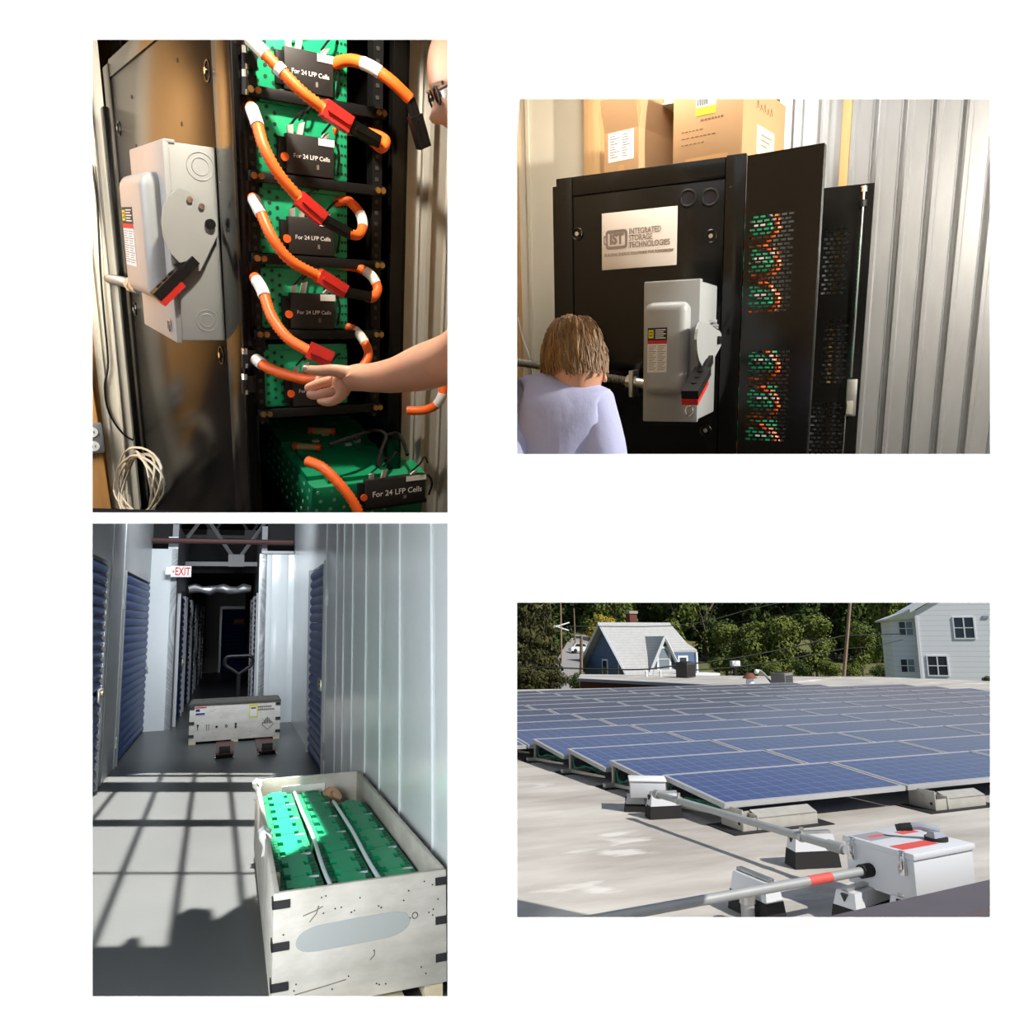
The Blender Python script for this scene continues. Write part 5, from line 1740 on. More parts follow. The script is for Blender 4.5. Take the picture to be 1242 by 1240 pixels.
for x in (.0, fw * .46, fw - .1):
    m = MB(); m.box(x, x + .1, .0, fd, fz0 - .13, fz0); m.part('skid', M['crate_raw'], fc)
for x in (0, fw):
    for z in (fz1 - .03, fz0 + fh * .52, fz0 + fh * .16):
        x0, x1 = (-.006, .07) if x == 0 else (fw - .07, fw + .006)
        m = MB(); m.box(x0, x1, -.008, .02, z - .022, z + .022); m.part('corner_strap', M['strap_black'], fc, smooth=0)
fl_ = lambda u: (on(u, 875, 1, fy).x - fx0)
fz_ = lambda v: on(285, v, 1, fy).z
m = MB(); m.box(fl_(235.5), fl_(250), -.003, 0, fz_(866), fz_(855)); m.part('label', M['paper'], fc, label='white label with red and blue print')
m = MB(); m.box(fl_(236), fl_(250), -.005, -.002, fz_(857), fz_(855.5)); m.part('print', M['ink_red'], fc, smooth=0)
m = MB(); m.box(fl_(237), fl_(242), -.005, -.002, fz_(861), fz_(858)); m.box(fl_(237), fl_(248), -.005, -.002, fz_(865), fz_(862.8)); m.part('print', mat('blue_ink', rgb(50, 60, 130), .7), fc, smooth=0)
m = MB(); m.box(fl_(301.5), fl_(312.5), -.003, 0, fz_(872), fz_(855)); m.part('label', mat('pale_yellow', rgb(226, 220, 120), .7), fc, smooth=0)
m = MB(); m.box(fl_(303), fl_(311), -.005, -.002, fz_(870), fz_(859)); m.part('label_sheet', M['paper'], fc, smooth=0)
m = MB(); m.box(fl_(304), fl_(310), -.006, -.004, fz_(861), fz_(859.5)); m.part('print', M['ink'], fc, smooth=0)
rt = random.Random(6)
for v0, u1 in ((859.2, 329), (862.6, 332.5)):
    m = MB()
    u = 312.5
    while u < u1:
        du = rt.uniform(.9, 1.5); m.box(fl_(u), fl_(u + du), -.0025, 0, fz_(v0 + 1.1), fz_(v0 - 1.1)); u += du + .45
    o = m.part('stencilled_print', M['ink_grey'], fc, smooth=0); o['kind'] = 'stuff'
m = MB(); m.tube([(fl_(317.5), -.001, fz_(880.5)), (fl_(324.7), -.001, fz_(887.5)), (fl_(332), -.001, fz_(880.5))], .005, 4); m.part('symbol_outline', M['ink_grey'], fc, smooth=0)
# hazard pictogram: a row of bars forming a mountain
for k in range(7):
    hh = [.25, .5, .8, 1, .8, .5, .25][k]
    m = MB(); m.box(fl_(318 + 1.9 * k), fl_(319.1 + 1.9 * k), -.003, 0, fz_(880), fz_(880 - 8 * hh)); m.part('symbol_bar', M['ink'], fc, smooth=0)
for k, u in enumerate((240, 252, 263, 274.5, 286)):
    m = MB()
    if k == 0: m.prism([(fl_(u - 1.6), fz_(876.5)), (fl_(u + 1.6), fz_(876.5)), (fl_(u + .8), fz_(879)), (fl_(u + .3), fz_(882)), (fl_(u + 1), fz_(883)), (fl_(u - 1), fz_(883)), (fl_(u - .3), fz_(882)), (fl_(u - .8), fz_(879))], -.003, 0, 1)
    elif k == 1:
        for d in (-1.5, 1.1): m.prism([(fl_(u + d), fz_(884)), (fl_(u + d + .5), fz_(884)), (fl_(u + d + .5), fz_(878.5)), (fl_(u + d + 1), fz_(878.5)), (fl_(u + d + .25), fz_(876.5)), (fl_(u + d - .5), fz_(878.5)), (fl_(u + d), fz_(878.5))], -.003, 0, 1)
    elif k == 2: m.prism([(fl_(u - 2), fz_(880.5)), (fl_(u), fz_(878.5)), (fl_(u + 2), fz_(880.5)), (fl_(u), fz_(882))], -.003, 0, 1)
    elif k == 3: m.tube([(fl_(u + 1.3 * math.cos(a)), -.001, fz_(880 + 1.6 * math.sin(a))) for a in (0, 1, 2, 3, 4, 5, 6.28)], .006, 4)
    else: m.box(fl_(u - 1.2), fl_(u + 1.2), -.003, 0, fz_(880), fz_(877)); m.prism([(fl_(u - 1.5), fz_(880.5)), (fl_(u + 1.5), fz_(880.5)), (fl_(u + .9), fz_(883.5)), (fl_(u - .9), fz_(883.5))], -.003, 0, 1)
    m.part('symbol', M['ink'], fc, smooth=0)
nl = MB()
for _ in range(30):
    x, z = rn.uniform(.03, fw - .03), rn.uniform(fz0 + .03, fz1 - .03)
    nl.box(x - .006, x + .006, -.0015, .001, z - .004, z + .004)
o = nl.part('nail_head', mat('faded_mark', rgb(150, 146, 138), .8), fc, smooth=0); o['kind'] = 'stuff'

jk = thing('pallet_jack', 'dark pallet jack under the closed crate, its looped handle rising behind', 'pallet jack', ((fx0 + fx1) / 2 - .06, fy, 0))
M['jack'] = mat('maroon_paint', rgb(96, 66, 64), .5, vary=.15, scale=14)
jz = fz0 - .02
ny = on(272, 919, 2, 0).y - fy + .25
for u in (272.5, 324):
    x = on(u, 910, 1, fy + ny - .25).x - ((fx0 + fx1) / 2 - .06)
    m = MB(); m.prism([(ny - .36, .06), (ny - .33, jz + .05), (ny - .1, jz + .06), (ny + .1, jz), (1.2, jz), (1.2, jz - .08), (ny - .1, jz - .08), (ny - .14, .07)], x - .12, x + .12, 0); f = m.part('fork', M['jack'], jk)
    m = MB(); m.cyl((x - .07, ny - .27, .075), (x + .07, ny - .27, .075), .075, 16); m.part('wheel', M['rubber'], f)
    m = MB(); m.box(x - .125, x - .11, ny - .36, ny - .1, .03, jz); m.box(x + .11, x + .125, ny - .36, ny - .1, .03, jz); m.part('wheel_bracket', M['steel'], f, smooth=0)
hy = fd + .35
cx = on(290, 800, 1, fy + hy).x - ((fx0 + fx1) / 2 - .06)
hz = lambda v: on(290, v, 1, fy + hy).z
hs = (on(307, 800, 1, fy + hy).x - on(274, 800, 1, fy + hy).x) / 2
m = MB(); m.box(cx - .25, cx + .25, fd + .12, fd + .32, .08, .5, .02); m.part('pump_body', M['black'], jk)
m = MB(); m.cyl((cx, fd + .3, .4), (cx, hy, hz(818)), .035, 10); m.part('handle_shaft', M['black'], jk)
zc_, zr_ = hz(805), (hz(796) - hz(814)) / 2
loop = [(cx, hy, hz(818)), (cx - hs * .55, hy, zc_ - zr_ * .75), (cx - hs, hy, zc_ - .1 * zr_), (cx - hs * .9, hy, zc_ + zr_ * .9), (cx, hy, zc_ + zr_), (cx + hs * .9, hy, zc_ + zr_ * .9), (cx + hs, hy, zc_ - .1 * zr_), (cx + hs * .55, hy, zc_ - zr_ * .75), (cx, hy, hz(818))]
m = MB(); m.tube(spline(loop, 5), .028, 8); m.part('loop_handle', M['black'], jk)
# ================================================================== scene: solar array on a flat roof
CUR[0] = F_ROOF
ZR = -0.27                                    # roof level; 0 is the level of the panels' raised edges
HOR = 773


def wave_mat(name, base, line, period, axis, width, rough=.6, bump=0.0, vary=.06):
    """Siding, shingles: thin darker lines every period metres."""
    m = mat(name, base, rough, vary=vary, scale=3, stretch=(1, 1, 1))
    n, l, b = nodes_of(m)
    tc = n.new('ShaderNodeTexCoord')
    sp = n.new('ShaderNodeSeparateXYZ')
    l.new(tc.outputs['Object'], sp.inputs[0])
    dv = n.new('ShaderNodeMath'); dv.operation = 'DIVIDE'; dv.inputs[1].default_value = period
    l.new(sp.outputs[axis], dv.inputs[0])
    fr = n.new('ShaderNodeMath'); fr.operation = 'FRACT'
    l.new(dv.outputs[0], fr.inputs[0])
    lt = n.new('ShaderNodeMath'); lt.operation = 'LESS_THAN'; lt.inputs[1].default_value = width
    l.new(fr.outputs[0], lt.inputs[0])
    mx = n.new('ShaderNodeMixRGB')
    src = b.inputs['Base Color'].links[0].from_socket
    l.new(lt.outputs[0], mx.inputs[0])
    l.new(src, mx.inputs[1])
    mx.inputs[2].default_value = line
    l.new(mx.outputs[0], b.inputs['Base Color'])
    return m


# concrete coloured roof membrane with streaky stains
M['roof'] = mat('roof_membrane', rgb(166, 160, 152), 0.9, scale=1.1, color2=rgb(205, 200, 192), stretch=(.45, 1.6, 1), detail=9, contrast=(.36, .66), bump=.25, bscale=25, spec=.2)
n_, l_, b_ = nodes_of(M['roof'])
src_ = b_.inputs['Base Color'].links[0].from_socket
tc_ = n_.new('ShaderNodeTexCoord')
no_ = n_.new('ShaderNodeTexNoise'); no_.inputs['Scale'].default_value = 2.2; no_.inputs['Detail'].default_value = 6
mp_ = n_.new('ShaderNodeMapping'); mp_.inputs['Scale'].default_value = (.5, 1.3, 1)
l_.new(tc_.outputs['Object'], mp_.inputs[0]); l_.new(mp_.outputs[0], no_.inputs['Vector'])
cr_ = n_.new('ShaderNodeValToRGB')
cr_.color_ramp.elements[0].position = .62; cr_.color_ramp.elements[1].position = .68
cr_.color_ramp.elements[0].color = (0, 0, 0, 1); cr_.color_ramp.elements[1].color = (.75, .75, .75, 1)
l_.new(no_.outputs['Fac'], cr_.inputs[0])
mx_ = n_.new('ShaderNodeMixRGB'); mx_.inputs[2].default_value = rgb(222, 219, 212)
l_.new(cr_.outputs[0], mx_.inputs[0]); l_.new(src_, mx_.inputs[1]); l_.new(mx_.outputs[0], b_.inputs['Base Color'])


def solar_glass():
    m = mat('solar_cells', rgb(38, 50, 112), 0.10, vary=.18, scale=22, spec=.55)
    n, l, b = nodes_of(m)
    tc = n.new('ShaderNodeTexCoord')
    sp = n.new('ShaderNodeSeparateXYZ')
    l.new(tc.outputs['Object'], sp.inputs[0])
    masks = []
    for ax, per in (('X', 1.915 / 12), ('Y', .905 / 6)):
        dv = n.new('ShaderNodeMath'); dv.operation = 'DIVIDE'; dv.inputs[1].default_value = per
        l.new(sp.outputs[ax], dv.inputs[0])
        fr = n.new('ShaderNodeMath'); fr.operation = 'FRACT'; l.new(dv.outputs[0], fr.inputs[0])
        sb = n.new('ShaderNodeMath'); sb.operation = 'SUBTRACT'; sb.inputs[1].default_value = .5; l.new(fr.outputs[0], sb.inputs[0])
        ab = n.new('ShaderNodeMath'); ab.operation = 'ABSOLUTE'; l.new(sb.outputs[0], ab.inputs[0])
        gt = n.new('ShaderNodeMath'); gt.operation = 'GREATER_THAN'; gt.inputs[1].default_value = .482; l.new(ab.outputs[0], gt.inputs[0])
        masks.append(gt)
    mx = n.new('ShaderNodeMath'); mx.operation = 'MAXIMUM'
    l.new(masks[0].outputs[0], mx.inputs[0]); l.new(masks[1].outputs[0], mx.inputs[1])
    mi = n.new('ShaderNodeMixRGB'); mi.inputs[2].default_value = rgb(112, 122, 158)
    src = b.inputs['Base Color'].links[0].from_socket
    l.new(mx.outputs[0], mi.inputs[0]); l.new(src, mi.inputs[1]); l.new(mi.outputs[0], b.inputs['Base Color'])
    return m


M['cells'] = solar_glass()
M['frame_alu'] = mat('anodised_frame', rgb(190, 190, 190), 0.45, 0.35)
M['ballast'] = mat('ballast_steel', rgb(190, 186, 176), 0.5, 0.4, vary=.1, scale=9)
M['conduit'] = mat('grey_conduit', rgb(158, 160, 160), 0.5, 0.15, vary=.06)
M['box_paint'] = mat('white_enclosure', rgb(206, 208, 212), 0.45)
M['coping'] = mat('dark_coping', rgb(92, 86, 92), 0.6, vary=.05)
M['coping_under'] = mat('brown_fascia', rgb(122, 108, 96), 0.7)
M['cable_green'] = mat('green_wire', rgb(30, 120, 90), 0.5)

# ---- the roof and its surroundings
ro = MB()
p1, p2, p3 = on(1215, 827, 2, ZR), on(1062, 821, 2, ZR), on(1010, 820.5, 2, ZR)
far_y = max(p1.y, p2.y, p3.y)
g0, g1, p4 = on(622, 1240, 2, ZR), on(610, 837, 2, ZR), on(905, 832, 2, ZR)
poly = [(g0.x, g0.y), (9, g0.y), (p1.x + 6, p1.y - 1), (p1.x, p1.y), (p2.x, p2.y), (p3.x, p3.y), (p4.x, p4.y), (g1.x, g1.y)]
ro.prism(poly, ZR - 4.6, ZR)
ro.struct('floor', M['roof'], smooth=0)
# low ground around the building, rising to a wooded hill
M['ground'] = mat('rough_grass', rgb(84, 96, 48), 0.95, color2=rgb(120, 112, 70), scale=.25, bump=.4, bscale=2)
g = MB()


def hill(u, v):
    x = -140 + 300 * u
    y = -8 + 218 * v
    z = -4.5 + max(0, y - 45) * .11 + max(0, y - 110) * .45 + 1.2 * noise.noise(Vector((x * .03, y * .03, 1)))
    return (x, y, z)


g.grid(hill, 50, 40)
gr = g.struct('trim_1', M['ground'])
gr.name = 'ground'

# dark coping of the near parapet, bottom right
a, b, c, d = on(995, 1114, 2, ZR + .30), on(1210, 1065, 2, ZR + .30), on(1210, 1098, 2, ZR + .30), on(1120, 1120, 2, ZR + .30)
pr = MB()
dirp = (b - a).normalized()
a2, b2 = a - dirp * .5, b + dirp * 1.2
nrm = Vector((dirp.y, -dirp.x, 0))
w_ = (c - a).dot(nrm)
vs = []
for z in (ZR + .30, ZR + .25):
    vs += [a2 + Vector((0, 0, z - a2.z)), b2 + Vector((0, 0, z - b2.z)), b2 + nrm * w_ + Vector((0, 0, z - b2.z)), a2 + nrm * w_ + Vector((0, 0, z - a2.z))]
pr.hexa([vs[4], vs[5], vs[6], vs[7], vs[0], vs[1], vs[2], vs[3]])
pc = pr.struct('trim_2', M['coping'], smooth=0)
pr = MB()
vs = []
for z in (ZR + .25, ZR - .5):
    for q, off in ((a2, .05), (b2, .05), (b2, w_ + .25), (a2, w_ + .25)):
        p = q + nrm * off
        vs.append((p.x, p.y, z - (0.03 if off > .1 else 0)))
pr.hexa([vs[4], vs[5], vs[6], vs[7], vs[0], vs[1], vs[2], vs[3]])
pr.part('parapet_base', M['coping_under'], pc, smooth=0)

# ---- solar modules
ML, MW, TZ = 1.955, 0.945, -.075


def module_meshes():
    f = MB()
    t, h = .032, .04
    f.box(0, ML, -t, 0, -h, .002); f.box(0, ML, -MW, -MW + t, -h, .002)
    f.box(0, t, -MW + t, -t, -h, .002); f.box(ML - t, ML, -MW + t, -t, -h, .002)
    fm = f.mesh('frame', M['frame_alu'], 0)
    g = MB()
    g.add([(-.01, -.01, 0)] * 0, [])
    g.box(t - .002, ML - t + .002, -MW + t, -t, -.012, -.002)
    gm = g.mesh('cell_panel', M['cells'], 0)
    # shift so that the grid starts in the cell corner
    return fm, gm


FM, GM = module_meshes()
TILT = math.asin(-TZ / MW)
# (row offset at left edge, pitch)
rows = []
NROW = 13


def project(p):
    w = CUR[0] @ Vector(p)
    return 621 + FOC * w.x / w.y, 620 - FOC * w.z / w.y


LEFT0 = {0: 0.0, 1: -.055, 2: -.11, 3: -.165, 4: -.2}
for r in range(NROW):
    y = .94 * r
    x0 = LEFT0.get(r, -.05 * r) if r < 5 else -.05 * r
    if r == 4: x0 = 1.766 - 1.985
    # rows further back begin further left
    k0 = 0
    if r >= 4:
        k0 = -1
        while project((x0 + k0 * 1.985, y, 0))[0] > 600: k0 -= 1
        k0 = max(k0, -6)
    # right end of the rows: the array's far right corner is cut back step by step
    seen = []
    k = k0
    xr_lim = {12: 960, 11: 1010, 10: 1065, 9: 1125, 8: 1185}.get(r, 1260)
    while True:
        px, py = project((x0 + k * 1.985, y, 0))
        px2, _ = project((x0 + (k + 1) * 1.985, y, 0))
        if px > 1230 or (k > k0 and (px + px2) / 2 > xr_lim): break
        if px2 > 600: seen.append(k)
        k += 1
    for j, k in enumerate(seen):
        lab = 'blue solar panel, %s from the left in the %s row from the front' % (ORD[j], ORD[r])
        t = thing('solar_panel', lab, 'solar panel', (x0 + k * 1.985, y, 0), (TILT, 0, 0), 'solar panels on the flat roof')
        sub('frame', FM, t)
        sub('cell_panel', GM, t)
    rows.append((r, x0, y, seen))

# ballast trays under the front edges, struts and wires at the row ends
def tray(name, label, x, y, w=.55, rz=0.0):
    t = thing(name, label, 'roof mount', (x, y, ZR), (0, 0, rz), 'roof mounts under the panels')
    m = MB(); m.box(-w / 2 - .12, w / 2 + .12, -.22, .16, 0, .008); m.part('base_mat', M['rubber'], t)
    m = MB()
    m.box(-w / 2, w / 2, -.16, -.15, .008, .10); m.box(-w / 2, w / 2, -.05, -.04, .008, .13)
    m.prism([(-.16, .10), (-.05, .14), (-.05, .13), (-.16, .09)], -w / 2 + .16, w / 2, 0)
    m.part('ballast_tray', M['ballast'], t)
    m = MB(); m.box(-w / 2, -w / 2 + .012, -.16, .12, .008, .17, .003); m.box(-w / 2 + .14, -w / 2 + .152, -.17, -.04, .008, .12, .003)
    m.part('bracket', M['ballast'], t)
    m = MB()
    m.cyl((-w / 2 - .002, -.12, .06), (-w / 2 + .002, -.12, .06), .014, 10); m.part('bolt_hole', M['black_matte'], t)
    m = MB(); m.cyl((-w / 2 + .138, -.11, .06), (-w / 2 + .142, -.11, .06), .014, 10)
    m.part('bolt_hole', M['black_matte'], t)
    return t


q = on(1108, 958, 2, ZR + .1)
tray('ballast_mount', 'steel ballast mount under the front panel joint, right of the white box', q.x + .1, -.96, .62)
q = on(925, 985, 2, ZR + .1)
tray('ballast_mount', 'steel ballast mount below the front left corner of the panels', q.x + .05, -.93, .75)
for r, x0, y, seen in rows[:5]:
    if r == 0:
        lab = 'end bracket behind the white junction box on first panel row'
    else:
        lab = 'end bracket of the %s panel row with green wires' % ORD[r]
    t = thing('end_bracket', lab, 'roof mount', (x0 + .02, y, ZR), (0, 0, 0), 'brackets at the row ends')
    m = MB(); m.box(-.14, .3, -.12, .1, 0, .012); m.part('base_mat', M['rubber'], t)
    m = MB(); m.box(-.01, .01, -.06, -.02, .01, -ZR - .035); m.box(-.11, .25, -.07, -.01, .012, .05); m.part('bracket', M['ballast'], t)
    m = MB(); m.prism([(-.06, .05), (-.9, .11), (-.9, .09), (-.06, .012)], -.006, .006, 0); m.part('side_rail', M['ballast'], t)
    for k in range(3):
        m = MB()
        m.tube(spline([(.03, -.05, .21), (.02 - .02 * k, -.12 - .05 * k, .06 + .02 * k), (.05, -.3 - .04 * k, .12), (.08, -.55, .09 + .02 * k), (.1, -.8, .13)], 6), .006, 6)
        m.part('wire', M['cable_green'], t)


# ---- junction box, conduits, combiner box, rubber blocks
def rubber_block(label, loc, rz, w=.34, d=.13, h=.24):
    t = thing('conduit_support', label, 'support', loc, (0, 0, rz), 'rubber conduit supports on the roof')
    hb = h * .52
    m = MB()
    m.hexa([(-w / 2, -d / 2, 0), (w / 2, -d / 2, 0), (w / 2, d / 2, 0), (-w / 2, d / 2, 0), (-w / 2 + .012, -d / 2 + .01, hb), (w / 2 - .012, -d / 2 + .01, hb), (w / 2 - .012, d / 2 - .01, hb), (-w / 2 + .012, d / 2 - .01, hb)])
    m.part('rubber_base', M['rubber'], t)
    m = MB()
    m.hexa([(-w / 2 + .014, -d / 2 + .012, hb), (w / 2 - .014, -d / 2 + .012, hb), (w / 2 - .014, d / 2 - .012, hb), (-w / 2 + .014, d / 2 - .012, hb), (-w / 2 + .03, -d / 2 + .025, h), (w / 2 - .03, -d / 2 + .025, h), (w / 2 - .03, d / 2 - .025, h), (-w / 2 + .03, d / 2 - .025, h)])
    m.part('grey_block', M['box_paint'], t)
    m = MB(); m.box(-w / 2 + .03, w / 2 - .03, -.02, .02, h, h + .018, .003); m.part('strut_channel', M['steel'], t)
    m = MB(); m.prism([(-.02, h - .01), (.02, h - .01), (0, h - .05)], -w / 2 + .012, -w / 2 + .03, 0); m.part('reflector', M['ink'], t)
    return t


def z_at(p, z):
    return Vector((p.x, p.y, z))


# junction box
jb = on(790, 986, 2, ZR)
jz = on(1200, 938, 2, ZR)
axis_c = (on(1020, 1030, 2, ZR + .25) - on(800, 964, 2, ZR + .25)).normalized()      # the long conduit's run
rz_c = math.atan2(axis_c.y, axis_c.x)
jc = on(786, 984, 2, ZR + .0)
t = thing('junction_box', 'small white junction box on rubber blocks at the corner of the solar array', 'electrical box', (jc.x, jc.y, ZR), (0, 0, rz_c + R(58)))
m = MB(); m.box(-.155, .155, -.11, .11, .13, .27, .006); m.part('box_body', M['box_paint'], t)
m = MB(); m.box(-.165, .165, -.12, .12, .27, .285, .004); m.part('lid', M['white'], t)
b1 = rubber_block('black and white rubber block under the left half of the junction box', (jc.x - .1, jc.y + .05, ZR), rz_c + R(58), .2, .13, .13)
pb = on(803, 992, 2, ZR)
rubber_block('rubber block in front of the small white junction box', (pb.x + .02, pb.y, ZR), rz_c + R(75), .30, .13, .20)

# long grey conduit from the junction box to the combiner box
cA = on(795, 963, 2, ZR + .235)
cB = on(1026, 1031, 2, ZR + .235)
t = thing('conduit', 'grey conduit running from the junction box to the large white box', 'conduit', (cA.x, cA.y, ZR + .235))
L = (cB - cA).length
dv = (cB - cA).normalized()
m = MB(); m.cyl((0, 0, 0), dv * L, .026, 16); m.part('pipe', M['conduit'], t)
m = MB(); m.cyl(dv * .0, dv * .05, .036, 16); m.cyl(dv * (L - .13), dv * (L - .02), .034, 16); m.part('coupling', M['conduit'], t)
for uu in (.16, .82):
    m = MB(); m.cyl(dv * (L * uu - .012), dv * (L * uu + .012), .034, 14)
    m.box(dv.x * L * uu - .01, dv.x * L * uu + .01, dv.y * L * uu - .01, dv.y * L * uu + .01, .03, .06); m.part('pipe_clamp', M['steel'], t)
pm = on(986, 1050, 2, ZR)
rubber_block('rubber block under the middle of the long grey conduit', (pm.x, pm.y, ZR), rz_c + R(72), .33, .15, .205)

# combiner box with switch handle
zb0, zb1 = ZR + .15, ZR + .40
c0 = on(1107, 1014, 2, zb1)       # near corner of the lid
cl = on(1027, 1012, 2, zb1)       # left corner
cr = on(1184, 1023, 2, zb1)
near = on(1108, 1037, 2, zb1)
left = on(1024, 1012, 2, zb1)
right = on(1183, 1023, 2, zb1)
ax1 = left - near
ax2 = right - near
rz_b = math.atan2(ax2.y, ax2.x)
wb = ax2.length
db = ax1.length * abs(math.sin(math.atan2(ax1.y, ax1.x) - rz_b))
t = thing('combiner_box', 'large white combiner box with latches and a switch handle on its lid', 'electrical box', (near.x, near.y, zb1), (0, 0, rz_b))
hb = zb1 - zb0
m = MB(); m.box(.012, wb - .012, .012, db - .012, -hb, -.03, .006); m.part('box_body', M['box_paint'], t)
m = MB(); m.box(0, wb, 0, db, -.035, 0, .008); m.part('lid', M['box_paint'], t)
M['label_grey'] = mat('grey_label', rgb(150, 146, 152), 0.6)
M['label_red'] = mat('red_label', rgb(214, 84, 76), 0.6)
m = MB(); m.box(wb * .06, wb * .46, db * .62, db * .9, 0, .0012); m.part('label', M['label_grey'], t, label='grey printed label')
m = MB(); m.box(wb * .17, wb * .38, db * .72, db * .78, .001, .002); m.part('label', M['label_red'], t)
m = MB(); m.box(wb * .05, wb * .62, db * .18, db * .36, 0, .0012); m.part('label', M['label_red'], t, label='red warning label')
m = MB(); m.box(wb * .62, wb * .9, db * .66, db * .78, 0, .0012); m.part('label', M['label_red'], t)
hd = t
m = MB(); m.cyl((wb * .74, db * .3, 0), (wb * .74, db * .3, .018), .06, 24); m.part('switch_base', M['rubber'], t, label='dark round switch base')
m = MB()
m.hexa([(wb * .74 - .05, db * .3 - .03, .018), (wb * .74 + .05, db * .3 - .03, .018), (wb * .74 + .05, db * .3 + .03, .018), (wb * .74 - .05, db * .3 + .03, .018), (wb * .74 - .04, db * .3 - .018, .05), (wb * .74 + .03, db * .3 - .018, .045), (wb * .74 + .03, db * .3 + .018, .045), (wb * .74 - .04, db * .3 + .018, .05)])
m.tube(spline([(wb * .74 + .02, db * .3, .05), (wb * .74 - .06, db * .3 + .05, .07), (wb * .74 - .10, db * .3 + .10, .06), (wb * .74 - .14, db * .3 + .14, .05)], 5), [.024] * 5 + [.02] * 6 + [.017] * 5, 10)
m.part('switch_handle', mat('grey_handle', rgb(150, 156, 166), .35), t, label='grey lever handle')
m = MB(); m.tube(spline([(wb * .74 - .085, db * .3 + .082, .063), (wb * .74 - .115, db * .3 + .113, .058), (wb * .74 - .142, db * .3 + .142, .05)], 5), [.0225] * 4 + [.021] * 4 + [.019] * 3, 10); m.part('handle_tip', M['rubber'], t, label='black tip of the lever')
for yy in (.16, .86):
    m = MB(); m.box(-.012, .014, db * yy - .02, db * yy + .02, -.12, .0, .003); m.box(-.02, -.01, db * yy - .012, db * yy + .012, -.09, -.02, .003)
    m.part('latch', M['chrome'], t)
m = MB(); m.box(.05, wb - .05, .0, .012, -hb, -hb + .01); m.part('bottom_flange', M['steel'], t)
bx = near + Vector((math.cos(rz_b), math.sin(rz_b), 0)) * wb * .2 + Vector((-math.sin(rz_b), math.cos(rz_b), 0)) * db * .75
rubber_block('black rubber block under the far left corner of the large white box', (bx.x, bx.y, ZR), rz_b + R(8), .62, .16, .16)
bx = near + Vector((math.cos(rz_b), math.sin(rz_b), 0)) * wb * .45 + Vector((-math.sin(rz_b), math.cos(rz_b), 0)) * db * .3
rubber_block('grey topped rubber block under the front of the large white box', (bx.x, bx.y, ZR), rz_b + R(8), .5, .16, .16)

# second conduit from the box to the lower left
zc = ZR + .25
e0 = on(1052, 1056, 2, zc)
e1 = on(684, 1123, 2, zc)
t = thing('conduit', 'grey conduit with a red sticker running left along the front of the roof', 'conduit', (e0.x, e0.y, zc))
dv = (e1 - e0)
m = MB(); m.cyl((0, 0, 0), dv * 1.04, .024, 16); m.part('pipe', M['conduit'], t)
dn = dv.normalized()
m = MB(); m.cyl(dn * -.03, dn * .05, .036, 16); m.part('coupling', M['rubber'], t)
s0, s1 = dv * .145, dv * .23
m = MB(); m.cyl(s0, s1, .0248, 16); m.part('sticker', M['label_red'], t, label='red warning sticker around the pipe')
pm = on(914, 1108, 2, ZR)
rz_d = math.atan2(dv.y, dv.x)
rubber_block('rubber block at the bottom edge under the front conduit', (pm.x, pm.y - .03, ZR), rz_d + R(90), .32, .14, .205)
t = thing('pipe_stub', 'short upright steel pipe end beside the front conduit block', 'pipe', (on(908, 1122, 2, ZR).x, on(908, 1122, 2, ZR).y, ZR))
m = MB(); m.cyl((0, 0, 0), (0, 0, .14), .036, 16); m.part('pipe', M['conduit'], t)
m = MB(); m.cyl((0, 0, .11), (0, 0, .15), .042, 16); m.part('collar', M['steel'], t)

# ---- behind the array: raised brick wing, air conditioners, vents
M['brick'] = mat('red_brick', rgb(110, 60, 48), 0.9, vary=.15, scale=30)
zw = ZR + .06
k0, k1 = on(704, 823, 2, zw), on(912, 833, 2, zw)
k2, k3 = on(1020, 820.5, 2, zw), on(704, 817.5, 2, zw)
dk = (k1 - k0).normalized()
m = MB(); m.prism([(k0.x, k0.y), (k1.x, k1.y), (k2.x, k2.y), (k3.x, k3.y)], ZR - 4, zw - .11)
bw = m.struct('wall_back', M['brick'], smooth=0)
nb = Vector((dk.y, -dk.x, 0))
m = MB()
o0, o1 = k0 + nb * .1 - dk * .1, k1 + nb * .1
m.prism([(o0.x, o0.y), (o1.x, o1.y), (k1.x, k1.y + .3), (k0.x, k0.y + .3)], zw - .11, zw)
m.part('coping', mat('grey_coping', rgb(176, 178, 186), .5), bw, smooth=0)
m = MB(); m.prism([(k0.x, k0.y + .2), (k1.x, k1.y + .2), (k2.x, k2.y), (k3.x, k3.y)], zw - .12, zw - .02)
m.part('roof_sheet', M['roof'], bw, smooth=0)


def mpp(y): return y / FOC


def ac_unit(label, u, vb, w, h, z, shade):
    p = on(u, vb, 2, z)
    wd = (CUR[0] @ p).y
    W, H = w * wd / FOC, h * wd / FOC
    t = thing('air_conditioner', label, 'air conditioner', (p.x, p.y, z), (0, 0, R(20)))
    m = MB(); m.box(-W / 2, W / 2, -W / 2, W / 2, 0, H, .02); m.part('housing', shade, t)
    for k in range(9):
        zz = H * (.1 + .085 * k)
        m = MB(); m.box(-W * .44, W * .44, -W / 2 - .012, -W / 2 + .003, zz, zz + H * .035); m.part('louvre', M['black_matte'], t, smooth=0)
    m = MB(); m.cyl((0, 0, H), (0, 0, H + .02), W * .42, 20); m.part('fan_grille', M['black_matte'], t)


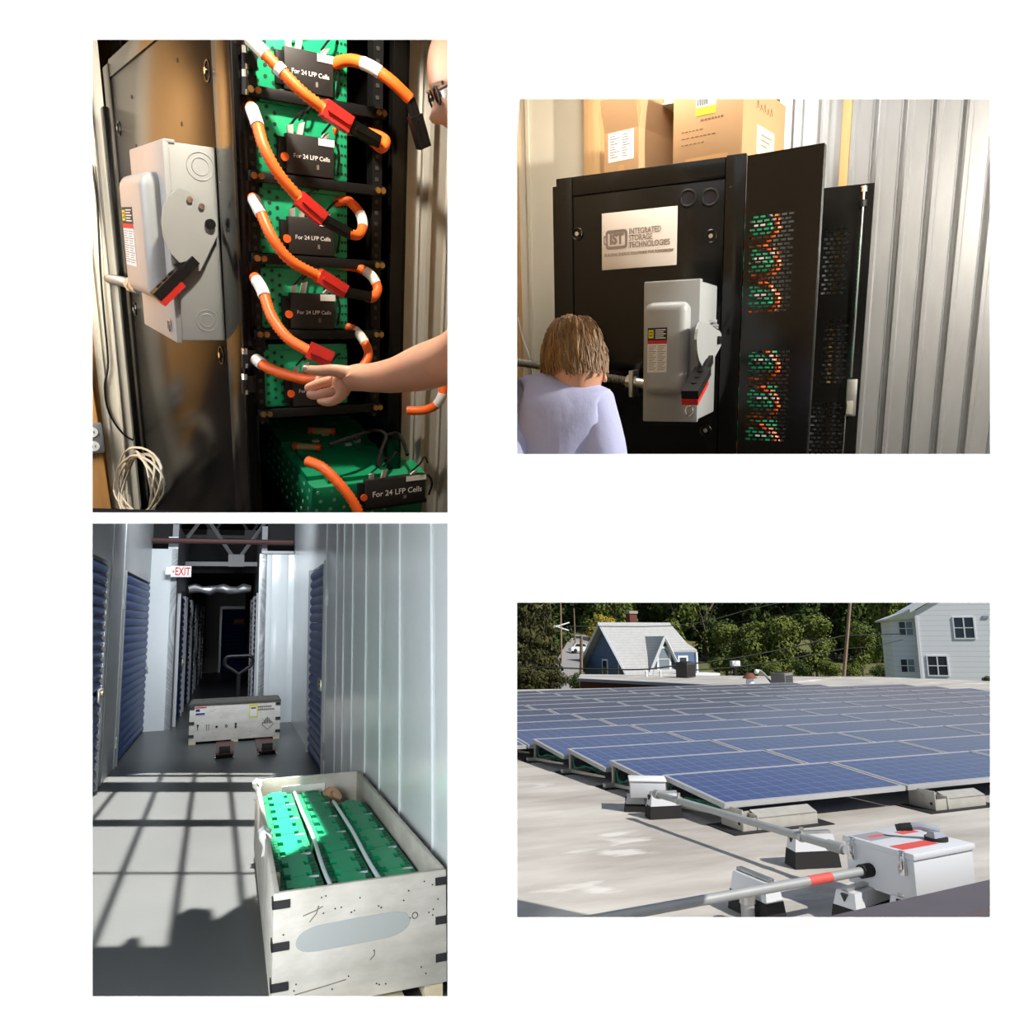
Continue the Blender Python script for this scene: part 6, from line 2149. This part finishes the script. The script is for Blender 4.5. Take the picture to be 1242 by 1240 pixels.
ac_unit('dark grey air conditioner in front of the blue house', 832, 821.5, 17, 18, zw, mat('dark_ac', rgb(62, 60, 58), .6))
ac_unit('grey air conditioner standing behind the panels right of the vent pipe', 949, 833.5, 19, 17, ZR, mat('grey_ac', rgb(120, 118, 114), .6))
for u, lab in ((784, 'white vent pipe below the dormer, left one'), (801, 'white vent pipe left of the dark air conditioner')):
    p = on(u, 821, 2, zw)
    t = thing('vent_pipe', lab, 'vent', (p.x, p.y, zw))
    m = MB(); m.cyl((0, 0, 0), (0, 0, .2), .05, 10); m.part('pipe', M['white'], t)
    m = MB(); m.cyl((0, 0, .2), (0, 0, .26), .06, 10, .02); m.part('cap', M['white'], t)
p = on(910, 834, 2, ZR)
t = thing('roof_vent', 'round roof vent with a rusty cone cap behind the panels', 'vent', (p.x, p.y, ZR))
m = MB(); m.cyl((0, 0, 0), (0, 0, .3), .12, 14); m.part('pipe', M['paper'], t)
m = MB(); m.cyl((0, 0, .3), (0, 0, .44), .22, 14, .1); m.cyl((0, 0, .28), (0, 0, .3), .22, 14); m.part('cone_cap', mat('rust', rgb(120, 74, 56), .8), t)
p = on(923, 833, 2, ZR)
t = thing('gooseneck_pipe', 'grey gooseneck pipe with a white end next to the rusty vent', 'pipe', (p.x, p.y, ZR))
m = MB(); m.tube(spline([(.9, 0, .02), (.5, 0, .06), (.2, 0, .35), (0, 0, .5), (-.12, 0, .48)], 6), .035, 8); m.part('hose', M['conduit'], t)
m = MB(); m.ball((-.14, 0, .47), .08, 10, 6); m.part('cap', M['white'], t)
# ---- the town behind the roof
GZ = -4.2


def frame_at(u, v, y):
    p = at_depth(u, v, y)
    return p


M['house_blue'] = wave_mat('blue_clapboard', rgb(92, 112, 140), rgb(70, 88, 116), .16, 'Z', .14, .7)
M['shingle'] = wave_mat('grey_shingles', rgb(178, 178, 176), rgb(158, 158, 156), .22, 'Z', .16, .85, vary=.08)
M['trim_white'] = mat('white_trim', rgb(232, 233, 236), .6)
M['siding_white'] = wave_mat('white_siding', rgb(240, 241, 244), rgb(214, 218, 226), .3, 'Z', .1, .6, vary=.01)
M['pane'] = mat('window_glass', rgb(46, 52, 60), .12, spec=.6)
M['pane_pale'] = mat('curtained_glass', rgb(130, 142, 150), .2)


def win(parent, x0, x1, z0, z1, y, glass, panes=1, ft=.09, arch=False):
    """A window on a wall that faces -Y of its house."""
    m = MB()
    if arch:
        n = 10
        xm, rr = (x0 + x1) / 2, (x1 - x0) / 2
        def outline(r, zb):
            return [(xm - r, zb), (xm + r, zb)] + [(xm + r * math.cos(PI * k / n), z1 - rr + r * math.sin(PI * k / n)) for k in range(n + 1)]
        o, i = outline(rr + ft, z0 - ft), outline(rr, z0)
        k = len(o)
        vs = [(p[0], y - .06, p[1]) for p in o] + [(p[0], y - .06, p[1]) for p in i] + [(p[0], y, p[1]) for p in o] + [(p[0], y, p[1]) for p in i]
        fs = []
        for a in range(k):
            b = (a + 1) % k
            fs += [(a, b, k + b, k + a), (a, 2 * k + a, 2 * k + b, b), (k + a, k + b, 3 * k + b, 3 * k + a)]
        m.add(vs, fs)
        m.box(x0, x1, y - .05, y, (z0 + z1) / 2 - .03, (z0 + z1) / 2 + .03)
        f = m.part('window', M['trim_white'], parent, smooth=0)
        m = MB(); m.prism(i, y - .015, y + .01, 1); m.part('pane', glass, f, smooth=0)
        return
    m.box(x0 - ft, x1 + ft, y - .05, y, z0 - ft, z0); m.box(x0 - ft, x1 + ft, y - .05, y, z1, z1 + ft)
    m.box(x0 - ft, x0, y - .05, y, z0, z1); m.box(x1, x1 + ft, y - .05, y, z0, z1)
    f = m.part('window', M['trim_white'], parent, smooth=0)
    w = (x1 - x0) / panes
    for k in range(panes):
        g = ft * .5 if panes > 1 else 0
        m = MB(); m.box(x0 + k * w + (g if k else 0), x0 + (k + 1) * w - (g if k < panes - 1 else 0), y - .02, y + .01, z0, z1)
        m.part('pane', glass if isinstance(glass, bpy.types.Material) else glass[k], f, smooth=0)
    m = MB(); m.box(x0, x1, y - .035, y - .01, (z0 + z1) / 2 - .025, (z0 + z1) / 2 + .025)
    if panes > 1:
        for k in range(1, panes): m.box(x0 + k * w - ft * .5, x0 + k * w + ft * .5, y - .045, y, z0, z1)
    m.part('muntin', M['trim_white'], f, smooth=0)


def blue_house():
    D = 60.0
    k = D / FOC
    th = R(35) + math.atan2(F_ROOF[1][0], F_ROOF[0][0]) * 0
    c = frame_at(763, 817, D)
    yaw = R(23) - R(20.4)
    L, W, H = 97 * k / math.cos(R(23)), 47 * k / math.sin(R(23)), 60 * k
    t = thing('house', 'blue gabled house with grey roof and a dormer behind the solar panels', 'house', c, (0, 0, yaw))
    # local: x along the ridge, y from the front eave to the back, z up from the eave
    base = -4.0
    m = MB()
    m.prism([(0.15, base), (W - .15, base), (W - .15, 0), (W / 2, H - .25), (.15, 0)], .2, L - .3, 0)
    m.part('wall', M['house_blue'], t, smooth=0)
    def sl(x, s, off=0.0):                    # point on the front slope, s from ridge to eave
        return Vector((x, W / 2 * (1 - s), H * (1 - s) + off))
    def slope(pts, thick=.18):
        m = MB()
        n = len(pts)
        lo = [sl(x, s) for x, s in pts]
        hi = [sl(x, s, thick) for x, s in pts]
        m.add(lo + hi, [tuple(range(n))[::-1], tuple(range(n, 2 * n))] + [(i, (i + 1) % n, n + (i + 1) % n, n + i) for i in range(n)])
        return m
    slope([(-.35, 0), (L * .98, 0), (L + .35, .46), (L + .95, .60), (L * .74, .62), (L * .74, 1.02), (-.35, 1.08)]).part('roof', M['shingle'], t, smooth=0)
    m = MB()
    m.hexa([(-.35, W / 2, H), (L, W / 2, H), (L, W + .2, -.2), (-.35, W + .2, -.2), (-.35, W / 2, H + .18), (L, W / 2, H + .18), (L, W + .2, 0), (-.35, W + .2, 0)])
    m.part('roof', M['shingle'], t, smooth=0)
    m = MB()
    for a, b in (((-.4, W / 2, H + .1), (-.4, -.3, -.15)), ((-.4, W / 2, H + .1), (-.4, W + .3, -.15))):
        m.tube([a, b], .13, 4)
    m.part('rake_board', M['trim_white'], t, smooth=0)
    m = MB(); m.box(-.3, L * .74, -.32, -.2, -.42, -.16); m.part('eave_board', M['trim_white'], t, smooth=0)
    # gable windows on the end wall (faces -x)
    for y0, lab in ((.9, 0), (3.6, 1)):
        m = MB(); m.box(.12, .2, y0, y0 + .95, -1.1, 1.05); f = m.part('window', M['trim_white'], t, smooth=0)
        m = MB(); m.box(.1, .13, y0 + .15, y0 + .8, -.9, .9); m.part('pane', M['pane'], f, smooth=0)
    # dormer
    x0, x1 = L * .28, L * .70
    xm = (x0 + x1) / 2
    yf, zb, zp = .1, -1.3, 42 * k
    m = MB(); m.prism([(x0 + .15, zb), (x1 - .15, zb), (x1 - .15, .2), (xm, zp - .2), (x0 + .15, .2)], yf, W * .42, 1)
    m.part('dormer_wall', M['house_blue'], t, smooth=0)
    m = MB()
    for s in (-1, 1):
        xe = x0 - .3 if s < 0 else x1 + .3
        ze = zb + .8
        m.hexa([(xm, yf - .25, zp), (xe, yf - .25, ze), (xe, W * .46, ze), (xm, W * .46, zp), (xm, yf - .25, zp + .16), (xe, yf - .25, ze + .14), (xe, W * .46, ze + .14), (xm, W * .46, zp + .16)])
    m.part('dormer_roof', M['shingle'], t, smooth=0)
    m = MB()
    for s in (-1, 1):
        xe = x0 - .3 if s < 0 else x1 + .3
        m.tube([(xm, yf - .3, zp + .05), (xe, yf - .3, zb + .85)], .13, 4)
    m.part('dormer_trim', M['trim_white'], t, smooth=0)
    win(t, xm - .5, xm + .5, .2, 1.95, yf, M['pane_pale'], 1, .2, arch=True)
    # right wing under the cut back eave
    m = MB(); m.box(L * .72, L + .35, W * .12, W * .6, base, H * .40); m.part('wing_wall', M['house_blue'], t, smooth=0)
    win(t, L * .80, L * .90, .15, 1.15, W * .12, M['pane'], 1, .16)
    m = MB(); m.box(L + .25, L + .4, W * .1, W * .14, base, H * .40); m.part('corner_board', M['trim_white'], t, smooth=0)
    m = MB(); m.box(L * .7, L + 1.3, -.9, W * .14, -.32, -.12); m.part('porch_roof', M['trim_white'], t, smooth=0)
    # chimney
    m = MB(); m.box(L * .40, L * .40 + .72, W / 2 + .1, W / 2 + .8, H - 1, H + .95); ch = m.part('chimney', M['brick'], t, smooth=0)
    m = MB(); m.box(L * .40 - .08, L * .40 + .8, W / 2 + .02, W / 2 + .88, H + .95, H + 1.2); m.part('chimney_cap', mat('chimney_stone', rgb(160, 150, 140), .8), ch, smooth=0)


blue_house()


def white_house():
    D = 44.0
    k = D / FOC
    c = frame_at(1118, 828, D)
    t = thing('house', 'white sided house at the right behind the roof', 'house', c, (0, 0, R(-42)))
    W, H = 7.0, 5.9
    m = MB(); m.prism([(0, -3), (W, -3), (W, H - 1.2), (W / 2 + .6, H + .9), (0, 86 * k)], 0, 8, 1); m.part('wall', M['siding_white'], t, smooth=0)
    px = lambda u: (u - 1118) * k * 1.03
    pz = lambda v: (828 - v) * k
    dark2 = (M['pane'], M['pane'])
    win(t, px(1157.5), px(1177), pz(775), pz(751), 0, dark2, 2, .07)
    win(t, px(1126.5), px(1146), pz(819), pz(797), 0, dark2, 2, .07)
    win(t, px(1199), px(1212), pz(766), pz(750), 0, dark2, 2, .07)
    m = MB(); m.box(px(1187), px(1193), -.05, .0, pz(752), pz(749)); m.part('vent', M['alu'], t, smooth=0)
    m = MB()
    m.hexa([(-.3, -.35, 86 * k - .1), (W / 2 + .6, -.35, H + .8), (W / 2 + .6, 8.2, H + .8), (-.3, 8.2, 86 * k - .1), (-.3, -.35, 86 * k + .12), (W / 2 + .6, -.35, H + 1.05), (W / 2 + .6, 8.2, H + 1.05), (-.3, 8.2, 86 * k + .12)])
    m.part('roof', M['trim_white'], t, smooth=0)
    m = MB(); m.box(-.04, .1, -.04, .1, -3, 85 * k); m.part('corner_board', M['trim_white'], t, smooth=0)
    # left section
    x0, x1 = -27.5 * k, 0
    m = MB(); m.box(x0, x1, .5, 7, -3, 77 * k); m.part('side_wall', M['siding_white'], t, smooth=0)
    win(t, px(1100.5), px(1115), pz(771), pz(755), .5, (M['pane'], M['pane_pale']), 2, .06)
    win(t, px(1099), px(1113), pz(816), pz(801), .5, (M['pane'], M['pane_pale']), 2, .06)
    m = MB()
    m.hexa([(x0 - .35, .1, 75 * k), (0, .1, 77 * k), (0, 7.2, 77 * k), (x0 - .35, 7.2, 75 * k), (x0 - .35, .1, 77 * k), (0, -.3, 90 * k), (0, 7.2, 90 * k), (x0 - .35, 7.2, 77 * k)])
    m.part('side_roof', M['trim_white'], t, smooth=0)


white_house()

# ---- trees
M['leaf_dark'] = mat('dark_leaves', rgb(48, 62, 28), .75, color2=rgb(84, 98, 44), scale=.5, spec=.2)
M['leaf_mid'] = mat('green_leaves', rgb(74, 92, 38), .75, color2=rgb(122, 130, 60), scale=.5, spec=.2)
M['leaf_gold'] = mat('yellow_leaves', rgb(140, 128, 46), .75, color2=rgb(196, 170, 70), scale=.5, spec=.2)
M['leaf_conifer'] = mat('conifer_needles', rgb(50, 56, 34), .8, color2=rgb(92, 88, 52), scale=.6, spec=.1)
M['bark'] = mat('bark', rgb(120, 104, 88), .9, vary=.2, scale=6)


def crown_mesh(name, seed, blobs, nleaf, size, flat=1.0):
    rnd = random.Random(seed)
    vs, fs = [], []
    for cx, cy, cz, rx, ry, rz in blobs:
        cnt = int(nleaf * rx * rz)
        for _ in range(cnt):
            d = Vector((rnd.gauss(0, 1), rnd.gauss(0, 1), rnd.gauss(0, 1))).normalized()
            rr = rnd.uniform(.55, 1.05)
            c = Vector((cx + d.x * rx * rr, cy + d.y * ry * rr, cz + d.z * rz * rr))
            n = (d + Vector((rnd.uniform(-.8, .8), rnd.uniform(-.8, .8), rnd.uniform(-.4, .9)))).normalized()
            a = n.orthogonal().normalized()
            a = Matrix.Rotation(rnd.uniform(0, 6.28), 3, n) @ a
            b = n.cross(a)
            s = size * rnd.uniform(.6, 1.3)
            i = len(vs)
            vs += [c - a * s, c + b * s * .6, c + a * s, c - b * s * .6]
            fs.append((i, i + 1, i + 2, i + 3))
    me = bpy.data.meshes.new(name)
    me.from_pydata(vs, [], fs)
    me.update()
    return me


def broad_blobs(seed):
    r = random.Random(seed)
    bl = []
    for _ in range(13):
        h = r.uniform(.22, .95)
        w = .34 * (1.15 - abs(h - .5) * .9)
        a = r.uniform(0, 6.28)
        q = r.uniform(.2, 1) * w
        s = r.uniform(.14, .22)
        bl.append((q * math.cos(a), q * math.sin(a), h, s, s, s * .85))
    return [tuple(10 * x for x in b) for b in bl]


CR = {}
for k in range(3):
    CR['broad%d' % k] = crown_mesh('crown', 11 + k, broad_blobs(40 + k), 120, .27)
con = []
rr_ = random.Random(5)
for k in range(26):
    h = .06 + .9 * k / 26
    w = .30 * (1 - h) + .03
    a = k * 2.4
    con.append((w * .6 * math.cos(a) * 10, w * .6 * math.sin(a) * 10, h * 10, w * 6.5, w * 6.5, .45))
CR['conifer'] = crown_mesh('crown', 3, con, 190, .24)
CR['bush'] = crown_mesh('crown', 9, [(0, 0, 3, 4, 4, 3), (2.5, 1, 4.5, 3, 3, 2.5), (-2.5, 0, 4, 3, 3, 3), (.5, -1.5, 6, 3, 3, 2.6)], 55, .4)
TR = MB()
TR.tube([(0, 0, -1), (.05, .05, 3), (-.1, .1, 6), (.1, 0, 8.6)], [.32, .26, .16, .05], 7)
for k in range(6):
    a = k * 1.1
    TR.tube([(0, 0, 2.5 + k * .8), (1.2 * math.cos(a), 1.2 * math.sin(a), 4.2 + k * .8), (2.2 * math.cos(a), 2.2 * math.sin(a), 5 + k * .7)], [.12, .08, .03], 5)
TRM = TR.mesh('trunk', M['bark'])


def crown_in(key, leaf):
    nm = key + leaf
    if nm not in CR:
        me = CR[key].copy()
        me.materials.clear()
        me.materials.append(M[leaf])
        CR[nm] = me
    return CR[nm]


def tree(kind, leaf, label, u, vb, vt, D, wscale=1.0, trunk=True, name='tree', group='trees on the wooded hill'):
    """Stands with its foot on the line of sight of (u, vb); its top shows at vt."""
    k = D / FOC
    p = frame_at(u, vb, D)
    h = (vb - vt) * k / 10.0
    t = thing(name, label, 'tree' if name == 'tree' else 'shrub', p, (0, 0, random.uniform(0, 6.28)), group)
    t.scale = (h * wscale, h * wscale, h)
    sub('crown', crown_in(kind, leaf), t)
    if trunk:
        sub('trunk', TRM, t)
    return t


TREES = [
    # left conifers
    ('conifer', 'leaf_conifer', 'tall dark conifer at the left edge in front of the road', 640, 850, 700, 38, .75),
    ('conifer', 'leaf_conifer', 'dark conifer between the left edge and the road', 662, 845, 706, 42, .55),
    ('broad2', 'leaf_dark', 'dark tree on the hill above the road behind the left conifers', 655, 800, 690, 88, 1.0),
    ('broad0', 'leaf_dark', 'dark green tree above the far end of the road', 690, 775, 690, 118, 1.3),
    ('broad1', 'leaf_mid', 'green tree above the road left of the blue house', 722, 775, 700, 112, 1.1),
    ('broad2', 'leaf_gold', 'small golden autumn tree touching the left gable of the blue house', 728, 800, 748, 84, .95),
    ('broad0', 'leaf_mid', 'green and gold tree rising left of the brick chimney', 752, 800, 692, 92, .8),
    ('broad1', 'leaf_dark', 'dark tree behind the brick chimney', 790, 800, 688, 98, .9),
    ('broad2', 'leaf_mid', 'light green tree behind the ridge of the blue house', 822, 810, 690, 92, .8),
    ('broad0', 'leaf_dark', 'dark tree right behind the end of the blue house roof', 858, 815, 684, 96, .9),
    ('broad1', 'leaf_dark', 'very tall dark tree in the middle of the hill', 905, 815, 672, 100, .9),
    ('broad2', 'leaf_dark', 'tall dark tree left of the leaning utility pole', 962, 815, 672, 98, .9),
    ('broad0', 'leaf_dark', 'dark tree directly behind the leaning utility pole', 1010, 815, 676, 100, .8),
    ('broad1', 'leaf_dark', 'dark tree between the utility pole and the white house', 1055, 815, 684, 96, .8),
    ('broad2', 'leaf_mid', 'thin leafy tree touching the left side of the white house', 1078, 815, 700, 80, .6),
    ('broad1', 'leaf_dark', 'dark tree behind the roof of the white house', 1120, 815, 684, 100, .9),
    ('broad0', 'leaf_dark', 'dark tree behind the gable of the white house', 1175, 815, 684, 100, .9),
    # lower, nearer, lighter ones
    ('broad0', 'leaf_mid', 'low bright green tree right of the blue house', 882, 824, 762, 74, 1.0),
    ('broad2', 'leaf_mid', 'rounded green tree left of the middle grey air conditioner', 918, 824, 756, 72, 1.0),
    ('broad1', 'leaf_mid', 'rounded light green tree above the middle grey air conditioner', 952, 824, 748, 72, 1.0),
    ('broad0', 'leaf_mid', 'rounded green tree left beside the leaning utility pole', 992, 824, 752, 72, 1.0),
    ('broad2', 'leaf_mid', 'yellow green tree right beside the leaning utility pole', 1048, 824, 758, 72, .9),
]
for i, a in enumerate(TREES):
    tree(*a)
for u, vb, vt, D, lf, lab in ((672, 838, 806, 36, 'leaf_conifer', 'low dark shrub under the left conifers'), (700, 838, 812, 44, 'leaf_dark', 'low shrub at the foot of the thick brown pole'), (1197, 830, 818, 30, 'leaf_dark', 'dark clipped shrub at the foot of the white house'), (1036, 826, 800, 66, 'leaf_mid', 'low shrub at the foot of the leaning utility pole'), (1070, 826, 802, 66, 'leaf_dark', 'low dark shrub left of the white house wall'),
                             (640, 845, 800, 34, 'leaf_conifer', 'leftmost dark shrub behind the solar panels'), (938, 826, 798, 68, 'leaf_mid', 'low shrub behind the middle grey air conditioner'), (975, 826, 796, 70, 'leaf_dark', 'dark low shrub between the air conditioner and the leaning pole'), (1008, 826, 794, 69, 'leaf_mid', 'green shrub just left of the foot of the leaning pole'), (905, 824, 792, 78, 'leaf_dark', 'dark low shrub behind the rusty roof vent')):
    tree('bush', lf, lab, u, vb, vt, D, 1.0, False, 'shrub', 'shrubs behind the roof')
# the far wood, too many stems to count
wood = []
rw = random.Random(77)
for k in range(120):
    u = rw.uniform(560, 1260)
    D = rw.uniform(120, 150)
    v = rw.uniform(690, 800)
    p = frame_at(u, v, D)
    wood.append((p.x, p.y, p.z, rw.uniform(3.5, 5.5), 3.5, rw.uniform(3, 5)))
wm = crown_mesh('distant_wood', 21, wood, 22, .7)
wm.materials.append(M['leaf_dark'])
o = bpy.data.objects.new('distant_wood', wm)
COL.objects.link(o)
put(o)
tag(o, 'dark dense woodland covering the hill far behind the houses', 'woods')
o['kind'] = 'stuff'

# ---- road, cars, poles, wires
M['asphalt'] = mat('asphalt', rgb(150, 146, 142), .9, vary=.06, scale=.5)
rd = MB()
Lft = [(655, 838, 50), (676, 800, 66), (688, 779, 86), (698, 770, 104)]
Rgt = [(690, 838, 50), (706, 800, 66), (714, 784, 86), (716, 771, 104)]
pl = [frame_at(*q) for q in Lft]
prr = [frame_at(*q) for q in Rgt]
vs, fs = [], []
for a, b in zip(pl, prr): vs += [a, b]
n = len(vs)
vs += [Vector((p.x, p.y, p.z - .6)) for p in vs]
for i in range(len(pl) - 1):
    fs += [(2 * i, 2 * i + 1, 2 * i + 3, 2 * i + 2), (2 * i, 2 * i + 2, n + 2 * i + 2, n + 2 * i), (2 * i + 1, n + 2 * i + 1, n + 2 * i + 3, 2 * i + 3)]
rd.add(vs, fs)
o = rd.struct('road', M['asphalt'])


def car(label, paint, u, v, D, rz):
    p = frame_at(u, v, D)
    t = thing('car', label, 'car', p, (0, 0, rz), 'cars on the road')
    t.scale = (.55, .55, .62)
    m = MB(); m.prism([(-2.1, .3), (2.1, .3), (2.15, .75), (1.2, .95), (-1.9, 1.0), (-2.15, .8)], -.85, .85, 1); m.part('body', paint, t)
    m = MB(); m.prism([(-1.7, .95), (1.1, .95), (.5, 1.5), (-1.2, 1.52)], -.75, .75, 1); c = m.part('cabin', paint, t)
    m = MB(); m.prism([(-1.45, 1.0), (.85, 1.0), (.4, 1.42), (-1.1, 1.44)], -.77, .77, 1); m.part('window', M['pane'], c, smooth=0)
    for x in (-1.35, 1.35):
        for y in (-.86, .7):
            m = MB(); m.cyl((x, y, .33), (x, y + .16, .33), .33, 14); m.part('wheel', M['rubber'], t)


car('white parked car beside the road left of the blue house', M['white'], 705, 792, 74, R(-8))
car('dark parked car further up the road', mat('dark_car', rgb(40, 44, 52), .3), 683, 776, 90, R(20))

M['wood_pole'] = mat('weathered_pole', rgb(176, 146, 122), .9, vary=.15, scale=4)
M['wood_pole_dark'] = mat('brown_pole', rgb(150, 128, 104), .9, vary=.15, scale=4)


def pole(label, u0, v0, u1, v1, D, wpx, material, arms=()):
    k = D / FOC
    a, b = frame_at(u0, v0, D), frame_at(u1, v1, D)
    t = thing('utility_pole', label, 'pole', a)
    d = b - a
    m = MB(); m.cyl(-d * .15, d, wpx * k / 2, 10, wpx * k / 2 * .75); m.part('pole_shaft', material, t)
    for f, half, tilt in arms:
        c = d * f
        m = MB(); m.tube([c + Vector((-half * k, 0, -tilt * k)), c + Vector((half * k, 0, tilt * k))], .055, 6); m.part('cross_arm', M['trim_white'], t)


pole('tall leaning utility pole left of the white house', 1023, 826, 1032.5, 715, 38, 4.4, M['wood_pole'])
pole('short thick brown pole left of the blue house', 705, 838, 705, 771, 40, 4.6, M['wood_pole_dark'])
pole('thin utility pole with cross arms beside the road', 681, 792, 680, 732, 58, 2.2, M['wood_pole'], ((.56, 11, 3), (.5, 10, -3)))
pole('thin distant utility pole behind the white car', 698, 786, 696, 738, 82, 1.8, M['wood_pole_dark'])
WIRES = [
    ('thick black cable crossing in front of the blue house', [(610, 808, 36), (760, 812.5, 36), (816, 808, 36), (913, 795, 37), (1025, 771, 38)], .035),
    ('cable from the leaning pole to the white house', [(1027, 771, 38), (1093, 769, 43)], .03),
    ('second black cable left of the leaning pole, lower', [(843, 813, 36), (913, 807, 37), (1025, 787, 38)], .03),
    ('black wire sloping up to the leaning pole, upper', [(857, 793, 58), (913, 776, 50), (1028, 749, 38)], .022),
    ('topmost black wire sloping up right', [(834, 762, 60), (913, 752, 50), (1031, 727, 38)], .02),
    ('thin wire crossing above the blue house roof', [(690, 760, 30), (830, 758, 33), (915, 738, 35), (990, 722, 38)], .018),
    ('thin wire between the leaning pole and the house gable', [(1024, 787, 38), (1060, 784, 40), (1095, 776, 43)], .02),
]
for lab, pts, r in WIRES:
    P = [frame_at(*q) for q in pts]
    m = MB()
    m.tube([p - P[0] for p in (spline(P, 5) if len(P) > 2 else P)], r, 5)
    t = m.top('power_line', M['black_matte'], P[0])
    tag(t, lab, 'wire', 'overhead wires')
p = frame_at(892, 822, 50)
t = thing('signpost', 'small white sign on a dark post right of the blue house', 'sign', p)
m = MB(); m.box(-.1, .1, -.1, .1, -1, .75); m.part('post', M['black_matte'], t)
m = MB(); m.box(-.32, .32, -.2, .1, .75, 1.1, .03); m.part('sign_board', M['trim_white'], t)
